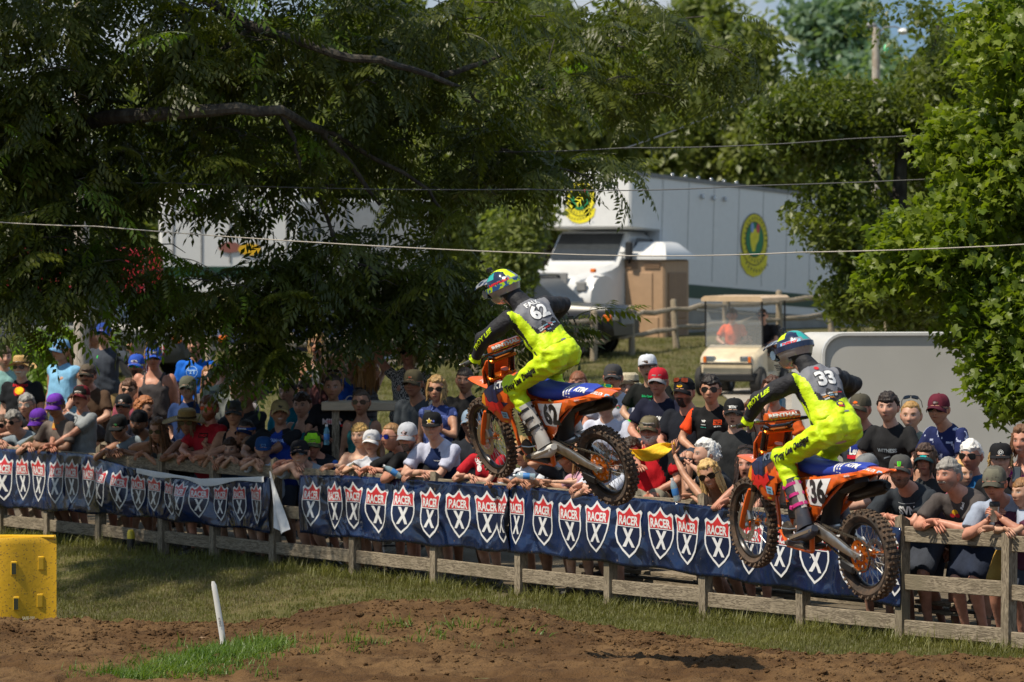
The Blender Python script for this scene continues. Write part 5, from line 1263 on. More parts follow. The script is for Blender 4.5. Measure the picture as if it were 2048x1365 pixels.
 for s in (1, -1):
  g = MB(); g.tube([L(1.04, s * .275, .853), L(1.035, s * .40, .846), L(1.035, s * .415, .845)], [.017, .017, .019], 10); g.build('grip', M_BLK, hb)
  g = MB(); g.tube([L(1.05, s * .25, .86), L(1.11, s * .27, .85), L(1.105, s * .42, .835)], [.006, .006, .005], 6); g.ell(L(1.105, s * .42, .835), (.009,) * 3, 8, 6); g.box(L(1.05, s * .24, .865), (.045, .05, .03), bev=.008); g.build('lever', M_STEEL, hb)
 g = MB(); rings = []
 for y in (-.145, -.14, .14, .145):
  k = .93 if abs(y) > .142 else 1; rings.append([Vector(L(1.075 + .034 * k * math.cos(a), y, .872 + .040 * k * math.sin(a) - .2 * .0)) for a in np.linspace(0, 2 * math.pi, 9)[:-1] + math.pi / 8])
 g.loft(rings); pad = g.build('bar_pad', M_ORG, hb)
 bvp = BVHTree.FromPolygons([tuple(v.co) for v in pad.data.vertices], [tuple(f.vertices) for f in pad.data.polygons])
 decal('pad_lettering', [(xf2d(text2d('RENTHAL', .05), .044, .030, 0, .010), M_WHT), (xf2d(text2d('RENTHAL', .05), .044, .022, 0, -.024), M_YLG)], L(1.04, 0, .885), (0, -1, 0), (.55, 0, .8), pad, bvp, off=.002, reach=.3, step=.03)
 mb = MB()
 mb.tube([L(1.09, .26, .85), L(1.19, .20, .86), L(1.26, .12, .74), L(1.27, .10, .50), L(1.40, .13, .15)], .005, 5)
 mb.tube([L(1.09, -.24, .85), L(1.18, -.20, .84), L(1.20, -.10, .70), L(1.10, -.07, .50)], .005, 5); mb.build('cables', M_BLK, fk)
 return root
# ---------------------------------------------------------------- rider
def bike_matrix(rear, front, Yr, roll):
 r = P(rear[0], rear[1], Yr); lo, hi = Yr, Yr + 1.485
 for _ in range(50):
  m = (lo + hi) / 2
  if (P(front[0], front[1], m) - r).length < 1.485: lo = m
  else: hi = m
 X = (P(front[0], front[1], lo) - r).normalized(); L0 = Vector((0, 0, 1)).cross(X).normalized(); U0 = X.cross(L0)
 Lf = L0 * math.cos(roll) - U0 * math.sin(roll); Up = U0 * math.cos(roll) + L0 * math.sin(roll)
 return frame(r, X, Lf, Up)
M_FLUO = mat('fluo_yellow', (.60, .82, .004), .55, var=.06, vscale=5, bump=.9, bscale=13, detail=4)
M_FLUO2 = mat('fluo_trousers', (.60, .82, .004), .55, vscale=4.5, color2=(.40, .50, .02), mix=(.60, .74), bump=1.3, bscale=10, detail=4)
M_JGREY = mat('jersey_grey', (.17, .175, .20), .7, var=.15, vscale=5, bump=.6, bscale=14)
M_JBLK = mat('jersey_black', (.012, .012, .016), .75, var=.2, bump=1.0, bscale=16)
def rider(BM, num, nameplate, label, helm_txt, boots, back_extra, seed, dz=0.0, dx=0.0):
 root = empty('person', (0, 0, 0), (0, 0, 0), label, 'person', 'racers riding orange motorcycles'); root.location = BM.translation; root.rotation_euler = BM.to_euler()
 V = Vector
 def q(x, y, z): return V((x + dx * (z - .5), y, z + dz * (z - .5)))
 pel = q(.40, 0, .91); nb = q(.735, 0, 1.275); H = q(.93, .02, 1.40)
 U = (nb - pel).normalized(); Rt = V((0, 1, 0)); Fw = Rt.cross(U).normalized()  # Rt = rider's left
 s = .93 * (nb - pel).length / .5 * 1.0; s = .98
 Sh = {1: nb - U * .07 + Rt * .185 + Fw * .03, -1: nb - U * .07 - Rt * .185 + Fw * .03}
 El = {1: V((.875, .345, 1.07)), -1: V((.83, -.47, 1.10))}
 Wr = {1: V((.985, .375, .905)), -1: V((.975, -.385, .915))}
 Hi = {1: pel + Rt * .10 - U * .05, -1: pel - Rt * .10 - U * .05}
 Kn = {1: V((.80, .195, .615)), -1: V((.80, -.20, .62))}; An = {1: V((.575, .175, .215)), -1: V((.575, -.175, .215))}
 pts = 1.0
 mb = MB(); mb.loft(torso_rings(pel, U, Rt, Fw, .98)); mb.tube([nb - U * .03, H - V((0.02, 0, .05))], [.07, .06], 12)
 mb.ell(tuple(H), (.095, .08, .11), 16, 12)
 for k in (1, -1):
  mb.tube([Sh[k], El[k], Wr[k]], [.05, .038, .026], 10); mb.tube([Hi[k], Kn[k], An[k]], [.085, .055, .036], 10)
  mb.tube([An[k], An[k] + V((.0, 0, -.07)), An[k] + V((.08, .01 * k, -.10))], [.032, .030, .022], 8)
 sk = np.array(SKINS['fair'])
 queue_remesh(mb, .016, 2, lambda v, f, n: link('body', np_mesh('body', v, f, M_SKIN, col=np.tile(sk, (len(v), 1))), root))
 sm = MB()
 R_ = torso_rings(pel, U, Rt, Fw, .98, .020, .15, t0=-.02, t1=.45)
 sm.loft(R_ + [ring_ell(pel + U * .485 - Fw * .01, Rt, Fw, .085, .078)]); sm.tube([nb - U * .04, nb.lerp(H, .35), nb.lerp(H, .75)], [.082, .076, .074], 14)
 sm.ell(tuple(pel + U * .10 + Fw * .02), (.15, .165, .12), 14, 10)
 for k in (1, -1):
  S, E, W = Sh[k], El[k], Wr[k]; sm.ell(tuple(S), (.085, .085, .08), 12, 8)
  sm.tube([S, S.lerp(E, .4), S.lerp(E, .8), E, E.lerp(W, .2), E.lerp(W, .6), W], [.080, .074, .066, .064, .062, .050, .036], 14)
  sm.ell(tuple(E + (E - (S + W) / 2).normalized() * .012), (.060, .060, .062), 12, 8)
 ph = seed * 3.1
 def jersey_cb(v, f, nr):
  qv = v - np.array(pel); a = qv @ np.array(Rt); b = qv @ np.array(U); c = qv @ np.array(Fw)
  arm = np.zeros(len(v));
  wr = .0030 * np.sin(b * 40 + 8 * a * np.sin(ph) + 3 * np.sin(a * 22 + ph)) * np.clip(1.2 - b * 2.2, .2, 1) + .003 * np.sin(b * 27 - a * 41 + ph) + .003 * np.sin(a * 60 + b * 33)
  Vv = v + nr * wr[:, None]
  fc = v[f].mean(1); mi = np.zeros(len(f), int); qf = fc - np.array(pel); fa = qf @ np.array(Rt); fb_ = qf @ np.array(U); ff = qf @ np.array(Fw)
  for k in (1, -1):
   S = np.array(Sh[k]); E = np.array(El[k]); W = np.array(Wr[k]); d1 = fc - S; on = (fa * k > .165)
   t = (d1 @ (E - S)) / ((E - S) @ (E - S)); mi[on & (t > -.15 + .0 * fa)] = 2
  back = ff < .02
  grey = back & (fb_ > .13 + .10 * np.abs(fa) / .15 * .5) & (np.abs(fa + .02) < .140 + .10 * (fb_ - .15))
  mi[grey] = 1
  mi[(fb_ > .455) & (mi != 1)] = 2; mi[(fb_ > .475)] = 2
  dark = grey & (fb_ < .22 + .03 * np.sin(fa * 60)); mi[dark] = 2
  me = np_mesh('jersey', Vv, f, [M_FLUO, M_JGREY, M_JBLK], mi=mi); js = link('jersey', me, root)
  bvh = BVHTree.FromPolygons([tuple(x) for x in Vv], f.tolist())
  og = pel + U * .335 - Fw * .25; xd = -Rt
  decal('jersey_number', [(xf2d(text2d(num, .075), .125, .118, 0, 0), M_JBLK), (xf2d(text2d(num, .045), .125, .118, 0, 0), M_WHT)] + ([(xf2d(text2d(nameplate, .03), .045, .045, 0, .092), M_WHT)] if nameplate else [(xf2d(disc2d(.018), 1, 1, -.03, .10), M_RDG)]), tuple(og), tuple(xd), tuple(U), root, bvh, off=.004, reach=.6, step=.03)
  og = pel + U * .185 - Fw * .25; rr = random.Random(seed); bits = []
  for i in range(3):
   for j in range(4 - i): bits.append((xf2d(text2d(rr.choice(['lucas', 'adidas', 'motul', 'GoPro', 'WP']), .02), .013, .015, -.07 + j * .045 + rr.uniform(-.005, .005), .02 - i * .022), rr.choice([M_WHT, M_RDG, M_WHT, M_SKY, M_ORL])))
  decal('sponsor_marks', bits, tuple(og), tuple(xd), tuple(U), root, bvh, off=.004, reach=.6, step=.03)
  if back_extra:
   decal('back_badge', [(xf2d(disc2d(.034, 14, .030), 1, 1), M_NVY), (xf2d(disc2d(.02, 12, .015), 1, 1, 0, .004), M_YLG), (xf2d(text2d('RedBull', .03), .014, .016, 0, -.022), M_RDG)], tuple(pel + U * .10 - Fw * .25 + Rt * -.02), tuple(xd), tuple(U), root, bvh, off=.004, reach=.6, step=.02)
  S, E, W = Sh[1], El[1], Wr[1]; along = (W - S).normalized(); side = V((-.45, .80, .35)); side = (side - along * side.dot(along)).normalized(); up = along.cross(side)
  mid = S.lerp(E, .75).lerp(E.lerp(W, .2), .5)
  decal('sleeve_lettering', [(xf2d(text2d('TROY LEE', .04, .3), .040, .034), M_FLUO)], tuple(mid + side * .2), tuple(-along), tuple(side.cross(-along)), root, bvh, off=.003, reach=.38, step=.03)
 queue_remesh(sm, .0115, 7, jersey_cb)
 pm = MB(); pm.loft(torso_rings(pel, U, Rt, Fw, .98, .018, .1, t0=-.14, t1=.12))
 for k in (1, -1):
  pm.ell(tuple(pel - U * .05 - Fw * .045 + Rt * .065 * k), (.100, .098, .108), 14, 10)
  A, K, N = Hi[k], Kn[k], An[k]
  pm.tube([A, A.lerp(K, .3), A.lerp(K, .6), A.lerp(K, .85), K, K.lerp(N, .15), K.lerp(N, .38), K.lerp(N, .5)], [.108, .100, .087, .078, .075, .073, .069, .066], 16)
  pm.ell(tuple(K + V((.03, .0, .01))), (.078, .075, .085), 14, 10)
 def trousers_cb(v, f, nr):
  w = .0028 * np.sin(v[:, 0] * 45 + v[:, 2] * 60 + ph) + .0022 * np.sin(v[:, 2] * 38 - v[:, 0] * 52 + 2 * np.sin(v[:, 1] * 30)) + .003 * np.sin(v[:, 2] * 95 + ph)
  Vv = v + nr * w[:, None]; tr = link('trousers', np_mesh('trousers', Vv, f, M_FLUO2), root)
  bvh = BVHTree.FromPolygons([tuple(x) for x in Vv], f.tolist())
  A, K = Hi[1], Kn[1]; al = (A - K).normalized(); side = V((-.25, .9, .1)); side = (side - al * side.dot(al)).normalized()
  decal('leg_lettering', [(xf2d(text2d('Troy Lee Designs', .075, .25), .044, .050), M_FLUO), (xf2d(text2d('Troy Lee Designs', .055, .25), .044, .050), M_INK)], tuple(A.lerp(K, .62) + side * .3), tuple(al), tuple(side.cross(al)), root, bvh, off=.003, reach=.55, step=.03)
  w2 = pel + U * .075 - Fw * .02
  decal('waist_tab', [(rect2d(.05, .014), M_JGREY)], tuple(pel + U * .03 - Fw * .25 - Rt * .03), tuple(-Rt), tuple(U), root, bvh, off=.004, reach=.6, step=.02)
 queue_remesh(pm, .0115, 9, trousers_cb)
 bm1, bm2, bm3 = boots
 for k in (1, -1):
  N = An[k]; K = Kn[k]; ax = (K - N).normalized(); mb = MB(); fwd = V((.92, .08 * k, -.38)).normalized(); lat = V((0, 1, 0))
  top = N + ax * .29
  rings = []
  for (p, rx, ry) in ((top + ax * .0, .066, .072), (N + ax * .22, .062, .070), (N + ax * .12, .054, .062), (N + ax * .03, .048, .060), (N - ax * .04 + fwd * .01, .048, .070), (N - ax * .085 + fwd * .03, .046, .080)):
   fx = (V((1, 0, 0)) - ax * ax.x).normalized(); ly = ax.cross(fx); rings.append(ring_ell(p, ly, fx, rx, ry, 14, 2.6))
  mb.loft(rings, mi=0)
  sole = N - ax * .10; rings = []
  for (x, w, h, z) in ((-.085, .030, .04, .0), (-.06, .040, .065, .0), (.0, .043, .085, .0), (.07, .045, .062, -.005), (.13, .046, .050, -.01), (.175, .038, .038, -.012), (.195, .018, .02, -.012)):
   c = sole + fwd * x + V((0, 0, z)); upv = fwd.cross(lat) * -1; rings.append(ring_ell(c + upv * h * .4, lat, upv, w, h * .6, 12, 2.8))
  mb.loft(rings, mi=0)
  boot = mb.build('boot', bm1, root)
  p2 = MB()
  shin = (V((.85, .5 * k, 0)) - ax * (V((.85, .5 * k, 0)).dot(ax))).normalized()
  for h_ in (.245, .165, .085):
   c = N + ax * h_; fx = (V((1, 0, 0)) - ax * ax.x).normalized(); ly = ax.cross(fx)
   p2.loft([ring_ell(c + ax * dz_, ly, fx, .066 - (.245 - h_) * .05, .072 - (.245 - h_) * .02, 14, 2.6) for dz_ in (-.012, .012)]); p2.box(c + ly * (-.062 if (ly.y * k < 0) else .062) * 1 + fx * .02, (.03, .016, .03), bev=.004)
  p2.build('buckle_straps', bm2, boot)
  p3 = MB(); rings = []
  for (x, w) in ((-.09, .034), (-.05, .044), (.06, .048), (.14, .048), (.185, .036), (.20, .015)):
   c = sole + fwd * x + V((0, 0, -.028)); rings.append([c + lat * w + V((0, 0, .012)), c - lat * w + V((0, 0, .012)), c - lat * w - V((0, 0, .010)), c + lat * w - V((0, 0, .010))])
  p3.loft(rings); p3.build('sole', plain('boot_sole', (.20, .15, .10), .8), boot)
  fx = (V((1, 0, 0)) - ax * ax.x).normalized(); ly = ax.cross(fx); sd = ly if ly.y * k > 0 else -ly
  p4 = MB(); p4.loft([ring_ell(N + ax * a_ + fx * .004, ly, fx, w_, d_, 12, 2.4) for a_, w_, d_ in ((.265, .058, .078), (.19, .050, .080), (.05, .040, .070))]); p4.build('shin_plate', bm3, boot)
  c = N + ax * .165 + sd * .068 + fx * .0; xx = -fx if k == 1 else fx; decal('boot_star', [(xf2d(star2d(.034, .45, 5), 1, 1), M_INK), (xf2d(star2d(.024, .45, 5), 1, 1), bm1)], tuple(c), tuple(xx), tuple(ax), boot, None, off=.004)
 for k in (1, -1):
  g = MB(); gp = V((1.035, .335 * k, .850)); W = Wr[k]; hd = (gp - W + V((.02, 0, .045))).normalized(); zz = V((-.45, 0, .9)); zz = (zz - hd * zz.dot(hd)).normalized(); yy = zz.cross(hd).normalized()
  hand_mb(g, frame(W, hd, yy, zz), curl=1.15, sc=1.05, mirror=(yy.y * k > 0), n=7, thumb=1.6, thick=1.25, spread=.02)
  g.tube([W - (W - El[k]).normalized() * -.035, W, W + hd * .03], [.038, .040, .034], 12)
  gl = g.build('glove', M_FLUO, root)
  g2 = MB(); g2.tube([W + (El[k] - W).normalized() * .030, W + (El[k] - W).normalized() * .005], [.041, .041], 12); g2.box(W + hd * .06 + zz * .018, (.045, .05, .012), rot=frame((0, 0, 0), hd, yy, zz).to_3x3(), bev=.004); g2.build('cuff', M_JBLK, gl)
 hl = empty('helmet', tuple(H), (0, 0, 0)); hl.parent = root
 hf = V((.90, .22, -.36)).normalized(); hu = V((.34, 0, .94)); hu = (hu - hf * hu.dot(hf)).normalized(); hx = hf.cross(hu) * -1  # x = left
 hx = hu.cross(hf).normalized()
 HM = frame((0, 0, 0), hx, -hf, hu)                                # head space: face -Y
 SC_H = Matrix.Scale(1.12, 4); HM = HM @ SC_H
 nu, nv = 40, 30; vs = []
 for i in range(nv + 1):
  b = -math.pi / 2 + math.pi * i / nv
  for j in range(nu):
   a = 2 * math.pi * j / nu; dx_, dy_, dz_ = math.sin(a) * math.cos(b), -math.cos(a) * math.cos(b), math.sin(b)
   x = .112 * dx_; y = .140 * dy_ + .006; z = .128 * dz_
   if z < -.02: y = y * (1 + (.28 if y < 0 else -.16) * min(1, (-z - .02) / .07)); x *= 1 - .22 * min(1, (-z - .02) / .10) * (1 if y < 0 else .6)
   z = max(z, -.118 + (.03 if y > 0 else 0))
   if y < -.02 and -.045 < z < .042 and abs(x) < .088: y += .030 * min(1, (-y - .02) / .04)   # eye port
   if y > .09: y += .006 * math.sin(z * 60)
   vs.append((x, y, z))
 fsx = [(i*nu+j, i*nu+(j+1) % nu, (i+1)*nu+(j+1) % nu, (i+1)*nu+j) for i in range(nv) for j in range(nu)]
 sh = MB(); sh.M = HM; mi = []
 cen = [np.mean([vs[q_] for q_ in f], 0) for f in fsx]
 sh.add(vs, fsx)
 for i, c in enumerate(cen):
  x, y, z = c; m = 0
  if z > .035 + .25 * y and z > .03: m = 1
  if z > .045 and abs(x - .01) < .026 + .05 * max(0, -y): m = 2
  if z > .07 and abs(x) > .05 and y < .02: m = 3
  if y < -.03 and -.045 < z < .042 and abs(x) < .085: m = 4
  if z < -.05 and y > .03: m = 4
  sh.m[i] = m
 M_HSIL = mat('helmet_silver', (.42, .42, .44), .25, metal=.6, var=.15, coat=.6); M_HNAV = mat('helmet_navy', (.012, .02, .06), .2, var=.2, coat=.6)
 M_TEAL = mat('helmet_teal', (.02, .36, .33), .25, var=.2, coat=.6)
 mats_h = [M_HSIL, M_HNAV, M_FLUO if seed == 1 else M_TEAL, M_TEAL if seed == 1 else M_FLUO, M_BLK]
 shell = sh.build('helmet_shell', mats_h, hl, fix=True)
 bv = BVHTree.FromPolygons([tuple(v.co) for v in shell.data.vertices], [tuple(f_.vertices) for f_ in shell.data.polygons])
 dirn = (HM.to_3x3() @ V((.80, .60, .12))).normalized(); xd = (HM.to_3x3() @ V((-.60, .80, 0))).normalized() * 1; yd = HM.to_3x3() @ V((0, 0, 1))
 decal('helmet_lettering', [(xf2d(rect2d(.16, .046), 1, 1, 0, -.002), M_NVY if seed == 1 else M_SKY), (xf2d(text2d(helm_txt, .05), .030, .034), M_RDG)], tuple(dirn * .30), tuple(xd), tuple(yd), hl, bv, off=.003, reach=.5, step=.02)
 pk = MB(); pk.M = HM; rings = []
 for t in (0, .33, .66, 1):
  w = .088 - .020 * t * t; yb = -.075 - .135 * t; zb = .098 + .018 * math.sin(t * 2.2) - .02 * t
  rings.append([V((w * u_, yb + .02 * u_ * u_ * (1 - t), zb - .035 * abs(u_) ** 1.8)) for u_ in np.linspace(-1, 1, 9)] + [V((w * u_ * .96, yb + .02 * u_ * u_ * (1 - t), zb - .005 - .035 * abs(u_) ** 1.8)) for u_ in np.linspace(1, -1, 9)])
 pk.loft(rings); pk.build('peak', mat('peak_silver', (.5, .5, .52), .25, metal=.5, color2=(.03, .05, .12), mix=(.45, .55), vscale=22), hl)
 gg = MB(); gg.M = HM
 gg.tube([(x, -.118 - .018 * math.cos(x * 14), .0) for x in (-.075, -.045, 0, .045, .075)], [(.020, .032), (.022, .042), (.022, .040), (.022, .042), (.020, .032)], 12, up=(0, 0, 1)); gg.build('goggles', mat('goggle_lens', (.20, .26, .30), .06, metal=.8, var=.3, vscale=20), hl)
 st = MB(); st.M = HM; rings = []
 for a in np.linspace(-2.4, 2.4, 26) :
  aa = math.pi - a; d_ = V((math.sin(a + math.pi) * .115, .008 - .143 * math.cos(a + math.pi) * 1, .012 + .0 * a)); rings.append([d_ + V((0, 0, .018)), d_ * 1.03 + V((0, 0, .018)), d_ * 1.03 - V((0, 0, .018)), d_ - V((0, 0, .018))])
 st.loft(rings); st.build('goggle_strap', mat('strap_print', (.50, .75, .01), .5, vscale=22, color2=(.02, .10, .30), mix=(.48, .52)) if seed == 1 else M_HNAV, hl)
 cb = MB(); cb.M = HM; cb.box((0.0, -.055, .150), (.040, .030, .036), bev=.005); cb.tube([(0, -.03, .125), (0, -.05, .135)], .012, 8); cb.cyl((0, -.068, .152), (0, -.078, .152), .012); cb.build('action_camera', M_BLK, hl)
 cm = MB(); cm.M = HM
 for i in range(4): cm.box((.0, -.178 + .004 * i, -.055 - .012 * i), (.05, .004, .006))
 cm.build('chin_vent', M_BLK, hl)
 return root
BM_A = bike_matrix((1215, 931), (984, 875), 34.0, R(18)); BM_B = bike_matrix((1737, 1110), (1507, 1045), 31.0, R(5))
bike(BM_A, '62', 'orange motocross bike number 62, the left of the two, airborne over the middle banners', -9)
bike(BM_B, '36', 'orange motocross bike at right, nearer the camera, rear wheel hanging over the banner end', -6)
M_BW = mat('boot_white', (.62, .60, .56), .45, color2=(.30, .22, .14), mix=(.55, .85), vscale=9)
M_BD = mat('boot_dark', (.05, .055, .075), .5, color2=(.20, .14, .09), mix=(.50, .80), vscale=9); M_BP = mat('boot_pink', (.60, .03, .22), .4, var=.2)
rider(BM_A, '62', 'FALK', 'racer in yellow and black gear, FALK 62 on the back, riding the left bike', 'MITCHELL', (M_BW, plain('boot_black', (.02, .02, .02), .4), M_BW), False, 1)
rider(BM_B, '33', '', 'racer in fluorescent yellow numbered 33, silver and teal helmet, riding the right bike', 'DEREK', (M_BD, M_BP, M_BW), True, 2, dz=0.0, dx=-.04)
flush_remesh()
# ================================================================= THE CROWD
def T(t, h, w=None, b=.04, ox=0, oy=0, rot=0): return xf2d(text2d(t, b), w or h, h, ox, oy, rot)
def DS(r, ry=None, ox=0, oy=0, n=14): return xf2d(disc2d(r, n, ry), 1, 1, ox, oy)
def RC(w, h, ox=0, oy=0, rot=0): return xf2d(rect2d(w, h), 1, 1, ox, oy, rot)
W_, K_, R_C, Y_ = '#e8e8e4', '#121214', '#c8202a', '#f2c020'
PP = {}
def pn(key, *a, **k): PP[key] = person(*a, **k)
# --- far left
pn('straw', 'man in a straw cowboy hat and grey moustache, black tee with red and yellow print', 42, 736, 1.6, pose='stand', by=-10, hy=-12, hat=('straw', '#c9a468', .165), hair=('gray', '#bdbab4'), beard=('mous', '#c8c4bc'), glasses=('dark', '#111111'), shirt=('tee', '#16181c'), belly=.6, wide=1.1,
 prints=[(('chest', 0, .30), [(T('BANDIDO', .028, .030, oy=.07), R_C), (DS(.07, .06), R_C), (DS(.055, .045, oy=.01), Y_), (RC(.06, .02, oy=-.05), '#301010')])])
pn('teal', 'person in pale teal shirt half hidden by leaves behind the straw hat', 8, 716, 2.2, pose='stand', by=10, hy=20, hair=('short', '#5a4632'), shirt=('tee', '#7fa8a4'))
pn('denim', 'woman in a light denim cap and pale blue sleeveless top, hands on hips, facing left', 122, 702, 1.9, pose='stand', by=-35, hy=-50, female=True, belly=.75, wide=1.18, hands=('hips', 'down'), hat=('cap', '#6f9cc4'), hair=('ponytail', '#a06a40'), glasses=('dark', '#1a1a2a'), shirt=('cap_sleeve', '#7fb4d8'), pants=('long', '#2c4460'), skin='tan')
pn('camocap', 'man with a dark moustache and camo cap in a brown tee, forearm on his knee', 175, 752, 1.3, pose='sit', by=-30, hy=-12, hat=('cap', '#4a443a', '#3c382e', '#5a5044'), hatprint=[(T('KTM', .018), '#e07030')], glasses=('brown', '#201814'), beard=('mous', '#4a3424'), hair=('short', '#3a2a20'), shirt=('tee', '#4c3a2c'), belly=.5, wide=1.1, hands=('thigh', (131, 822, .9)))
pn('tallgrey', 'tall young man in dark grey tee, blue cap and green mirrored glasses, arm stretched out', 207, 670, 2.5, s=1.02, pose='stand', by=-20, hy=-8, hp=8, hat=('cap', '#24408c'), glasses=('green', '#151515'), shirt=('tee', '#3c424c'), pants=('shorts', '#a08458'), hands=('head', 'down') and ((262, 700, 2.6), 'down'), hair=('crew', '#4a3828'), prints=[(('chest', -.05, .32), [(RC(.012, .035), '#38c050')])])
pn('bare', 'shirtless tanned man in grey shorts behind the tall man in dark grey', 189, 672, 3.0, pose='stand', by=25, hy=30, hair=('short', '#3a2a1c'), shirt=None, pants=('long', '#454c56'), skin='tan', belly=.35)
pn('tank1', 'man in blue cap with green mirrored glasses and light tank top with red print', 273, 733, 1.9, pose='stand', by=-15, hy=-10, hat=('cap', '#2a50b0', '#2a50b0', '#2a50b0'), hatprint=[(T('AXIAL', .022), W_)], glasses=('green', '#c8e020'), beard=('goatee', '#3a2a1c'), hair=('crew', '#4a3828'), shirt=('tank', '#a8b4b4'), prints=[(('chest', 0, .22), [(T('A7X', .05), R_C)])], skin='tan')
pn('tank2', 'broad man in charcoal tank top, blue cap and dark glasses beside the small flag', 307, 717, 1.7, s=1.05, pose='stand', by=-12, hy=4, hat=('cap', '#2a50b0'), hatprint=[(T('AXIAL', .022), W_)], glasses=('dark', '#111111'), hair=('gray', '#8a8680'), shirt=('tank', '#4a4648'), wide=1.1, belly=.3, skin='red')
pn('boyglass', 'boy with brown hair and round sunglasses peering out behind the steelers-style cap'.replace('steelers-style', 'black'), 258, 781, 1.4, s=.85, pose='stand', by=-10, hy=-8, skin='kid', glasses=('dark', '#222222'), hair=('short', '#5a3c28'), shirt=('tee', '#a05060'))
pn('blackcap', 'man in black cap with a round white emblem, dark glasses and black tee', 247, 813, .95, pose='stand', by=-25, hy=-10, hat=('cap', '#14161a'), hatprint=[(DS(.017), W_), (DS(.005, ox=.006), R_C)], glasses=('dark', '#101010'), hair=('crew', '#6a6460'), shirt=('tee', '#15171b'), skin='red')
pn('redhead', 'person with short auburn hair looking down, between the black caps', 288, 818, 1.0, s=.95, pose='stand', by=30, hy=60, hp=-15, female=True, hair=('puffy', '#a0643a'), shirt=('tee', '#1c2030'))
pn('grayhair', 'man with thick grey hair and spectacles in a black polo behind the leftmost rail', 53, 812, .75, pose='lean', by=-35, hy=-12, hair=('gray', '#8c8a86'), glasses=('clear', '#4a4038'), shirt=('polo', '#14161a'))
pn('grayshade', 'grey haired man in wraparound sunglasses and grey tee with yellow print leaning on rail', 27, 845, .35, pose='lean', by=-40, hy=-28, hp=-6, hair=('gray', '#807c76'), glasses=('dark', '#101010'), shirt=('tee', '#7c8890'), prints=[(('chest', .03, .24), [(RC(.07, .06), Y_)])])
pn('camera', 'man with sunglasses at the left edge holding a black camera', 4, 853, .5, pose='lean', by=-25, hy=-20, hair=('crew', '#5a4432'), glasses=('dark', '#101010'), shirt=('tee', '#1c2c44'), hands=('cup', 'cup'))
pn('purple1', 'bearded man in a purple cap and camouflage shirt looking down over the rail', 77, 843, .25, pose='lean', by=-40, hy=-22, hp=-18, hat=('cap', '#5c2c98', '#5c2c98'), hatprint=[(T('Hoosier', .018, .014), W_)], beard=('full', '#8a8078'), hair=('gray', '#6e6a66'), shirt=('tee', '#4a4430', '#2c2a1c'), extra='tie', hands=('rail', 'rail'))
pn('purple2', 'man in a purple cap and taupe tee with orange print, leaning far over', 111, 813, .22, pose='lean', by=-38, hy=-22, hp=-14, hat=('cap', '#6a35a8', '#6a35a8'), hatprint=[(T('Hoosier', .020, .015), W_)], hair=('short', '#4c4038'), shirt=('tee', '#6c625c'), skin='dark', wide=1.05, prints=[(('chest', 0, .30), [(RC(.09, .02, oy=.03), '#c06030'), (RC(.05, .05, ox=-.03), '#c89040'), (RC(.07, .014, oy=-.03), '#a05030')])])
pn('redcap', 'man in a dark red cap and grey tee standing open mouthed at the rail', 162, 796, .55, pose='lean', by=-42, hy=-16, hp=4, mouth=.6, hat=('cap', '#6c1420', '#5c0f1a', '#151515'), hatprint=[(T('HONDA', .016), W_)], hair=('crew', '#8a8078'), shirt=('tee', '#8e9498'), skin='red', belly=.4, wide=1.1, prints=[(('chest', -.03, .25), [(ring2d(.045, .055), '#4c5256'), (T('FT', .03), '#4c5256')])])
pn('flatyellow', 'man in flat black cap with green emblem and pale yellow tank top, forearms on rail', 237, 856, .28, pose='lean', by=-38, hy=-12, hp=-14, hat=('flat', '#17191a'), hatprint=[(DS(.020, .012), '#3a8048')], hair=('crew', '#33261c'), glasses=('dark', '#151515'), shirt=('tank', '#b8a050'), skin='dark')
pn('backcap', 'goateed man in a backwards black cap and grey tee looking down', 277, 846, .38, pose='lean', by=-36, hy=-14, hp=-8, hr=10, hat=('backcap', '#14151a'), beard=('goatee', '#241a14'), hair=('crew', '#241a14'), shirt=('tee', '#7c8890'), skin='dark')
pn('longbrown', 'woman with long brown hair, dark glasses and black top, chin near her fist', 317, 862, .25, pose='lean', by=-30, hy=-22, hp=-10, female=True, hair=('long', '#6c4a2c'), glasses=('dark', '#101010'), shirt=('tank', '#14141a'), hands=('rail', (300, 885, .05)), skin='tan')
# --- second block
pn('bluetee', 'tall man in bright blue tee with a round white print, face dappled by leaves', 391, 692, 2.3, pose='stand', by=-5, hy=-14, hp=6, hair=('crew', '#8a8680'), shirt=('tee', '#1560c4'), skin='tan', prints=[(('chest', -.03, .28), [(ring2d(.062, .068), '#9cc0ec'), (T('IRONMAN', .018, .016, oy=.02), '#9cc0ec'), (T('2 1', .04), '#9cc0ec')])])
pn('braids', 'smiling woman with two braids, olive cap and navy tee', 375, 777, 1.5, pose='stand', by=-12, hy=-8, smile=True, female=True, hat=('cap', '#5a5c50'), glasses=('brown', '#201814'), hair=('braids', '#4a3426'), shirt=('tee', '#1f3560'), belly=.5, wide=1.1, prints=[(('chest', -.02, .20), [(T('BANKS', .03), '#c8a878')])])
pn('brunette', 'young woman with long light brown hair in a grey top, lips parted', 420, 757, 1.9, pose='stand', by=-20, hy=-14, female=True, hair=('long', '#8a6238'), shirt=('cap_sleeve', '#5a524c'), skin='fair', mouth=.3)
pn('cowboys', 'man seen from behind in sage green tee lettered COWBOYS', 449, 742, 1.7, pose='stand', by=150, hy=170, hair=('crew', '#5a4a3a'), shirt=('tee', '#7c8474'), wide=1.1, prints=[(('back', 0, .33), [(T('COWBOYS', .030, .028), '#2c3850'), (T('FOOTBALL', .018, .018, oy=-.05), '#3c4860')])])
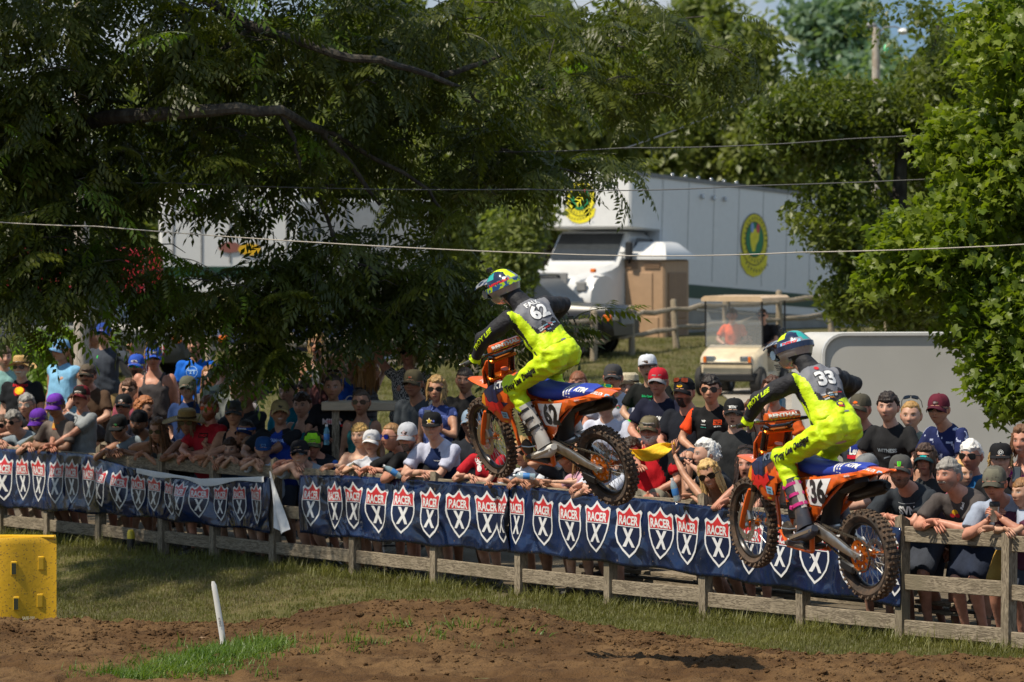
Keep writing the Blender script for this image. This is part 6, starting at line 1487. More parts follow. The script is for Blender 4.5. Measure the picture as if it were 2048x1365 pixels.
pn('whitetee', 'man bending in a white tee and grey cap, seen from the side', 517, 778, 1.5, pose='stand', lam=32, by=115, hy=110, hp=-20, hat=('cap', '#4a4c54'), hair=('short', '#4a3828'), shirt=('tee', '#b0aab0'), wide=1.1)
pn('greysmear', 'man in grey long-line tee half hidden behind the hanging branch', 470, 766, 1.2, pose='stand', by=-20, hy=-10, hair=('short', '#4a3a2c'), shirt=('tee', '#747874'))
pn('darkgrey', 'man in dark grey tee under the hanging leaves, bare forearm forward', 494, 792, .85, pose='lean', by=-30, hy=-24, hp=8, hair=('crew', '#4a3828'), shirt=('tee', '#34383e'), skin='tan', wide=1.1)
pn('strawwide', 'woman in a wide straw hat, dark glasses and black tank top, hands over the rail', 374, 846, .28, pose='lean', by=-25, hy=-5, hp=-6, female=True, hat=('straw', '#a88a50', .235), hair=('bob', '#6c5236'), glasses=('dark', '#151515'), shirt=('tank', '#14161c'), skin='dark')
pn('redtee', 'red bearded man in red tee with black box print and mirrored sport glasses', 418, 818, .45, pose='lean', by=-35, hy=-14, hair=('short', '#6c4024'), beard=('full', '#7a4422'), glasses=('orange', '#181818'), shirt=('tee', '#a01c28'), prints=[(('chest', 0, .22), [(RC(.13, .05), K_), (T('OAKLEY', .026, .022), R_C)])], skin='red', wide=1.05, belly=.3)
pn('capblacktank', 'man in grey flat cap, sunglasses and black tank top between red tee and visor', 468, 828, .55, pose='lean', by=-30, hy=-6, hat=('cap', '#4c4e50'), glasses=('dark', '#101010'), hair=('crew', '#3a2a1c'), shirt=('tank', '#121316'), skin='tan', hands=('rail', (428, 925, 0)))
pn('visorblue', 'woman in a blue visor with round white earrings', 492, 866, .55, pose='lean', by=-35, hy=-22, female=True, hat=('visor', '#1c50b0', '#16264c'), hatprint=[(T('YAMAHA', .016, .018), W_)], hair=('tied', '#2a1c14'), shirt=('tank', '#101216'), skin='dark', mouth=.4)
pn('boy1', 'brown haired boy resting his chin on crossed arms at rail', 461, 900, .28, s=.75, pose='lean', by=-25, hy=-8, skin='kid', hair=('short', '#3c281a'), shirt=('tee', '#2c4458'))
pn('boy2', 'light brown haired boy with lowered chin beside the boy in blue cap', 499, 898, .28, s=.75, pose='lean', by=-25, hy=-5, skin='kid', hair=('short', '#6c4a2c'), shirt=('tee', '#24507c'))
pn('boycap', 'boy in a blue flat cap and white tee with arms folded on the rail', 527, 899, .20, s=.80, pose='lean', by=-30, hy=2, hp=-8, skin='kid', hat=('flat', '#163c6c'), hatprint=[(RC(.05, .024), '#6c94b8'), (RC(.044, .018), '#163c6c')], hair=('crew', '#4a3424'), shirt=('tee', '#b4bcc8'))
pn('yamaha', 'grinning man in tan cap and royal blue polo lettered YAMAHA', 560, 827, .55, pose='lean', by=-20, hy=4, hp=6, smile=True, hat=('cap', '#8a7a54', '#b09a6c'), hair=('crew', '#2a1e16'), shirt=('polo', '#15307c', '#15171c'), extra='shoulder', skin='dark', wide=1.1, belly=.3, prints=[(('chest', .01, .22), [(T('YAMAHA', .036, .034), '#8ca4d8'), (T('RACING', .018, .022, oy=-.045, ox=.02), '#6c84b8')])])
pn('tealman', 'dark haired man with long face in teal tee', 575, 786, 1.4, pose='stand', by=-25, hy=-22, hair=('short', '#241a14'), shirt=('tee', '#167c94'), prints=[(('chest', .02, .26), [(T('LV', .03), W_)])])
pn('bluebehind', 'dark haired man in blue shirt glimpsed behind the teal tops', 609, 786, 1.8, pose='stand', by=-15, hy=-10, hair=('short', '#2c1e16'), shirt=('tee', '#1c68b4'), skin='tan')
pn('tealtank', 'teenager with brown hair in teal tank top turned three quarters', 604, 812, 1.0, pose='stand', by=-30, hy=-14, hair=('short', '#3a2618'), shirt=('tank', '#17707c'), skin='fair')
pn('greytank', 'blonde woman in light grey tank top lettered LOVE standing high, sunglasses on', 635, 690, 2.4, pose='stand', by=-10, hy=-12, female=True, hair=('bob', '#a88a5c'), glasses=('dark', '#201814'), shirt=('tank', '#7c7e82'), skin='tan', prints=[(('chest', 0, .28), [(T('LOVE', .045), '#3c3e42')])])
pn('blondeglass', 'long haired blonde woman in glasses behind the flag print tee', 658, 736, 1.9, pose='stand', by=-12, hy=-8, female=True, hair=('long', '#a88450'), glasses=('clear', '#402c20'), shirt=('tee', '#6c4444'))
pn('lowblackcap', 'young man in black cap and dark glasses, pale grey tee, crouched chin on the rail', 600, 908, .18, pose='lean', by=-32, hy=-10, hp=2, hr=-6, hat=('cap', '#15151a'), hatprint=[(T('RIPIT', .012, .014), '#a08030')], glasses=('dark', '#101010'), hair=('crew', '#33241a'), shirt=('tee', '#8e98a4'), smile=True)
pn('greencap', 'man in neon green and black cap behind the crouching young man', 625, 890, .45, pose='lean', by=-28, hy=0, hp=-8, hat=('cap', '#1c2014', '#3c4430', '#7cc020'), hatprint=[(T('Monster', .016), '#9ce030')], glasses=('dark', '#101010'), hair=('crew', '#4a3424'), shirt=('tee', '#161a22', '#2c5cb0'), skin='red')
pn('mika', 'dark haired woman in black tee with striped flag lettering and glasses pushed up', 666, 776, .85, s=1.02, pose='stand', by=-5, hy=-4, female=True, wide=1.12, hair=('tied', '#2c1e16'), glasses=('brown', '#606468', 'top'), shirt=('tee', '#101114'), skin='dark', hands=('down', (645, 875, .6)), prints=[(('chest', .0, .24), [(T('MIKA', .055, .060), '#b8a8a8'), (RC(.11, .006, oy=.006), R_C), (RC(.09, .006, oy=-.012), R_C), (DS(.012, ox=.10, oy=-.04), R_C)])])
pn('bunwoman', 'woman with tied brown hair and sunglasses in a strappy dark top', 722, 806, .80, pose='stand', by=-10, hy=-10, female=True, hair=('tied', '#3c2c20'), glasses=('dark', '#101010'), shirt=('tank', '#2c6c6c'), skin='dark')
pn('bluewoman1', 'woman in blue tee behind the grey tank top', 681, 728, 2.3, pose='stand', by=-18, hy=-30, female=True, hair=('short', '#5a3c28'), shirt=('tee', '#1858b8'), skin='red', belly=.4)
pn('bluewoman2', 'long haired blonde woman in blue tee with a white round logo', 704, 738, 1.9, pose='stand', by=-10, hy=-18, female=True, hair=('long', '#b08848'), shirt=('tee', '#1650b0'), belly=.3, prints=[(('chest', 0, .24), [(ring2d(.045, .058), W_), (RC(.05, .02), W_)])])
pn('pattern', 'woman in a crinkled dark grey top, back half turned, long blonde hair', 738, 742, 2.0, pose='stand', by=60, hy=75, female=True, hair=('long', '#a8783c'), shirt=('cap_sleeve', '#55555c', '#34343a'), extra='stripes', pants=('shorts', '#2a2c32'), hands=('up', 'down'))
pn('visorlady', 'woman in black visor and dark glasses, patterned sleeveless top, one arm raised to her head', 816, 708, 2.0, s=1.04, pose='stand', by=-12, hy=-6, hp=4, female=True, belly=.4, wide=1.12, hat=('visor', '#24262c', '#1a1c20'), glasses=('dark', '#101010'), hair=('bob', '#b49868'), shirt=('cap_sleeve', '#b0aaa4', '#3a3a3c'), extra='pattern', hands=('down', 'head'), skin='red')
pn('biggrey', 'big man in olive cap and sunglasses, charcoal tee, leaning to his right', 826, 768, .95, s=1.08, pose='stand', lam=18, by=-35, hy=-18, hat=('cap', '#45402f', '#383426', '#45402f'), hatprint=[(DS(.014, .010), '#8a3c28')], glasses=('brown', '#181410'), hair=('crew', '#8a5c3c'), shirt=('tee', '#363c42'), skin='dark', wide=1.15, belly=.5)
pn('blondebob', 'woman with short blonde hair and sunglasses in a blue speckled dress holding a phone', 873, 780, .95, pose='stand', by=-22, hy=-8, female=True, hair=('bob', '#9c7c4c'), glasses=('dark', '#101010'), shirt=('cap_sleeve', '#2c3a6c', '#5868a4'), extra='tie', skin='tan', hands=('cup', 'down'), belly=.3)
pn('blackbehind', 'man in black tee half hidden behind the front wheel of the left bike', 930, 762, 1.4, pose='stand', by=-15, hy=-10, hair=('crew', '#2c2018'), shirt=('tee', '#101114'), skin='dark', wide=1.1)
pn('bareboy', 'shirtless blond boy with arms over the rail', 720, 873, .35, s=.86, pose='lean', by=-22, hy=-20, skin='kid', hair=('short', '#b08c50'), shirt=None, pants=('shorts', '#20304c'), hands=('rail', (692, 952, -.03)))
pn('girlcap', 'girl in white cap with a long blonde ponytail and white tee', 743, 886, .42, s=.84, pose='lean', by=-15, hy=-14, female=True, skin='kid', hat=('cap', '#b8b8bc', '#d0d0d0'), hatprint=[(T('FOX', .012), '#a08830')], hair=('ponytail', '#a88048'), shirt=('tee', '#b8bcc4'))
pn('bluelens', 'woman in profile with blue mirrored glasses and open mouth, black tee', 784, 875, .42, pose='lean', by=-40, hy=-52, female=True, hair=('tied', '#8c6840'), glasses=('blue', '#101010'), shirt=('tee', '#121316'), mouth=.5, skin='red', prints=[(('chest', -.03, .22), [(RC(.06, .02, rot=.4), R_C), (RC(.05, .014, oy=-.03), Y_)])])
pn('diamondcap', 'goateed man in white cap with a red diamond, black tee, bottle in hand', 815, 875, .22, s=1.03, pose='lean', by=-32, hy=-16, hp=-10, hat=('cap', '#b0b4bc', '#8c9098'), hatprint=[(xf2d(disc2d(.026, 4), 1, 1), '#8c1c28'), (xf2d(disc2d(.019, 4), 1, 1), W_), (T('NG', .012), '#8c1c28')], beard=('goatee', '#5a4c44'), hair=('crew', '#4a3c34'), shirt=('tee', '#101114'), skin='red', wide=1.08, prints=[(('chest', -.02, .20), [(T('SX', .07), '#8c8c8c')])])
pn('starcap', 'grimacing man in black cap with a yellow star, navy polo with pale sides', 864, 854, .30, s=1.05, pose='lean', by=-30, hy=-8, hp=-4, smile=True, hat=('flat', '#101114', '#101114', '#101114'), hatprint=[(xf2d(star2d(.034, .45), 1, 1, -.012, 0), W_), (xf2d(star2d(.028, .45), 1, 1, -.012, 0), Y_), (T('R', .010, ox=-.012), K_), (RC(.016, .022, ox=.034), '#5c70c0')], hair=('crew', '#7a5434'), shirt=('polo', '#14254c', '#b4b8cc'), extra='shoulder', wide=1.08, prints=[(('chest', .04, .22), [(T('husqvarna', .014, .014, .02), W_)])])
# --- centre, behind and below the left bike
pn('redprint', 'person in red tee with white script, hands on the rail below the wheel', 966, 872, .35, pose='lean', by=-30, hy=-10, hair=('short', '#5a3c28'), shirt=('tee', '#b01c28'), prints=[(('chest', -.06, .28), [(T('United', .035, .030), W_), (DS(.03, oy=-.06), W_), (RC(.07, .010, oy=-.025), W_)])], female=True)
pn('capwheel', 'person in pale cap seen through the front wheel spokes', 942, 848, .7, pose='stand', by=-10, hy=-15, hat=('cap', '#7c90a4'), hair=('crew', '#3c2c20'), shirt=('tee', '#1c2028'), skin='dark')
pn('stripe', 'blonde woman in a navy striped white top and sunglasses leaning low', 1043, 905, .35, pose='lean', by=-35, hy=-16, hp=-4, female=True, hair=('bob', '#b89058'), glasses=('dark', '#182030'), shirt=('tee', '#c8ccd4', '#141c34'), extra='stripes', skin='tan', hands=((1020, 966, -.03), (978, 970, -.10)))
pn('whitepolo', 'man in plain white tee partly behind the boot of the left rider', 1091, 896, .45, pose='lean', by=-28, hy=-8, hair=('crew', '#4a3424'), shirt=('tee', '#b8bcc8'), skin='tan', prints=[(('chest', .05, .32), [(T('FXR', .016), '#2c3040')])])
pn('elbow', 'person in dark grey tee with a raised elbow behind the swingarm', 1128, 905, .4, pose='lean', by=-30, hy=-15, hair=('short', '#3c2c20'), shirt=('tee', '#34363a'), skin='tan', hands=('rail', (1112, 918, .2)))
pn('pinkkid', 'child in pink and white top clasping a clear bottle over the banner', 1165, 915, .30, s=.80, pose='lean', by=-25, hy=-10, skin='kid', female=True, hair=('long', '#8a6238'), shirt=('tee', '#b890a0'), hands=((1085, 965, -.06), (1078, 968, -.04)))
pn('whiteshirt', 'person in white tee leaning with one hand hanging over below the rear wheel', 1196, 918, .35, pose='lean', by=-30, hy=-10, hair=('short', '#3a2a1c'), shirt=('tee', '#c0c4d0'), hands=('rail', (1165, 985, -.08)))
pn('shorttop', 'man with close cropped red hair seen above the seat of the left bike', 1156, 770, 1.9, pose='stand', by=-10, hy=-10, hair=('crew', '#7a4a30'), shirt=('tee', '#2c3038'), skin='red')
pn('greycapwhite', 'man in dark grey cap and glasses, white tee with small chest logo', 1226, 757, 2.0, pose='sit', by=-20, hy=-8, hat=('cap', '#3c3c3e'), hair=('crew', '#4a3828'), glasses=('clear', '#302820'), shirt=('tee', '#b4b6c4'), wide=1.08, belly=.3, mouth=.4, skin='red', prints=[(('chest', .06, .32), [(DS(.025, .014), '#a04040'), (DS(.014, .01, oy=-.006), '#3c8060')])])
pn('goggletop', 'man in white tee with yellow sunglasses on his head behind the exhaust tip', 1211, 808, 1.3, pose='sit', by=-15, hy=-30, hair=('crew', '#33281e'), glasses=('green', '#d8e010', 'top'), shirt=('tee', '#c0c4d4'), wide=1.05)
pn('backgrey', 'man in charcoal tee on the end of the bench, hidden by the rear wheel', 1262, 905, .9, pose='sit', by=-20, hy=-20, hair=('short', '#3a2a1c'), shirt=('tee', '#303338'))
pn('greenshorts', 'boy in a tilted white and black cap, black tee with green print, neon green shorts', 1296, 737, 1.9, s=.93, pose='sit', by=-25, hy=-10, hp=4, hr=-6, hat=('flat', '#c8ccd4', '#2a2a2e', '#c8ccd4'), hair=('crew', '#4a3424'), shirt=('tee', '#101312'), pants=('shorts', '#2ccc20'), mouth=.4, skin='kid', prints=[(('chest', 0, .31), [(T('Ride Open', .022, .020), '#18a060'), (T('2013', .035, oy=-.05), '#18a060')])])
pn('redcapnavy', 'older man in bright red cap and glasses, navy tee with white lettering', 1316, 765, 1.5, pose='sit', by=-30, hy=-14, hat=('cap', '#b01c2c', '#8c8c90', '#b01c2c'), hair=('crew', '#8a8680'), glasses=('brown', '#301c14'), shirt=('tee', '#14172c'), skin='red', belly=.5, wide=1.1, prints=[(('chest', .0, .26), [(T('BLOOMS', .035, .032), W_), (T('RACEWAY', .014, .018, oy=-.04), W_)])])
pn('strawfar', 'person in a small pale straw hat behind the row', 1258, 776, 2.6, pose='sit', by=-10, hy=-10, hat=('straw', '#c8bca0', .13), hair=('short', '#8a8680'), shirt=('tee', '#b8bcc0'))
pn('goatee', 'heavy man with dark goatee, black and yellow cap, black tee, arm across his belly', 1368, 786, 1.4, s=1.06, pose='sit', by=-38, hy=-26, hat=('cap', '#15151a'), hatprint=[(DS(.030, .014), '#e0a818')], glasses=('orange', '#101010', 'cap'), beard=('goatee', '#241a14'), hair=('crew', '#33281e'), shirt=('tee', '#141822'), pants=('shorts', '#5c6068'), wide=1.2, belly=1.0, skin='red', hands=('thigh', 'clasp'), prints=[(('chest', .03, .28), [(DS(.012, .03), '#6c4048')])])
pn('ktmshirt', 'dark haired man in sunglasses and black team shirt with orange sleeves', 1421, 781, 1.3, pose='sit', by=-20, hy=-10, hair=('short', '#1c1410'), glasses=('dark', '#080808', 'eyes', 1.12), shirt=('polo', '#141416', '#e84818'), extra='sleeves', skin='tan', prints=[(('chest', .075, .30), [(RC(.075, .045, rot=-.05), '#f05020'), (RC(.060, .030, rot=-.05), '#181818'), (T('KTM', .020, .020), '#f05020'), (T('RED BULL', .010, .010, oy=-.035), W_)]), (('chest', -.06, .30), [(T('WP', .018, oy=.01), W_), (T('maxxis', .010, .012, oy=-.02), W_), (T('motorex', .010, .012, oy=-.045), '#38a090')])])
pn('ktmcap', 'older man in black mesh cap, thin glasses and charcoal athletic tee', 1468, 828, .95, s=1.03, pose='stand', by=-25, hy=-10, hat=('cap', '#17181a', '#17181a'), hatprint=[(T('KTM', .024, .024, .07), W_)], glasses=('clear', '#303030'), hair=('crew', '#8a8680'), shirt=('tee', '#26282a'), skin='fair', wide=1.05, mouth=.3)
pn('hiddenboy', 'brown haired teenager in orange tee behind the glove of the right rider', 1545, 784, 1.6, pose='sit', by=-15, hy=-12, hair=('puffy', '#4a2c1c'), shirt=('tee', '#d05a20'), hands=('thigh', 'face'), skin='fair')
pn('hairbehind', 'person with wavy brown hair in grey tee peeking below the right rider glove', 1506, 832, 1.2, pose='sit', by=-10, hy=-12, hair=('puffy', '#5c3820'), shirt=('tee', '#747c90'), skin='fair')
pn('redpolo', 'white bearded man in camo cap and red polo sitting with a wristwatch', 1299, 862, .95, pose='sit', by=-25, hy=-12, hat=('cap', '#5c5440', '#4a4434', '#6c6450'), beard=('full', '#c8c0b8'), hair=('gray', '#8a8680'), shirt=('tee', '#b81420', '#1c1c1e'), extra='side', pants=('shorts', '#8c8878'), skin='red', wide=1.12, belly=.6, hands=('thigh', (1292, 965, .3)))
pn('whitehair', 'elderly woman with short white hair in profile, holding binoculars', 1412, 910, .55, pose='lean', lam=20, by=-60, hy=-70, female=True, hair=('puffy', '#d8d6d2'), shirt=('cap_sleeve', '#3a3c40'), hands=((1372, 925, .45), (1368, 928, .5)), skin='fair', belly=.4)
pn('flagwoman', 'blonde woman in sunglasses and black tank raising a yellow flag', 1419, 950, .30, pose='lean', by=-30, hy=-18, hp=-12, hr=-14, female=True, smile=True, hair=('long', '#c8a468'), glasses=('dark', '#100c0a', 'eyes', 1.15), shirt=('tank', '#121316'), skin='tan', hands=('rail', (1346, 905, .15, (-.6, 0, -1), (0, 0, 1))))
pn('shout', 'dark haired woman shouting with sunglasses pushed up, black tank top', 1492, 933, .30, pose='lean', by=-25, hy=-10, hp=4, female=True, mouth=1.0, hair=('long', '#30201a'), glasses=('brown', '#4a3c30', 'top'), shirt=('tank', '#141418'), skin='red')
# --- right of the right bike
pn('levis', 'man in camo cap with orange patch, slate tee with blue and red block print', 1720, 819, 1.6, pose='sit', by=-35, hy=-30, hat=('cap', '#4a463a', '#4a463a', '#4a463a'), hatprint=[(DS(.026, .012), '#e06820')], hair=('crew', '#5a4c40'), shirt=('tee', '#2c323a'), pants=('shorts', '#6c5c44'), skin='red', wide=1.18, belly=.9, prints=[(('chest', .0, .22), [(RC(.22, .062, oy=.036, rot=.03), '#1c2c78'), (RC(.22, .032, oy=-.04, rot=.03), '#c01c34'), (T("Levi's", .062, .056, oy=.012), W_)])])
pn('witness', 'young man with short dark hair in black tee lettered WITNESS', 1776, 816, 1.5, pose='sit', by=-30, hy=-18, hair=('short', '#241812'), shirt=('tee', '#1e1e20'), pants=('shorts', '#202226'), skin='fair', prints=[(('chest', .0, .22), [(T('WITNESS', .034, .034), '#8a949c'), (RC(.07, .012, oy=-.06, rot=.3), '#6c747c')])])
pn('blondetop', 'smiling blonde woman with sunglasses on her head and sage green tee', 1822, 833, 1.95, pose='sit', by=-20, hy=-14, smile=True, female=True, hair=('tied', '#a8824c'), glasses=('dark', '#282828', 'top'), shirt=('tee', '#7c867c'), skin='fair')
pn('tiedye', 'young man in maroon cap, black sunglasses and blue white tie-dye tee, hands clasped', 1877, 820, 1.5, pose='sit', lam=26, by=-45, hy=-24, hat=('cap', '#5c1c2c', '#4c1826', '#5c1c2c'), hatprint=[(RC(.034, .034), '#2c1c20'), (RC(.024, .020), '#8c7c80')], glasses=('dark', '#080808', 'eyes', 1.1), hair=('crew', '#4a3424'), shirt=('tee', '#1a2450', '#a8b0cc'), extra='tie', skin='tan', hands=('clasp', 'clasp'))
pn('svn', 'bearded man in heather grey cap with green claw mark and slate tee lettered SVN', 1801, 944, .30, s=1.05, pose='lean', by=-32, hy=-12, hp=2, mouth=.4, hat=('cap', '#4a4a48', '#3c3c3a', '#4a4a48'), hatprint=[(RC(.008, .044, ox=-.012, rot=.1), '#60e030'), (RC(.008, .048, ox=0), '#60e030'), (RC(.008, .044, ox=.012, rot=-.1), '#60e030')], beard=('full', '#6a4c3c'), hair=('crew', '#4a342a'), shirt=('tee', '#2a2f35'), skin='red', wide=1.15, belly=.3, prints=[(('chest', .0, .22), [(T('SVN', .068, .060), W_), (RC(.15, .004, oy=.055), '#a0a4a8')])])
pn('darkvisor', 'woman in black visor with teal lettering and charcoal sleeveless top', 1851, 922, .65, pose='stand', by=-25, hy=-16, female=True, hat=('visor', '#101214', '#14343a'), hatprint=[(T('oakley', .016, .018), '#30c8c8')], hair=('bob', '#3c281c'), shirt=('cap_sleeve', '#2e3032'), skin='red')
pn('taupe', 'grey haired moustached man in profile, taupe tee with small red and yellow bull print', 1897, 952, .28, s=1.06, pose='lean', by=-42, hy=-42, hair=('gray', '#8a8680'), beard=('mous', '#7a7068'), shirt=('tee', '#4c4644'), pants=('shorts', '#222a3c'), wide=1.15, belly=.4, skin='red', prints=[(('chest', -.02, .24), [(DS(.03, .022), '#d8a020'), (DS(.024, .016, ox=.02, oy=-.02), '#c02830'), (DS(.024, .016, ox=-.03, oy=-.02), '#c02830'), (T('Red', .026, .02, ox=.08, oy=.05, rot=1.2), W_)])])
pn('whitehairman', 'white haired man in black sunglasses and teal blue tee', 1942, 914, .85, pose='stand', by=-30, hy=-26, hair=('gray', '#d8d6d2'), glasses=('dark', '#080808', 'eyes', 1.15), shirt=('tee', '#145080'), skin='red', prints=[(('chest', .03, .26), [(T('MOTO', .020), '#6ca0c0')])])
pn('flatblack', 'serious teenager in flat black cap with round badge, black tee, blond sideburns', 2001, 920, .75, pose='stand', by=-20, hy=-6, hat=('flat', '#17171a'), hatprint=[(DS(.024), W_), (DS(.020), K_), (ring2d(.008, .014), W_)], hair=('sideburn', '#b09058'), shirt=('tee', '#131417'), skin='fair')
pn('tumbler', 'man in camo cap and dark glasses, light grey tee, holding a steel tumbler', 1989, 968, .25, s=1.04, pose='lean', by=-30, hy=-20, hp=-8, hat=('cap', '#5c5a50', '#4c4a40', '#6c6a5c'), glasses=('dark', '#080808', 'eyes', 1.12), hair=('crew', '#5a5048'), shirt=('tee', '#949eb0'), skin='red', wide=1.1, belly=.3, pants=('shorts', '#a0803c'), hands=((2000, 1035, .02), (1978, 1040, .02)))
pn('maroonboy', 'boy in profile at the right edge in a maroon tee, hands over the rail', 2046, 986, .25, s=.80, pose='lean', by=-40, hy=-50, skin='kid', hair=('crew', '#8a6238'), shirt=('tee', '#50283c'))
pn('magenta', 'woman in magenta top at the right edge holding a phone', 2046, 884, 1.0, pose='stand', by=-20, hy=-25, female=True, hair=('bob', '#6c4a30'), shirt=('tank', '#a02878'), skin='red', hands=('cup', 'cup'), smile=True)
pn('greycapright', 'person in grey cap and dark tee crouched behind the tail of the right bike', 1734, 942, .5, pose='lean', by=-20, hy=-40, hp=-20, hat=('cap', '#747678'), hair=('crew', '#4a3c30'), shirt=('tee', '#1c1e22'))
pn('blondkid', 'small blond child between the grey haired man and the white haired man', 1927, 950, .8, s=.7, pose='stand', by=-10, hy=20, skin='kid', hair=('puffy', '#c8a060'), shirt=('tee', '#8c4858'))
flush_remesh()
# ---------------------------------------------------------------- things in hands and small things
def water_bottle(name, p, d, label, s=1.0, liquid='#a8c4d0', cap='#e8e8e8'):
 p = Vector(p); d = Vector(d).normalized(); x = d.orthogonal().normalized(); y = d.cross(x)
 r = empty(name, p, (0, 0, 0), label, 'bottle'); M = frame((0, 0, 0), x, y, d) @ Matrix.Scale(s, 4)
 mb = MB(); mb.lathe([(.001, -.10), (.030, -.10), (.033, -.09), (.031, -.05), (.033, -.03), (.031, 0), (.033, .03), (.030, .06), (.014, .095), (.013, .105)], M, 12)
 mb.build('bottle_body', mat('clear_plastic' + liquid, hexc(liquid), .08, alpha=.55, spec=.8), r)
 mb = MB(); mb.lathe([(.015, .10), (.015, .12), (.001, .12)], M, 10); mb.build('cap', plain('bottle_cap' + cap, cap, .4), r)
 mb = MB(); mb.lathe([(.0325, -.045), (.0335, -.04), (.0335, .015), (.0325, .02)], M, 12); mb.build('paper_label', plain('bottle_paper' + liquid, '#3c78b8', .5), r)
def hand_pt(k, side, f=.09):
 q = PP[k]; return q['Wr'][side] + q['Hd'][side][0] * f
water_bottle('water_bottle', hand_pt('flagwoman', 1) + Vector((-.06, -.03, .06)), (-.25, 0, 1), 'clear water bottle with blue label held by the blonde woman raising the flag')
water_bottle('water_bottle', hand_pt('diamondcap', 1) + Vector((-.02, -.05, .02)), (-.8, 0, .5), 'clear water bottle held over the rail by the man in the white diamond cap')
water_bottle('water_bottle', hand_pt('pinkkid', -1) + Vector((-.06, -.04, .03)), (-1, .1, .05), 'clear empty water bottle lying along the banner top in the child\'s hands')
water_bottle('water_bottle', hand_pt('mika', -1) + Vector((-.01, -.05, .04)), (0, 0, 1), 'blue water bottle in the hand of the woman in the flag print tee', liquid='#68a8c0')
def phone(k, label, side=1):
 p = hand_pt(k, side, .10); r = empty('phone', p + Vector((0, -.03, .03)), (R(-20), 0, R(-20)), label, 'phone'); mb = MB(); mb.box((0, 0, 0), (.075, .009, .145), bev=.004); mb.build('case', M_BLK, r)
 mb = MB(); mb.box((0, -.006, 0), (.066, .003, .125), bev=.001); mb.build('screen', plain('phone_screen', (.05, .06, .07), .1), r)
phone('blondebob', 'black phone held up by the woman in the blue speckled dress'); phone('magenta', 'phone held by the woman in magenta at the right edge', -1)
p = hand_pt('camera', 1, .07); r = empty('camera', p + Vector((-.05, -.05, .02)), (0, 0, R(-25)), 'black camera in the hands of the man at the left edge', 'camera')
mb = MB(); mb.box((0, 0, 0), (.14, .06, .09), bev=.015); mb.box((0, 0, .055), (.05, .05, .03), bev=.01); mb.build('camera_body', M_BLK, r)
mb = MB(); mb.lathe([(.034, 0), (.036, .05), (.030, .06), (.001, .05)], frame((0, -.03, 0), (1, 0, 0), (0, 0, 1), (0, -1, 0)), 14); mb.build('lens', M_BLKG, r)
p = (hand_pt('whitehair', 1, .06) + hand_pt('whitehair', -1, .06)) / 2; r = empty('binoculars', p, (0, 0, R(-70)), 'black binoculars held by the white haired woman', 'binoculars')
for s in (-1, 1):
 mb = MB(); mb.lathe([(.001, -.05), (.018, -.05), (.020, -.01), (.028, .02), (.030, .07), (.001, .07)], frame((s * .034, 0, 0), (1, 0, 0), (0, 0, 1), (0, -1, 0)), 12); mb.build('barrel', M_BLK, r)
mb = MB(); mb.box((0, 0, .005), (.05, .04, .02), bev=.006); mb.build('bridge', M_BLK, r)
p = (hand_pt('tumbler', 1, .06) + hand_pt('tumbler', -1, .06)) / 2 + Vector((0, -.03, .03)); r = empty('tumbler', p, (0, 0, 0), 'brushed steel tumbler with black rim held by the man in the grey tee', 'tumbler')
mb = MB(); mb.lathe([(.001, -.09), (.033, -.09), (.042, .05), (.044, .06), (.001, .06)], None, 18); mb.build('cup', M_ALU, r)
mb = MB(); mb.lathe([(.045, .04), (.047, .045), (.047, .068), (.040, .082), (.001, .082)], None, 18); mb.build('lid', M_BLK, r)
hp_ = hand_pt('flagwoman', -1, .09); yf = FL(1235, .05)
p0 = hp_; p1 = P(1252, 901, FL(1252, -.2).y); r = empty('signal_flag', p0, (0, 0, 0), 'yellow cloth flag streaming left from the raised hand of the blonde woman', 'flag')
mb = MB(); rows = []
for i in range(26):
 t = i / 25; c = p0.lerp(p1, t) - p0; w = .012 + .085 * math.sin(min(1, t * 1.15) * math.pi) ** .8 + .02 * t * (1 - t)
 c.z += .015 * math.sin(t * 7); rows.append([c + Vector((0, .035 * math.sin(q * 3 + t * 9), -w * .3 - w * q)) + Vector((.02 * math.sin(t * 5) * q, 0, 0)) for q in np.linspace(-.4, 1, 9)])
mb.loft(rows, closed=False, caps=False); cl = mb.build('flag_cloth', mat('flag_yellow', (.85, .50, .01), .7, var=.08, bump=.8, bscale=20), r); so = cl.modifiers.new('thickness', 'SOLIDIFY'); so.thickness = .002
mb = MB(); mb.tube([(0, 0, .02), (.012, 0, -.05), (.006, .01, -.13)], [(.016, .006), (.016, .006), (.008, .004)], 6); mb.build('flag_tail', mat('flag_yellow', (.85, .50, .01), .7, var=.08, bump=.8, bscale=20), r)
fp = P(287, 715, FL(287, 2.1).y); r = empty('small_flag', fp, (0, R(14), R(20)), 'small stars and stripes flag held upright beside the charcoal tank top', 'flag')
mb = MB(); mb.cyl((.0, 0, -.75), (.0, 0, .30), .006, n=6); mb.build('stick', plain('stick_wood', '#b08a50', .7), r)
mb = MB(); H_, L_ = .22, .40
def fl_(u, v): return (.008 + .0 * u + .30 * v * .45 + (1 - u) * 0 + .02 * math.sin(v * 9), .02 * math.sin(v * 8 + u * 2), .28 - v * L_ * .95 - u * .06)
def flagpt(u, v): return Vector((.01 + u * .20 + .03 * math.sin(v * 6), .018 * math.sin(v * 8 + u * 3), .28 - v * .42 - u * .07))
for k in range(13):
 mbv = []
 for v in np.linspace(0, 1, 9):
  mbv += [flagpt(k / 13, v), flagpt((k + 1) / 13, v)]
 mb.add(mbv, [(2*i, 2*i+1, 2*i+3, 2*i+2) for i in range(8)], k % 2)
q0 = []
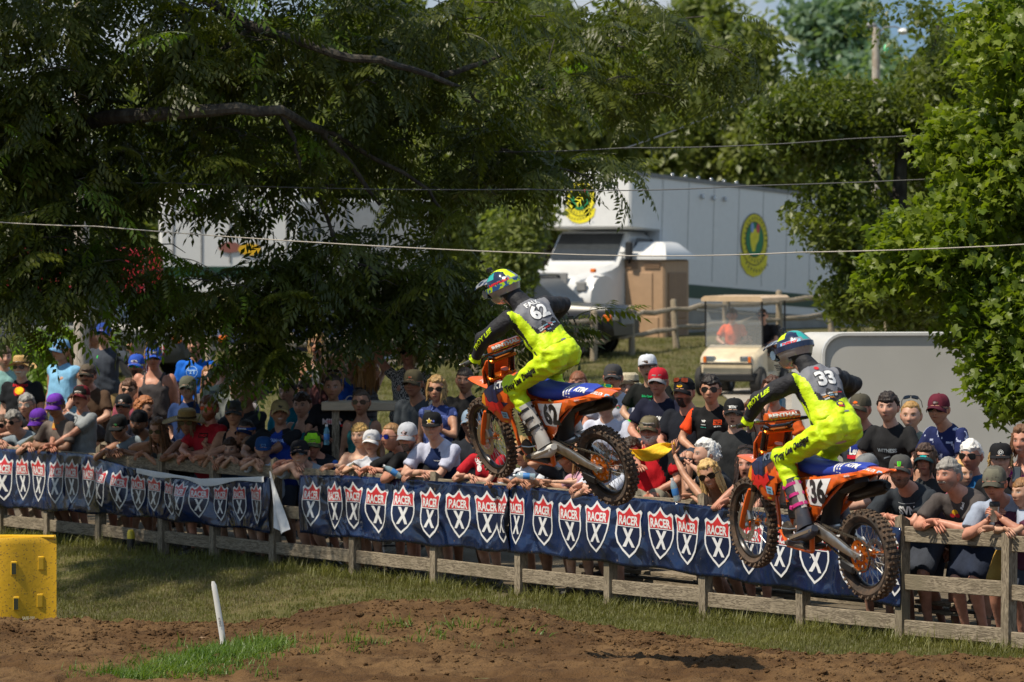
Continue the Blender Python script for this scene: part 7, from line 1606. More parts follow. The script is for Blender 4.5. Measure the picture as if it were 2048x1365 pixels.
for v in np.linspace(0, .42, 5): q0 += [flagpt(0, v) + Vector((0, -.004, 0)), flagpt(7 / 13, v) + Vector((0, -.004, 0))]
mb.add(q0, [(2*i, 2*i+1, 2*i+3, 2*i+2) for i in range(4)], 2)
for i in range(5):
 for j in range(4):
  c = flagpt(.06 + i * .11, .05 + j * .10) + Vector((0, -.007, 0)); mb.add([c + Vector((x * .006, 0, z * .006)) for x, z in ((-1, 0), (0, -1), (1, 0), (0, 1))], [(0, 1, 2, 3)], 1)
mb.build('flag_cloth', [plain('flag_red', '#b01c28', .7), plain('flag_white', '#d8d8d8', .7), plain('flag_navy', '#1c2860', .7)], r, smooth=False, fix=False)
def bleacher(px0, px1, rows, label):
 a = FL(px0, rows[0][0]); c = FL(px1, rows[0][0]); s0, s1 = (a - FA).dot(FU), (c - FA).dot(FU)
 r = empty('bleacher', FM @ Vector((0, 0, 0)), (0, 0, FANG), label, 'bleacher', 'wooden bleachers behind the spectators at the rail')
 for (d, z) in rows:
  mb = MB(); mb.box((0, 0, 0), (abs(s1 - s0), .28, .038), bev=.004); o = mb.build('seat_plank', M_RAIL, r, smooth=False); o.location = ((s0 + s1) / 2, -d, z)
  if z > .3:
   mb = MB(); mb.box((0, 0, 0), (abs(s1 - s0), .24, .035), bev=.004); o = mb.build('foot_plank', M_RAIL, r, smooth=False); o.location = ((s0 + s1) / 2, -d + .34, z - .40)
 for k in np.linspace(s0, s1, 5):
  mb = MB(); d0, d1 = rows[0][0], rows[-1][0]; mb.box((0, 0, 0), (.04, .09, math.hypot(d1 - d0, rows[-1][1]) + .2)); o = mb.build('stringer', M_POST, r, smooth=False)
  o.location = (k, -(d0 + d1) / 2, rows[-1][1] / 2 - .08); o.rotation_euler = (math.atan2(d1 - d0, rows[-1][1] - rows[0][1]), 0, 0)
bleacher(1990, 1180, [(.75, .30), (1.10, .62), (1.55, .98), (2.05, 1.28)], 'grey wooden bleacher planks under the seated spectators on the right')
bleacher(900, 640, [(1.7, .50), (2.3, .95)], 'low wooden bleacher under the shaded spectators in the middle')
bleacher(420, 60, [(1.25, .45), (1.8, .80), (2.4, 1.0)], 'wooden bleacher under the standing spectators at left')
bt = FL(785, 1.4); o = empty('table', (bt.x, bt.y, P(785, 812, bt.y).z), (0, 0, R(-6)), 'pale wooden table top seen beside the crinkled grey top', 'table')
mb = MB(); mb.box((0, 0, 0), (1.5, .5, .10), bev=.01); mb.build('table_top', mat('pale_wood', (.42, .34, .24), .7, var=.12, stretch=(1, 10, 10)), o)
for s in (-1, 1): mb = MB(); mb.box((s * .6, 0, -.55), (.08, .4, 1.0)); mb.build('leg', M_POST, o)
bw = FL(795, .5); r = empty('bicycle', (bw.x, bw.y, 0), (0, 0, FANG), 'bicycle lying behind the fence rail, only its wheel and frame showing low down', 'bicycle')
for dx_ in (0, 1.0):
 mb = MB(); W90 = frame((dx_, 0, .33), (1, 0, 0), (0, 0, 1), (0, -1, 0)); mb.lathe([(.30 + .02 * math.cos(a), .02 * math.sin(a)) for a in np.linspace(0, 2 * math.pi, 9)], W90, 36, mi=0); mb.lathe([(.275, -.01), (.285, -.01), (.285, .01), (.275, .01), (.275, -.01)], W90, 36, mi=1)
 for k in range(14): a = k * math.pi / 7; mb.tube([(dx_, 0, .33), (dx_ + .28 * math.cos(a), 0, .33 + .28 * math.sin(a))], .0015, 3, mi=1)
 mb.build('wheel', [M_BLK, M_ALU], r)
mb = MB(); mb.tube([(0, 0, .33), (.42, 0, .30), (.30, 0, .75), (0, 0, .33)], .013, 6); mb.tube([(.42, 0, .30), (.82, 0, .72), (.32, 0, .70)], .015, 6); mb.tube([(.82, 0, .72), (1.0, 0, .33)], .014, 6); mb.build('bicycle_frame', plain('bike_dark', (.03, .03, .04), .3), r)
# ================================================================= BACKGROUND: vehicles, sheds, poles, wires
M_VW = mat('vehicle_white', (.70, .70, .69), .3, var=.03, coat=.3); M_VG = plain('stripe_green', (.012, .055, .03), .4); M_GLS = plain('dark_glass', (.03, .035, .04), .12, spec=.5)
M_SKIRT = mat('steel_skirt', (.28, .28, .27), .35, metal=.5, var=.15, vscale=2); M_VB = mat('vehicle_black', (.012, .013, .016), .35, coat=.1, var=.1); M_TYR = plain('tyre_rubber', (.02, .019, .018), .8); M_CHR = plain('chrome', (.5, .5, .5), .2, metal=1.0)
M_AMB = plain('amber_lens', (.75, .16, .01), .3); M_GRY = plain('grey_trim', (.20, .20, .20), .5)
def gh(x, y): return float(base_h(x, y))
def road_wheel(parent, c, r, w, ax=(0, 1, 0), rim=None):
 ax = Vector(ax); x = ax.orthogonal().normalized(); y = ax.cross(x); M = frame(c, x, y, ax)
 o = MB(); o.lathe([(r * .55, -w/2), (r * .9, -w/2), (r, -w * .35), (r, w * .35), (r * .9, w/2), (r * .55, w/2)], M, 24); t = o.build('tyre', M_TYR, parent)
 o = MB(); o.lathe([(.001, -w * .35), (r * .5, -w * .42), (r * .58, -w * .48), (r * .58, w * .48), (r * .5, w * .42), (.001, w * .35)], M, 20); o.build('rim', rim or M_CHR, t)
def emblem(parent, M, r, sy=1.0):
 yel, grn, blk = plain('emblem_yellow', (.78, .68, .02), .5), plain('emblem_green', (.01, .20, .07), .5), plain('emblem_black', (.02, .02, .02), .5)
 bl = ([(-.36, .1), (-.22, .42), (.02, .40), (.12, .46), (.34, .40), (.30, .0), (.12, -.2), (.06, -.45), (-.16, -.48), (-.30, -.2)])
 lay = [(xf2d(fill2d([(-1.06, -.55), (-.75, -.62), (.75, -.62), (1.06, -.55), (.95, -1.02), (.5, -1.36), (0, -1.46), (-.5, -1.36), (-.95, -1.02)]), r), yel), (xf2d(disc2d(1, 36), r), yel), (xf2d(ring2d(.98, 1.02, 36), r), blk), (xf2d(disc2d(.70, 32), r), blk), (xf2d(disc2d(.66, 32), r), grn), (xf2d(fill2d(bl), r), yel),
   (xf2d(disc2d(.13, 10, .2), r, r, -.22 * r, .45 * r), plain('emblem_blue', (.25, .4, .7), .5)), (xf2d(disc2d(.13, 10, .2), r, r, .22 * r, .45 * r), plain('emblem_red', (.6, .05, .08), .5))]
 for i in range(26):
  a = 2 * math.pi * i / 26; lay.append((xf2d(rect2d(.05, .15), r, r, .84 * r * math.cos(a), .84 * r * math.sin(a), a - math.pi / 2), blk))
 for i in range(9):
  a = -math.pi / 2 + (i - 4) * .17; lay.append((xf2d(rect2d(.07, .12), r, r, 1.22 * r * math.cos(a), 1.22 * r * math.sin(a), a + math.pi / 2), blk))
 mb = MB(); mats = []
 for k, (sh, m) in enumerate(lay):
  if m not in mats: mats.append(m)
  mb.add([M @ Vector((x, y, .004 + .0025 * k)) for x, y in sh[0]], sh[1], mats.index(m))
 return mb.build('round_emblem', mats, parent, smooth=False, fix=False)
# ---- box truck: local x along the length away from the camera, y to the left of the picture, z up; origin under the near box corner
YT = 104.0; kc = P(1253, 342, YT); gz = 1.30; th = R(56)
truck = empty('box_truck', (kc.x, kc.y, gz), (0, 0, 0), 'long white race support truck with round yellow and green emblems and a green stripe', 'truck')
truck.rotation_euler = Euler((0, R(3.0), th)).to_quaternion().to_euler()
HT = kc.z - gz
mb = MB(); Lb = 11.5; Wb = 2.75
mb.box((Lb / 2 + 1.45, Wb / 2, HT - 1.62), (Lb, Wb, 3.24 - .02), bev=.03); mb.box((.74, Wb / 2, HT - .70), (1.47, Wb, 1.40), bev=.05); mb.build('box_body', M_VW, truck)
mb = MB(); mb.box((Lb / 2 + .8, -.012, HT - .04), (Lb + 1.2, .03, .10)); mb.box((Lb / 2 + .8, Wb / 2, HT + .005), (Lb + 1.4, Wb - .1, .02)); mb.build('roof_rail', M_GRY, truck)
mb = MB(); mb.box((Lb / 2 + 1.45, -.004, HT - 2.82), (Lb - .02, .012, .34)); mb.build('green_stripe', M_VG, truck)
mb = MB(); mb.box((Lb / 2 + 1.6, .05, HT - 3.55), (Lb - .4, .08, .62), bev=.01); mb.build('side_skirt', M_SKIRT, truck)
for i in range(7): mb = MB(); mb.box((2.4 + i * 1.5, -.002, HT - 3.27), (1.4, .03, .05)); mb.build('latch_rail', M_CHR, truck)
for i in range(9): mb = MB(); mb.box((1.5 + i * 1.22, -.002, HT - 1.30), (.012, .008, 2.5)); mb.build('panel_seam', M_GRY, truck)
for i in range(3): mb = MB(); mb.box((3.3 + i * .55, -.05, HT - .42), (.08, .10, .12), bev=.02); mb.build('marker_light', M_CHR, truck)
for i in range(6): mb = MB(); mb.ell((2.0 + i * .62, .05, HT + .04), (.05, .05, .05), 8, 6); mb.build('roof_knob', M_CHR, truck)
emblem(truck, frame((5.95, -.016, HT - 1.36), (1, 0, 0), (0, 0, 1), (0, -1, 0)), .66)
emblem(truck, frame((-.004, Wb / 2 + .08, HT - .66), (0, -1, 0), (0, 0, 1), (-1, 0, 0)), .43)
mb = MB()                                                           # cab with hood
def cs(x, w, z0, z1, c=.12): return [Vector((x, Wb/2 + y, z)) for y, z in ((-w, z0), (-w, z1 - c), (-w + c, z1), (w - c, z1), (w, z1 - c), (w, z0))]
mb.loft([cs(1.5, 1.05, .7, HT - 1.42), cs(.55, 1.05, .7, HT - 1.45), cs(.05, 1.05, .7, HT - 2.20), cs(-.2, 1.02, .7, HT - 2.32), cs(-1.25, .78, .8, HT - 2.62), cs(-1.40, .70, .85, HT - 2.85)]); mb.build('cab', M_VW, truck)
mb = MB(); mb.add([(.50, Wb/2 - .92, HT - 1.52), (.50, Wb/2 + .92, HT - 1.52), (.04, Wb/2 + .95, HT - 2.18), (.04, Wb/2 - .95, HT - 2.18)], [(0, 1, 2, 3)]); mb.v = [(x - .03, y, z + .02) for x, y, z in mb.v]; w_ = mb.build('windscreen', M_GLS, truck)
mb = MB(); mb.add([(.60, .165, HT - 1.60), (1.35, .165, HT - 1.60), (1.35, .165, HT - 2.25), (.22, .165, HT - 2.25)], [(0, 1, 2, 3)]); mb.build('side_window', M_GLS, truck)
for s in (-1, 1):
 mb = MB(); mb.lathe([(.001, -.2), (.62, -.2), (.66, 0), (.62, .2), (.001, .2)], frame((-.65, Wb/2 + s * .92, .80), (1, 0, 0), (0, 0, 1), (0, -1, 0)), 20); mb.build('fender', M_VW, truck)
 mb = MB(); mb.box((-1.28, Wb/2 + s * .80, 1.12), (.08, .40, .24), bev=.03); mb.build('headlight', M_GRY, truck)
 mb = MB(); mb.box((-1.0, Wb/2 + s * 1.0, 1.52), (.10, .14, .10), bev=.02); mb.build('marker_light', M_AMB, truck)
 mb = MB(); mb.box((.15, Wb/2 + s * 1.28, HT - 1.95), (.10, .20, .45), bev=.03); mb.box((.15, Wb/2 + s * 1.15, HT - 2.0), (.04, .25, .03)); mb.build('mirror', M_BLK, truck)
 road_wheel(truck, (-.65, Wb/2 + s * .95, .50), .50, .28)
 for xw in (9.2, 10.3): road_wheel(truck, (xw, Wb/2 + s * .95, .50), .50, .3)
mb = MB(); mb.box((-1.40, Wb/2, 1.20), (.06, 1.05, .50), bev=.02); mb.build('grille', M_GRY, truck)
mb = MB(); mb.box((-1.50, Wb/2, .70), (.12, 2.1, .30), bev=.03); mb.build('bumper', M_CHR, truck)
# ---- generic car
def car(name, label, cat, loc, rz, prof, W, paint, glass_from, wheels, r=.38, extra=None, roof_w=.80):
 """prof: list of (x, z_sill, z_belt, z_top) front to back; body sections lofted"""
 root = empty(name, loc, (0, 0, rz), label, cat); mb = MB()
 rings = []
 for (x, z0, zb, wk) in prof: rings.append([Vector((x, y * W / 2 * wk, z)) for y, z in ((-.92, z0), (-1, z0 + .15), (-1.02, zb - .30), (-.99, zb - .12), (-.90, zb), (-.5, zb + .05), (.5, zb + .05), (.90, zb), (.99, zb - .12), (1.02, zb - .30), (1, z0 + .15), (.92, z0))])
 mb.loft(rings); mb.build('car_body', paint, root)
 mb = MB(); g = MB(); rr_ = []; gl = []
 for (x, z0, z1) in glass_from:
  gl.append([Vector((x, y * W / 2, z)) for y, z in ((-.95, z0 - .03), (-roof_w, z1), (roof_w, z1), (.95, z0 - .03))])
 g.loft(gl); g.build('windows', M_GLS, root)
 x0 = [q[0] for q in glass_from[1:-1]]; z1 = max(q[2] for q in glass_from)
 mb.box(((max(x0) + min(x0)) / 2, 0, z1 + .02), (abs(max(x0) - min(x0)) + .05, W * roof_w * 1.02, .05), bev=.02); mb.build('roof', paint, root)
 for px_ in np.linspace(min(x0), max(x0), 3):
  for s in (-1, 1): mb = MB(); mb.tube([(px_, s * W/2 * .96, glass_from[1][1]), (px_, s * W/2 * (roof_w + .01), z1)], .04, 6); mb.build('pillar', paint, root)
 for xw in wheels:
  for s in (-1, 1):
   mb = MB(); mb.lathe([(.001, -.02), (r * 1.18, -.02), (r * 1.18, .02), (.001, .02)], frame((xw, s * (W/2 + .0), r), (1, 0, 0), (0, 0, 1), (0, -1, 0)), 20); mb.build('wheel_arch', M_BLK, root)
   road_wheel(root, (xw, s * (W / 2 - .08), r), r, .24)
 xf = prof[0][0]; hz = prof[0][2]
 for s in (-1, 1): mb = MB(); mb.box((xf + .06, s * W * .36, hz - .10), (.16, .34, .17), bev=.03); mb.build('headlight', M_CHR, root); mb = MB(); mb.box((xf + .12, s * W * .47, hz - .10), (.2, .08, .15), bev=.02); mb.build('turn_light', M_AMB, root)
 mb = MB(); mb.box((xf - .01, 0, hz - .15), (.05, W * .42, .24), bev=.02); mb.build('grille', M_GRY, root); return root
SUVP = [(2.55, .45, .95, .86), (2.40, .35, 1.08, .96), (1.2, .32, 1.15, 1.0), (0, .32, 1.18, 1.0), (-2.0, .34, 1.16, 1.0), (-2.4, .45, 1.05, .93)]
SUVP = [(-x, a, b, c) for x, a, b, c in SUVP]
def flip(g): return [(-x, a, b) for x, a, b in g]
sp = P(1048, 660, 99); car('suv', 'black four wheel drive parked in front of the white truck cab', 'car', (sp.x, sp.y, gh(sp.x, 99)), R(180 - 22), SUVP, 2.0, M_VB, flip([(1.25, 1.12, 1.16), (.55, 1.14, 1.78), (-1.7, 1.14, 1.80), (-2.3, 1.12, 1.2)]), (-1.55, 1.55))
sp = P(185, 660, 92); car('suv', 'dark grey off-roader parked behind the leaning branches at far left', 'car', (sp.x, sp.y, gh(sp.x, 92)), R(160), SUVP, 2.0, mat('paint_grey', (.04, .045, .05), .4, coat=.0, var=.1), flip([(1.25, 1.12, 1.16), (.55, 1.14, 1.78), (-1.7, 1.14, 1.80), (-2.3, 1.12, 1.2)]), (-1.55, 1.55))
sp = P(640, 690, 96); car('car', 'dark saloon car parked behind the grey tank top woman', 'car', (sp.x, sp.y, gh(sp.x, 96)), R(10), [(-x, a, b - .2, c) for x, a, b, c in [(2.4, .4, .9, .86), (1.2, .3, 1.1, 1), (-1.2, .3, 1.12, 1), (-2.3, .4, 1.05, .9)]], 1.8, mat('paint_navy', (.012, .018, .05), .4, coat=.0, var=.1), flip([(1.1, .9, .95), (.4, .92, 1.38), (-.9, .92, 1.38), (-1.6, .9, .95)]), (-1.4, 1.4), .33)
def box_rig(label, px, py, Y, rz, L_, H_, W2, m, stripe, art=None, z0=.9):
 p = P(px, py, Y); r = empty('race_trailer', (p.x, p.y, gh(p.x, Y)), (0, 0, rz), label, 'trailer'); mb = MB(); mb.box((L_/2, W2/2, z0 + H_/2), (L_, W2, H_), bev=.08); mb.build('box_body', m, r)
 mb = MB(); mb.box((L_/2, -.01, z0 + H_ * .22), (L_ - .2, .02, H_ * .10)); mb.build('side_stripe', stripe, r)
 for k in range(5): mb = MB(); mb.box((L_ * (k + .5) / 5, -.012, z0 + H_ * .62), (.04, .02, H_ * .62)); mb.build('panel_seam', M_GRY, r)
 for xw in (L_ * .72, L_ * .82):
  for s in (0, 1): road_wheel(r, (xw, W2 * s, .48), .48, .25)
 for xw in (L_ * .10,): road_wheel(r, (xw, .1, .48), .48, .25)
 if art:
  decal('side_art', art, (L_ * .5, -.03, z0 + H_ * .45), (1, 0, 0), (0, 0, 1), r)
 return r
box_rig('white race transporter with red and yellow artwork behind the tree', 318, 640, 108, R(4), 3.6, 2.7, 2.4, M_VW, M_VG, [(disc2d(.30, 12, .14), plain('art_red', '#8c5a50', .5)), (xf2d(disc2d(.3, 10, .16), 1, 1, .5, -.05), plain('art_yellow', '#e0b020', .5))])
box_rig('silver grey enclosed trailer behind the tree, right of the white transporter', 520, 650, 112, R(12), 4.6, 2.5, 2.4, mat('silver_paint', (.30, .31, .32), .35, var=.1), M_GRY)
box_rig('red and black hauler behind the wooden pole at far left', -40, 655, 100, R(6), 4.3, 1.5, 2.3, mat('paint_red', (.42, .02, .03), .3, coat=.5, var=.1), M_BLK)
# ---- portable toilet
pc = P(1329, 683, 104); tr = empty('portable_toilet', (pc.x, pc.y, pc.z - .02), (0, 0, R(60)), 'tan portable toilet with white ribbed roof standing before the white truck', 'portable toilet'); tr.scale = (1.2, 1.2, 1.03)
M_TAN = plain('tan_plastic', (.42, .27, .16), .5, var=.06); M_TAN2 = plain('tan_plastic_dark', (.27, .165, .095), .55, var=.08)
mb = MB(); mb.box((.55, .55, .98), (1.1, 1.1, 1.96), bev=.04); mb.build('cabin', M_TAN, tr)
for (y, z, w, h) in ((.58, .98 + .2, .62, .95), (.30, .34, .34, .52), (.80, .34, .34, .52)): mb = MB(); mb.box((-.012, y, z), (.03, w, h), bev=.012); mb.build('door_panel', M_TAN, tr)
for (y, w) in ((.28, .36), (.80, .36)):
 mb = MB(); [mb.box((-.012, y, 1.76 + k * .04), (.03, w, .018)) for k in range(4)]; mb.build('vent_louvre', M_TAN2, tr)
for (x, z, w, h) in ((.55, 1.1, .8, 1.1), (.55, .32, .8, .38)): mb = MB(); mb.box((x, -.012, z), (w, .03, h), bev=.012); mb.build('side_panel', M_TAN2, tr)  # darker tan puts the shade on this side into the colour
mb = MB(); mb.loft([[(-.08, -.08, 1.96), (1.18, -.08, 1.96), (1.18, 1.18, 1.96), (-.08, 1.18, 1.96)], [(-.08, -.08, 2.05), (1.18, -.08, 2.05), (1.18, 1.18, 2.05), (-.08, 1.18, 2.05)], [(.25, .12, 2.34), (.85, .12, 2.34), (.85, .98, 2.34), (.25, .98, 2.34)], [(.30, .2, 2.38), (.80, .2, 2.38), (.80, .9, 2.38), (.30, .9, 2.38)]])
for k in range(5): mb.tube([(-.06, .05 + k * .25, 2.06), (.26, .16 + k * .19, 2.35)], .02, 5)
mb.build('roof', M_VW, tr); mb = MB(); mb.cyl((.9, .9, 2.1), (.9, .9, 2.6), .05); mb.build('vent_pipe', M_GRY, tr)
# ---- golf cart
gc = P(1490, 788, 82); gr = empty('golf_cart', (gc.x, gc.y, gh(gc.x, 82)), (0, 0, R(-90 - 18)), 'cream golf cart with tan roof driving on the gravel lane, two people aboard', 'golf cart')
M_CRM = plain('cream_plastic', (.62, .52, .36), .4); M_TOP = plain('tan_roof', (.62, .45, .28), .5)
mb = MB()     # local x forward
mb.loft([[Vector((x, y * w, z)) for y, z in ((-1, z0), (-1, z1 - .08), (-.85, z1), (.85, z1), (1, z1 - .08), (1, z0))] for x, w, z0, z1 in ((1.32, .48, .42, .66), (1.20, .56, .36, .80), (.85, .60, .34, .90), (.62, .60, .34, .96), (.55, .60, .30, .45))])
mb.box((.1, 0, .38), (1.1, 1.16, .12), bev=.03); mb.box((-.75, 0, .56), (1.1, 1.18, .40), bev=.06); mb.build('cart_body', M_CRM, gr)
mb = MB(); mb.box((-.35, 0, .86), (.5, 1.1, .14), bev=.05); mb.box((-.62, 0, 1.12), (.12, 1.1, .42), rot=(0, R(-10), 0), bev=.04); mb.build('bench_seat', M_BLK, gr)
mb = MB(); mb.loft([[Vector((x, y * .60, z + .0 * y)) for y, z in ((-1, 1.80), (-1, 1.86), (-.9, 1.90), (.9, 1.90), (1, 1.86), (1, 1.80))] for x in (1.0, .95, -1.05, -1.1)]); mb.build('roof', M_TOP, gr)
for x, z0 in ((.80, .92), (-.9, .7)):
 for s in (-1, 1): mb = MB(); mb.cyl((x, s * .56, z0), (x + (.05 if x > 0 else 0), s * .56, 1.82), .018, n=6); mb.build('roof_post', M_BLK, gr)
mb = MB(); mb.box((.83, 0, 1.36), (.008, 1.10, .86)); mb.build('windscreen', glass_mat('cart_glass', (.5, .52, .52), .22, .15), gr)
mb = MB(); mb.tube([(1.36, -.5, .40), (1.38, -.5, .62), (1.38, .5, .62), (1.36, .5, .40)], .02, 6); mb.box((1.30, 0, .36), (.12, 1.1, .16), bev=.03); mb.build('bumper', M_BLK, gr)
for s in (-1, 1): mb = MB(); mb.box((1.27, s * .36, .70), (.10, .24, .12), bev=.02); mb.build('headlight', M_CHR, gr); mb = MB(); mb.box((1.29, s * .44, .70), (.10, .05, .11)); mb.build('turn_light', M_AMB, gr)
for x in (.95, -.75):
 for s in (-1, 1): road_wheel(gr, (x + .1, s * .54, .28), .28, .22, rim=M_GRY)
mb = MB(); mb.tube([(.6, .3, .95), (.38, .3, 1.10)], .015, 6); mb.lathe([(.15, -.01), (.165, 0), (.15, .01)], TM((.38, .3, 1.10), (0, R(-55), 0)), 16); mb.build('steering_wheel', M_BLK, gr)
person('driver in orange tee behind the golf cart windscreen', 0, 0, None, H=gr.matrix_basis @ Vector((-.38, .28, 1.50)) if False else Vector((gc.x - .22, gc.y + .55, gh(gc.x, 82) + 1.50)), pose='sit', by=-15, hy=-5, shirt=('tee', '#e85a28'), hair=('short', '#3a2a1c'), group='people in the golf cart', s=.95)
person('passenger in dark tee and glasses in the golf cart, arms forward', 0, 0, None, H=Vector((gc.x + .36, gc.y + .40, gh(gc.x, 82) + 1.50)), pose='sit', by=-20, hy=-15, glasses=('dark', '#101010'), shirt=('tee', '#1c1c20'), hair=('crew', '#3a2a1c'), group='people in the golf cart', s=.95)
flush_remesh()
# ---- pale enclosed trailer on the right
tp = P(1650, 672, 48.5); tr = empty('cargo_trailer', (tp.x, tp.y, 0), (0, 0, R(7)), 'pale grey enclosed trailer with a rounded front edge behind the seated row', 'trailer')
M_PAN = mat('trailer_panel', (.58, .57, .54), .45, var=.04, vscale=1.5); ht = tp.z; mb = MB()
def rr2(x0, y0, x1, y1, r, n=6):
 out = []
 for cx, cy, a0 in ((x1 - r, y1 - r, 0), (x0 + r, y1 - r, 90), (x0 + r, y0 + r, 180), (x1 - r, y0 + r, 270)):
  for i in range(n + 1): a = R(a0 + 90 * i / n); out.append((cx + r * math.cos(a), cy + r * math.sin(a)))
 return out
pr = rr2(0, .45, 8.0, ht, .22); mb.prism([(x, z) for x, z in pr], 2.0, frame((0, 1.03, 0), (1, 0, 0), (0, 0, 1), (0, -1, 0))); mb.build('box_body', M_PAN, tr)
mb = MB(); edge_o, edge_i = rr2(-.03, .42, 8.03, ht + .03, .25), rr2(.0, .45, 8.0, ht, .22)
for y in (.0,):
 n = len(edge_o); mb.add([(x, y - .0, z) for x, z in edge_o] + [(x, y - .0, z) for x, z in edge_i] + [(x, y + .06, z) for x, z in edge_o], [(i, (i+1) % n, n + (i+1) % n, n + i) for i in range(n)] + [(i, 2*n + i, 2*n + (i+1) % n, (i+1) % n) for i in range(n)])
mb.build('corner_trim', M_VW, tr)
mb = MB(); mb.box((.05, -.02, ht - .62), (.05, .03, .04)); mb.build('marker_light', M_AMB, tr)
for k in range(1, 4): mb = MB(); mb.box((k * 2.4, .026, (ht + .4) / 2), (.03, .012, ht - .8)); mb.build('panel_seam', M_PAN, tr)
for x in (2.6, 3.5): road_wheel(tr, (x, .1, .33), .33, .2)
cp = P(1541, 802, 52); o = empty('drinks_cooler', cp, (0, 0, R(-20)), 'pale blue and white cooler lid behind the teenager in orange', 'cooler'); mb = MB(); mb.box((0, 0, -.05), (.34, .25, .22), bev=.04); mb.build('cooler_body', plain('cooler_blue', (.10, .25, .36), .4), o); mb = MB(); mb.box((0, 0, .08), (.37, .28, .06), bev=.02); mb.build('lid', M_VW, o)
# ---- split rail fence
SR = [(420, 80), (500, 81), (583, 83), (700, 86), (830, 89), (950, 92), (1080, 95), (1187, 97), (1264, 98.5), (1353, 100.5), (1450, 102), (1560, 104), (1663, 106), (1775, 108.5), (1900, 111), (2060, 114)]
sr = empty('split_rail_fence', P(1264, 700, 98.5), (0, 0, 0), 'rustic split rail fence crossing the grass in front of the truck', 'fence'); o0 = sr.location
pts = [Vector(((px - 1024) / FPX * Y, Y, gh((px - 1024) / FPX * Y, Y))) for px, Y in SR]
for i, p in enumerate(pts):
 rr = random.Random(i + 50); mb = MB(); mb.tube([(0, 0, -.2), (.01, 0, .5), (0, 0, 1.12), (0, 0, 1.16)], [.085, .08, .075, .05], 8); o = mb.build('post', M_LOG, sr); o.location = p - o0; o.rotation_euler = (rr.gauss(0, .03), rr.gauss(0, .03), rr.uniform(0, 3))
 if i + 1 < len(pts):
  q = pts[i + 1]
  for z in (.46, .90):
   a = p + Vector((0, -.02, z + rr.gauss(0, .02))); b = q + Vector((0, -.02, z + rr.gauss(0, .02))); L_ = (b - a).length; mb = MB()
   mb.tube([(-L_/2 - .1, 0, 0), (-L_/4, .01, rr.gauss(0, .03)), (0, 0, rr.gauss(0, .03)), (L_/4, -.01, 0), (L_/2 + .1, 0, 0)], [.035, .06, .065, .06, .035], 7); o = mb.build('rail', M_LOG, sr)
   o.location = (a + b) / 2 - o0; o.rotation_euler = (b - a).to_track_quat('X', 'Z').to_euler()
# ---- poles
def pole(label, px, Y, r, top_py, name='utility_pole'):
 x = (px - 1024) / FPX * Y; g = gh(x, Y); z1 = P(px, top_py, Y).z; o = empty(name, (x, Y, g), (0, 0, 0), label, 'pole'); mb = MB(); mb.tube([(0, 0, -.3), (0, 0, (z1 - g) * .5), (0, 0, z1 - g)], [r, r * .95, r * .85], 14); mb.build('pole_shaft', M_POLE, o); return o, z1 - g
M_POLE = wood_mat('grey_pole', (.34, .30, .25), (.58, .52, .45), (.30, .22, .15), (10, 10, .8))
pole('thick weathered wooden pole between the denim cap woman and the shirtless man', 163, 55, .105, -300)
lp, hl_ = pole('pale utility pole carrying a street lamp above the trees on the right', 1752, 122, .13, 55)
mb = MB(); mb.tube([(0, 0, hl_ - .25), (.25, 0, hl_ + .0), (.55, 0, hl_ + .02), (.72, 0, hl_ - .05)], .025, 6); mb.build('lamp_arm', M_GRY, lp)
mb = MB(); mb.ell((.78, 0, hl_ - .12), (.16, .16, .10), 12, 6); mb.build('lamp_head', M_VW, lp); mb = MB(); mb.ell((-.15, 0, hl_ + .05), (.18, .09, .09), 8, 6); mb.build('pole_cap', M_GRY, lp)
mb = MB(); mb.ell((.28, -.1, hl_ - .62), (.07, .07, .12), 10, 6); mb.build('green_lamp', plain('lamp_green', (.2, .85, .4), .3), lp)
def wire(label, pts, r=.006, m=None):
 P3 = [P(*p) for p in pts]; o0 = P3[0]; c = bpy.data.curves.new('w', 'CURVE')
 mb = MB(); dense = []
 for i in range(len(P3) - 1):
  for t in np.linspace(0, 1, 8)[:-1]: dense.append(P3[i].lerp(P3[i+1], t) - o0 - Vector((0, 0, .03 * 4 * t * (1 - t))))
 dense.append(P3[-1] - o0); mb.tube(dense, r, 5); o = mb.build('overhead_wire', m or plain('cable', (.10, .10, .10), .5), None); o.location = o0; tag(o, label, 'wire', 'overhead wires across the scene')
wire('middle overhead wire crossing the upper part of the white truck box', [(-200, 350, 46), (340, 366, 46), (1060, 379, 46), (1500, 372, 46), (2300, 330, 46)])
wire('lowest and brightest overhead wire, crossing the truck below its emblem', [(-200, 425, 44), (190, 453, 44), (1100, 508, 44), (1600, 505, 44), (2300, 472, 44)], .006, plain('cable_pale', (.5, .45, .38), .5))
wire('uppermost overhead wire rising to the right over the truck roof', [(-200, 300, 48), (870, 301, 48), (1250, 296, 48), (1700, 278, 48), (2300, 232, 48)])
wire('short slanting guy wire rising into the trees above the truck', [(1250, 297, 60), (1500, 197, 70)], .012)
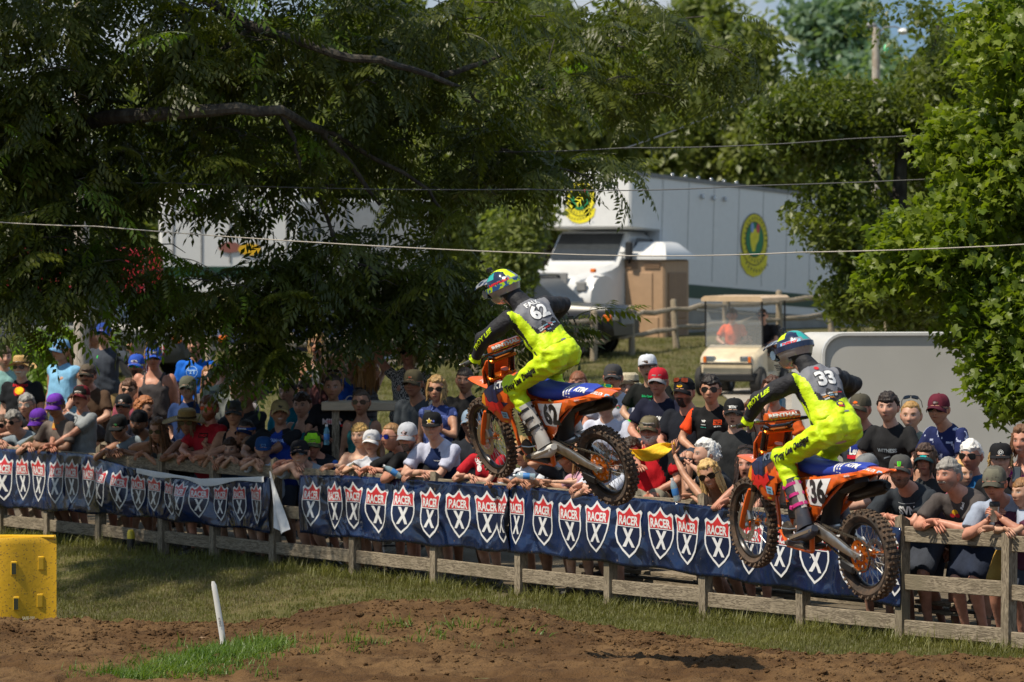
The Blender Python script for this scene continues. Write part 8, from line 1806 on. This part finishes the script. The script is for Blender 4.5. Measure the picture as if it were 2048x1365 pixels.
# ================================================================= TREES
M_BARK = mat('tree_bark', (.030, .024, .018), .9, color2=(.10, .09, .07), mix=(.42, .72), vscale=9, bump=1.0, bscale=22, stretch=(1, 1, .4))
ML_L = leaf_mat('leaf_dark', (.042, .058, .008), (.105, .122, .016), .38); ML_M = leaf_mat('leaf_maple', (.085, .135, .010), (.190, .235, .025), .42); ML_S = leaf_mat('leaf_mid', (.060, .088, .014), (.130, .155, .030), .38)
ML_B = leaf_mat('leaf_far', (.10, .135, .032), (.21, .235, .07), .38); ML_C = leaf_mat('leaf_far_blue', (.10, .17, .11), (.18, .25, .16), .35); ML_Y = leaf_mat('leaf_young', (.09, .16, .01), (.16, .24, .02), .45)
def leaflet(mb, p, d, n, L_, w, bend=.25):
 d = d.normalized(); s = d.cross(n).normalized(); q = p + d * L_ * .45 - n * bend * L_ * .08; e = p + d * L_ * .95 - n * bend * L_ * .5
 mb.add([p, q + s * w, q + n * -.10 * w, q - s * w, e], [(0, 1, 2), (0, 2, 3), (1, 4, 2), (2, 4, 3)])
def compound(mb, o, d, up, L_=.26, k=9, rr=random):
 d = d.normalized(); side = d.cross(up).normalized(); n = side.cross(d).normalized(); npair = (k - 1) // 2; p = o.copy(); prev = p
 for i in range(npair + 1):
  t = (i + 1) / (npair + 1); p = o + d * L_ * t - Vector((0, 0, .30 * L_ * t * t)); mb.add([prev, p, p + n * .004], [(0, 1, 2)]); prev = p
  if i < npair:
   for s in (-1, 1): leaflet(mb, p, side * s + d * .55 - Vector((0, 0, .55 + rr.uniform(0, .3))), n, .100 * (1.1 - .25 * t) * rr.uniform(.85, 1.15), .0185)
  else: leaflet(mb, p, d - Vector((0, 0, .5)), n, .105, .018)
def spray_src(mat_, seed, nl=7, L_=.45, cl=.24):
 rr = random.Random(seed); mb = MB(); pts = [Vector((0, 0, 0))]; d = Vector((1, 0, .12))
 for i in range(nl):
  t = (i + 1) / nl; o = Vector((L_ * t, .03 * math.sin(3 * t + seed), .05 * t - .16 * t * t)); a = (1 if i % 2 else -1) * rr.uniform(.5, 1.2); dd = Vector((math.cos(a), math.sin(a), rr.uniform(-.45, .1)))
  compound(mb, o, dd, Vector((0, 0, 1)), cl * rr.uniform(.8, 1.15), 9, rr); pts.append(o)
 mb.tube(pts, [.006 * (1 - .7 * i / len(pts)) for i in range(len(pts))], 4); return source('spray', mb.mesh('leaf_spray', mat_, smooth=False, fix=False))
def maple_leaf(mb, p, d, n, r):
 d = d.normalized(); s = d.cross(n).normalized(); n = s.cross(d)
 pol = [(0, -.05), (.30, -.12), (.62, .02), (.45, .22), (.85, .50), (.42, .52), (.30, .70), (0, 1.05), (-.30, .70), (-.42, .52), (-.85, .50), (-.45, .22), (-.62, .02), (-.30, -.12)]
 vs = [p + d * (.35 * r)] + [p + s * x * r * .62 + d * y * r - n * (.16 * (x * x) * r + .10 * y * y * r) for x, y in pol]; m = len(pol)
 mb.add(vs, [(0, 1 + i, 1 + (i + 1) % m) for i in range(m)])
def cluster_src(kind, mat_, seed, n, R_, size):
 rr = random.Random(seed); mb = MB()
 for i in range(n):
  v = Vector((rr.gauss(0, 1), rr.gauss(0, 1), rr.gauss(0, .7))).normalized() * R_ * rr.uniform(.3, 1) ; d = Vector((rr.gauss(0, 1), rr.gauss(0, 1), -.7 + rr.gauss(0, .5))).normalized(); up = Vector((rr.gauss(0, .6), rr.gauss(0, .6), 1)).normalized(); sz = size * rr.uniform(.7, 1.25)
  if kind == 'maple': maple_leaf(mb, v, d, up, sz)
  else: leaflet(mb, v, d, up, sz, sz * .26)
  if i % 5 == 0: mb.add([Vector((0, 0, 0)), v, v * .98 + Vector((0, 0, .006))], [(0, 1, 2)])
 return source('cluster', mb.mesh('leaf_cluster', mat_, smooth=False, fix=False))
def lobes_pts(lobes, gaps=(), surf=.45):
 out = []
 for (px, py, rx, ry, Y, rY, n) in lobes:
  u = NR.normal(size=(n, 3)); u /= np.linalg.norm(u, axis=1)[:, None]; rad = NR.uniform(0, 1, n) ** surf
  c = P(px, py, Y); q = u * rad[:, None] * np.array([rx * Y / FPX, rY, ry * Y / FPX]) + np.array(c); out.append(q)
 q = np.concatenate(out)
 if gaps:
  X = q[:, 0] / q[:, 1] * FPX + 1024; Z_ = HZ + (CH - q[:, 2]) / q[:, 1] * FPX; keep = np.ones(len(q), bool)
  for (gx, gy, gr, gs, pr) in gaps: keep &= ~((((X - gx) / gr) ** 2 + ((Z_ - gy) / gs) ** 2 < 1) & (NR.uniform(0, 1, len(q)) < pr))
  q = q[keep]
 return q
def limbs(root, o0, specs, name='limb'):
 for pts, r0, r1 in specs:
  p3 = [P(*p) - o0 for p in pts]; d = []
  for i in range(len(p3) - 1):
   for t in (0, .33, .66): d.append(p3[i].lerp(p3[i+1], t) + Vector(NR.normal(0, .012, 3)))
  d.append(p3[-1]); n = len(d); mb = MB(); mb.tube(d, [r0 + (r1 - r0) * i / (n - 1) for i in range(n)], 9); mb.build(name, M_BARK, root)
def twigs(root, o0, q, n, L_, m=None, r=.008):
 mb = MB(); ii = NR.choice(len(q), n, replace=False)
 for i in ii:
  a = Vector(q[i]) - o0; d = Vector(NR.normal(0, 1, 3)); d.z = -abs(d.z) * .4; d.normalize(); b = a + d * L_ * NR.uniform(.5, 1.3); c = a.lerp(b, .5) + Vector((0, 0, .05)); mb.tube([a, c, b], [r, r * .8, r * .4], 4)
 o = mb.build('twigs', M_BARK, root, fix=False); o['kind'] = 'stuff'
def tree(label, base, q, srcs, rots_tilt=.5, scl=(.8, 1.3), trunk=None, leafmesh=None, nleaf=0, group=None, cat='tree', name='tree', crown='foliage'):
 o0 = Vector(base); r = empty(name, o0, (0, 0, 0), label, cat, group); n = len(q)
 f = scatter(crown, q - np.array(o0), np.stack([NR.normal(0, rots_tilt, n), NR.normal(0, rots_tilt, n), NR.uniform(0, 6.28, n)], 1), NR.uniform(scl[0], scl[1], n), srcs, r)
 if trunk: mb = MB(); mb.tube([Vector(p) - o0 for p, _ in trunk], [x for _, x in trunk], 12); mb.build('trunk', M_BARK, r)
 return r
# --- big overhanging tree
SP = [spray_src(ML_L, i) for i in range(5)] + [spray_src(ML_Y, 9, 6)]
LB = [(40, 90, 260, 190, 46, 1.8, 206), (330, 60, 260, 150, 46, 1.8, 181), (640, 60, 260, 160, 47, 1.8, 130), (900, 110, 240, 170, 48, 1.6, 131), (1180, 110, 220, 150, 52, 1.4, 98), (1390, 100, 140, 120, 53, 1, 48), (60, 330, 200, 200, 46, 1.5, 164), (330, 330, 210, 150, 46.5, 1.6, 111), (600, 300, 200, 150, 47, 1.5, 79), (830, 360, 180, 150, 48, 1.4, 84),
  (170, 525, 230, 75, 46, 1.2, 96), (450, 585, 190, 70, 46.5, 0.9, 76), (525, 695, 55, 55, 46.5, 0.4, 22), (640, 520, 150, 95, 47, 1.1, 54), (800, 550, 140, 85, 47.5, 1, 56), (930, 620, 75, 85, 47.5, 0.7, 46), (40, 560, 60, 110, 45.5, 0.6, 41), (1010, 300, 140, 110, 48.5, 1, 51), (1200, 340, 110, 35, 49, 0.5, 30), (1140, 640, 55, 50, 47, 0.4, 13), (1170, 390, 60, 30, 49, 0.4, 4), (730, 640, 70, 30, 47, 0.5, 25),
  (-700, -500, 750, 420, 44.5, 3, 239), (-150, -450, 500, 300, 44.5, 2.6, 166), (450, -350, 450, 260, 45.5, 2.2, 119)]
GP = [(815, 690, 120, 60, .85), (650, 720, 70, 50, .8), (560, 760, 50, 40, .6), (1155, 400, 55, 50, .8), (163, 620, 34, 110, .95), (230, 660, 130, 40, .7), (400, 690, 40, 30, .8), (830, 690, 60, 30, .7), (700, 380, 90, 60, .6), (900, 300, 80, 60, .5), (860, 470, 60, 50, .5), (620, 180, 70, 40, .5), (980, 160, 80, 40, .4), (1180, 400, 150, 70, .75), (1290, 430, 120, 100, .9), (1130, 480, 90, 60, 1), (1180, 560, 100, 60, 1), (1250, 620, 80, 70, .9), (50, 95, 60, 50, .95), (270, 60, 75, 50, .92), (360, 420, 80, 60, .5), (1140, 400, 80, 60, .8), (160, 20, 60, 30, .8), (1000, 420, 60, 60, .6), (330, 290, 60, 55, .75), (420, 480, 90, 70, .7), (500, 470, 60, 60, .5), (560, 210, 40, 30, .6), (360, 440, 50, 30, .9), (640, 250, 60, 40, .5), (700, 30, 50, 30, .6), (130, 530, 60, 35, .5), (800, 290, 60, 50, .5), (760, 440, 60, 50, .45), (300, 520, 60, 40, .5), (450, 40, 40, 30, .6)]
q = lobes_pts(LB, GP); base = Vector((-7.3, 48.5, 0)); idx = None
big = empty('tree', base, (0, 0, 0), 'huge dark overhanging tree with feathery compound leaves filling the upper left', 'tree')
n = len(q); yy_ = (q[:, 2] < 4.2) & (q[:, 0] < -3.2); idx = np.where(NR.uniform(0, 1, n) < np.where(yy_, .16, .02), 5, NR.randint(0, 5, n))
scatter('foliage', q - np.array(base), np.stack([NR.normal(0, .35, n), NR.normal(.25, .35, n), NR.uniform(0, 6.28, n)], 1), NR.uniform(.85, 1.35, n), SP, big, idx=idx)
mb = MB(); mb.tube([(0, 0, -.3), (.05, 0, 1), (.2, 0, 2.5), (.5, -.1, 4.6), (.9, -.2, 7.5)], [.50, .40, .36, .32, .2], 14); mb.build('trunk', M_BARK, big)
limbs(big, base, [([(-330, 330, 48), (-60, 262, 47.3), (150, 245, 46.2), (290, 228, 45.2), (430, 220, 44.9), (560, 222, 44.9), (640, 262, 46.2), (700, 330, 46.4), (760, 410, 46.6)], .115, .02), ([(290, 232, 46.3), (360, 170, 46.2), (440, 105, 46), (500, 60, 46)], .09, .03), ([(400, 130, 46.2), (375, 60, 46), (350, -60, 46)], .05, .03),
 ([(300, -60, 47), (480, 40, 46), (680, 112, 45.2), (760, 120, 45.2), (860, 150, 45.6), (930, 180, 47), (960, 205, 47.2)], .065, .015), ([(880, 155, 46.8), (960, 130, 47.2), (1040, 100, 47.6)], .04, .015), ([(-250, 200, 47), (20, 130, 46.5), (60, 120, 46.4)], .12, .04), ([(560, 222, 46), (590, 280, 46), (600, 340, 46)], .035, .015), ([(620, 250, 46.2), (700, 290, 46.6), (860, 380, 47), (900, 450, 47.2)], .035, .012), ([(40, 60, 46.2), (60, 120, 46.4)], .04, .03), ([(130, 20, 46.4), (150, 90, 46.4)], .05, .03), ([(640, 400, 46.5), (690, 520, 46.7), (790, 560, 47)], .025, .01), ([(1000, 300, 48), (1100, 330, 48.5), (1230, 370, 49)], .02, .006)])
twigs(big, base, q, 420, .55)
lm = MB(); compound(lm, Vector((0, 0, 0)), Vector((1, 0, -.1)), Vector((0, 0, 1)), .28, 11, random.Random(3)); leafm = lm.mesh('leaf', ML_L, smooth=False, fix=False); lm = MB(); compound(lm, Vector((0, 0, 0)), Vector((1, 0, -.1)), Vector((0, 0, 1)), .30, 11, random.Random(5)); leafy = lm.mesh('leaf', ML_Y, smooth=False, fix=False)
qf = q[(q[:, 2] < 5.9) & (q[:, 0] / q[:, 1] > -.125) & (q[:, 1] < 48.2)]; ii = NR.choice(len(qf), 300, replace=False)
for i in ii:
 p = qf[i]; o = link('leaf', leafy if (p[0] < -2.5 and NR.uniform() < .3) else leafm, big); o.location = Vector((p[0], p[1] - NR.uniform(.1, .5), p[2] - .1)) - base; o.rotation_euler = (NR.normal(0, .4), NR.normal(.5, .4), NR.uniform(0, 6.28)); s = NR.uniform(.8, 1.25); o.scale = (s, s, s)
# --- maple at the right edge
q = lobes_pts([(2060, 120, 150, 190, 45.5, 1.0, 330), (2040, 380, 190, 190, 45.5, 1.1, 420), (1880, 500, 140, 100, 45.2, .8, 200), (2010, 640, 130, 130, 45, .8, 250), (2045, 780, 95, 80, 44.6, .6, 110), (1800, 560, 80, 60, 45.3, .5, 60), (1940, 300, 110, 90, 45.6, .8, 130), (2250, 300, 180, 450, 45.5, 1.0, 420), (1985, 45, 90, 60, 46, .6, 60), (1960, 745, 45, 25, 44.6, .3, 12)])
base = Vector((7.2, 46, 0)); r = tree('sunlit maple with large bright green lobed leaves along the right edge', base, q, [cluster_src('maple', ML_M, i, 12, .20, .088) for i in range(4)], .3, trunk=[((7.2, 46, -.3), .28), ((7.1, 46, 2.5), .22), ((6.9, 45.8, 5), .16), ((6.5, 45.6, 7.5), .08)])
limbs(r, base, [([(2330, 560, 45.8), (2150, 520, 45.5), (1980, 520, 45.3), (1850, 530, 45.2)], .07, .015), ([(2330, 420, 45.8), (2120, 300, 45.5), (1980, 280, 45.5)], .06, .015), ([(2330, 700, 45.6), (2120, 700, 45), (2020, 740, 44.7)], .05, .012), ([(2300, 250, 45.8), (2120, 100, 45.5), (2000, 60, 45.8)], .05, .012)])
mb = MB(); maple_leaf(mb, Vector((0, 0, 0)), Vector((0, 0, -1)), Vector((0, -1, 0)), .13); ml = mb.mesh('leaf', ML_M, smooth=False, fix=False)
qf = q[(q[:, 0] / q[:, 1] < .124)]; ii = NR.choice(len(qf), min(290, len(qf)), replace=False)
for i in ii:
 p = qf[i]; o = link('leaf', ml, r); o.location = Vector((p[0], p[1] - NR.uniform(.2, .6), p[2])) - base; o.rotation_euler = (NR.normal(-.5, .5), NR.normal(0, .6), NR.normal(0, .8)); s = NR.uniform(.7, 1.2); o.scale = (s, s, s)
# --- mid tree in front of the truck's rear
q = lobes_pts([(1690, 240, 150, 100, 68, 1.8, 320), (1860, 160, 140, 150, 68, 1.8, 380), (1600, 235, 90, 80, 67, 1.2, 190), (1700, 380, 100, 80, 67, 1.2, 130), (1700, 470, 90, 80, 67, 1.3, 140), (1790, 560, 130, 100, 67, 1.5, 380), (1640, 440, 60, 35, 66.5, .8, 60), (1900, 560, 130, 130, 67, 1.5, 330), (1700, 580, 60, 60, 67, .9, 90), (1790, 50, 90, 45, 68, 1.2, 70), (1910, 330, 100, 130, 68, 1.5, 190)], [(1760, 355, 45, 60, .9), (1785, 100, 75, 85, .95), (1640, 430, 90, 45, .6), (1640, 540, 60, 50, .7), (1700, 330, 40, 30, .5), (1570, 60, 60, 60, 1), (1880, 60, 40, 40, .7)])
base = Vector((6.2, 67.5, gh(6.2, 67.5))); r = tree('mid green small leaved tree standing before the rear of the truck', base, q, [cluster_src('s', ML_S, 20 + i, 34, .30, .115) for i in range(4)], .4, trunk=[((6.2, 67.5, -.2), .22), ((6.1, 67.5, 3), .17), ((6.2, 67.5, 5.4), .08)]); limbs(r, base, [([(1800, 600, 67.5), (1740, 480, 67.3), (1680, 440, 67)], .06, .015), ([(1800, 420, 67.5), (1720, 300, 67.5), (1620, 250, 67)], .06, .015), ([(1810, 300, 67.6), (1860, 150, 68), (1880, 40, 68)], .07, .02)])
# --- shrubs and far trees
q = lobes_pts([(105, 720, 45, 70, 58, .6, 90), (140, 690, 35, 40, 58, .4, 40)]); tree('bright leafy shrub between the straw hat man and the wooden pole', (P(110, 800, 58).x, 58, 0), q, [spray_src(ML_Y, 40, 6, .4, .2)], .5, name='shrub', cat='shrub')
q = lobes_pts([(1030, 480, 55, 90, 90, .9, 130), (1075, 400, 40, 50, 90, .6, 40), (1000, 560, 60, 50, 90, .9, 60)]); b = P(1020, 690, 90); tree('soft small tree beside the truck cab, left of its bonnet', (b.x, 90, gh(b.x, 90)), q, [cluster_src('s', ML_B, 45, 36, .34, .13)], .5, trunk=[((b.x, 90, 0), .09), ((b.x, 90, 3.5), .05)])
q = lobes_pts([(1990, 640, 120, 60, 100, 2, 160)]); tree('low hedge behind the trailer under the maple', (10.5, 100, 1.0), q, [cluster_src('s', ML_B, 47, 36, .4, .16)], .5, name='shrub', cat='shrub')
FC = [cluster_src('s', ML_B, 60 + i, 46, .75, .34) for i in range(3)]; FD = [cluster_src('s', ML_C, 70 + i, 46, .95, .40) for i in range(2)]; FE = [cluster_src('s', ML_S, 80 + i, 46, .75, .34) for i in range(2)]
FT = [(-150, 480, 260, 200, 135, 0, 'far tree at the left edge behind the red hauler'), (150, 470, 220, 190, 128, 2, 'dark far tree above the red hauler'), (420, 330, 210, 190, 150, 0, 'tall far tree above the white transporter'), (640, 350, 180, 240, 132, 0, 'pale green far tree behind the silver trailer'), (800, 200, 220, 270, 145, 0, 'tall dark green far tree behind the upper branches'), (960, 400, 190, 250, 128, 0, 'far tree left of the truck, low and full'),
  (1100, 180, 230, 300, 140, 0, 'broad far tree directly above the truck cab'), (1330, 200, 220, 260, 150, 0, 'large far tree above the middle of the truck'), (1490, 280, 150, 200, 140, 0, 'far tree above the rear emblem of the truck'), (1400, 100, 90, 110, 160, 0, 'yellow green tree top against the sky'), (1680, 130, 110, 150, 230, 1, 'hazy blue green tree behind the lamp pole'), (1820, 240, 180, 220, 200, 1, 'hazy tree behind the street lamp pole, lower right'), (2000, 200, 200, 300, 170, 2, 'far tree behind the maple'), (1600, 400, 150, 110, 170, 0, 'low dark far tree over the truck roof end')]
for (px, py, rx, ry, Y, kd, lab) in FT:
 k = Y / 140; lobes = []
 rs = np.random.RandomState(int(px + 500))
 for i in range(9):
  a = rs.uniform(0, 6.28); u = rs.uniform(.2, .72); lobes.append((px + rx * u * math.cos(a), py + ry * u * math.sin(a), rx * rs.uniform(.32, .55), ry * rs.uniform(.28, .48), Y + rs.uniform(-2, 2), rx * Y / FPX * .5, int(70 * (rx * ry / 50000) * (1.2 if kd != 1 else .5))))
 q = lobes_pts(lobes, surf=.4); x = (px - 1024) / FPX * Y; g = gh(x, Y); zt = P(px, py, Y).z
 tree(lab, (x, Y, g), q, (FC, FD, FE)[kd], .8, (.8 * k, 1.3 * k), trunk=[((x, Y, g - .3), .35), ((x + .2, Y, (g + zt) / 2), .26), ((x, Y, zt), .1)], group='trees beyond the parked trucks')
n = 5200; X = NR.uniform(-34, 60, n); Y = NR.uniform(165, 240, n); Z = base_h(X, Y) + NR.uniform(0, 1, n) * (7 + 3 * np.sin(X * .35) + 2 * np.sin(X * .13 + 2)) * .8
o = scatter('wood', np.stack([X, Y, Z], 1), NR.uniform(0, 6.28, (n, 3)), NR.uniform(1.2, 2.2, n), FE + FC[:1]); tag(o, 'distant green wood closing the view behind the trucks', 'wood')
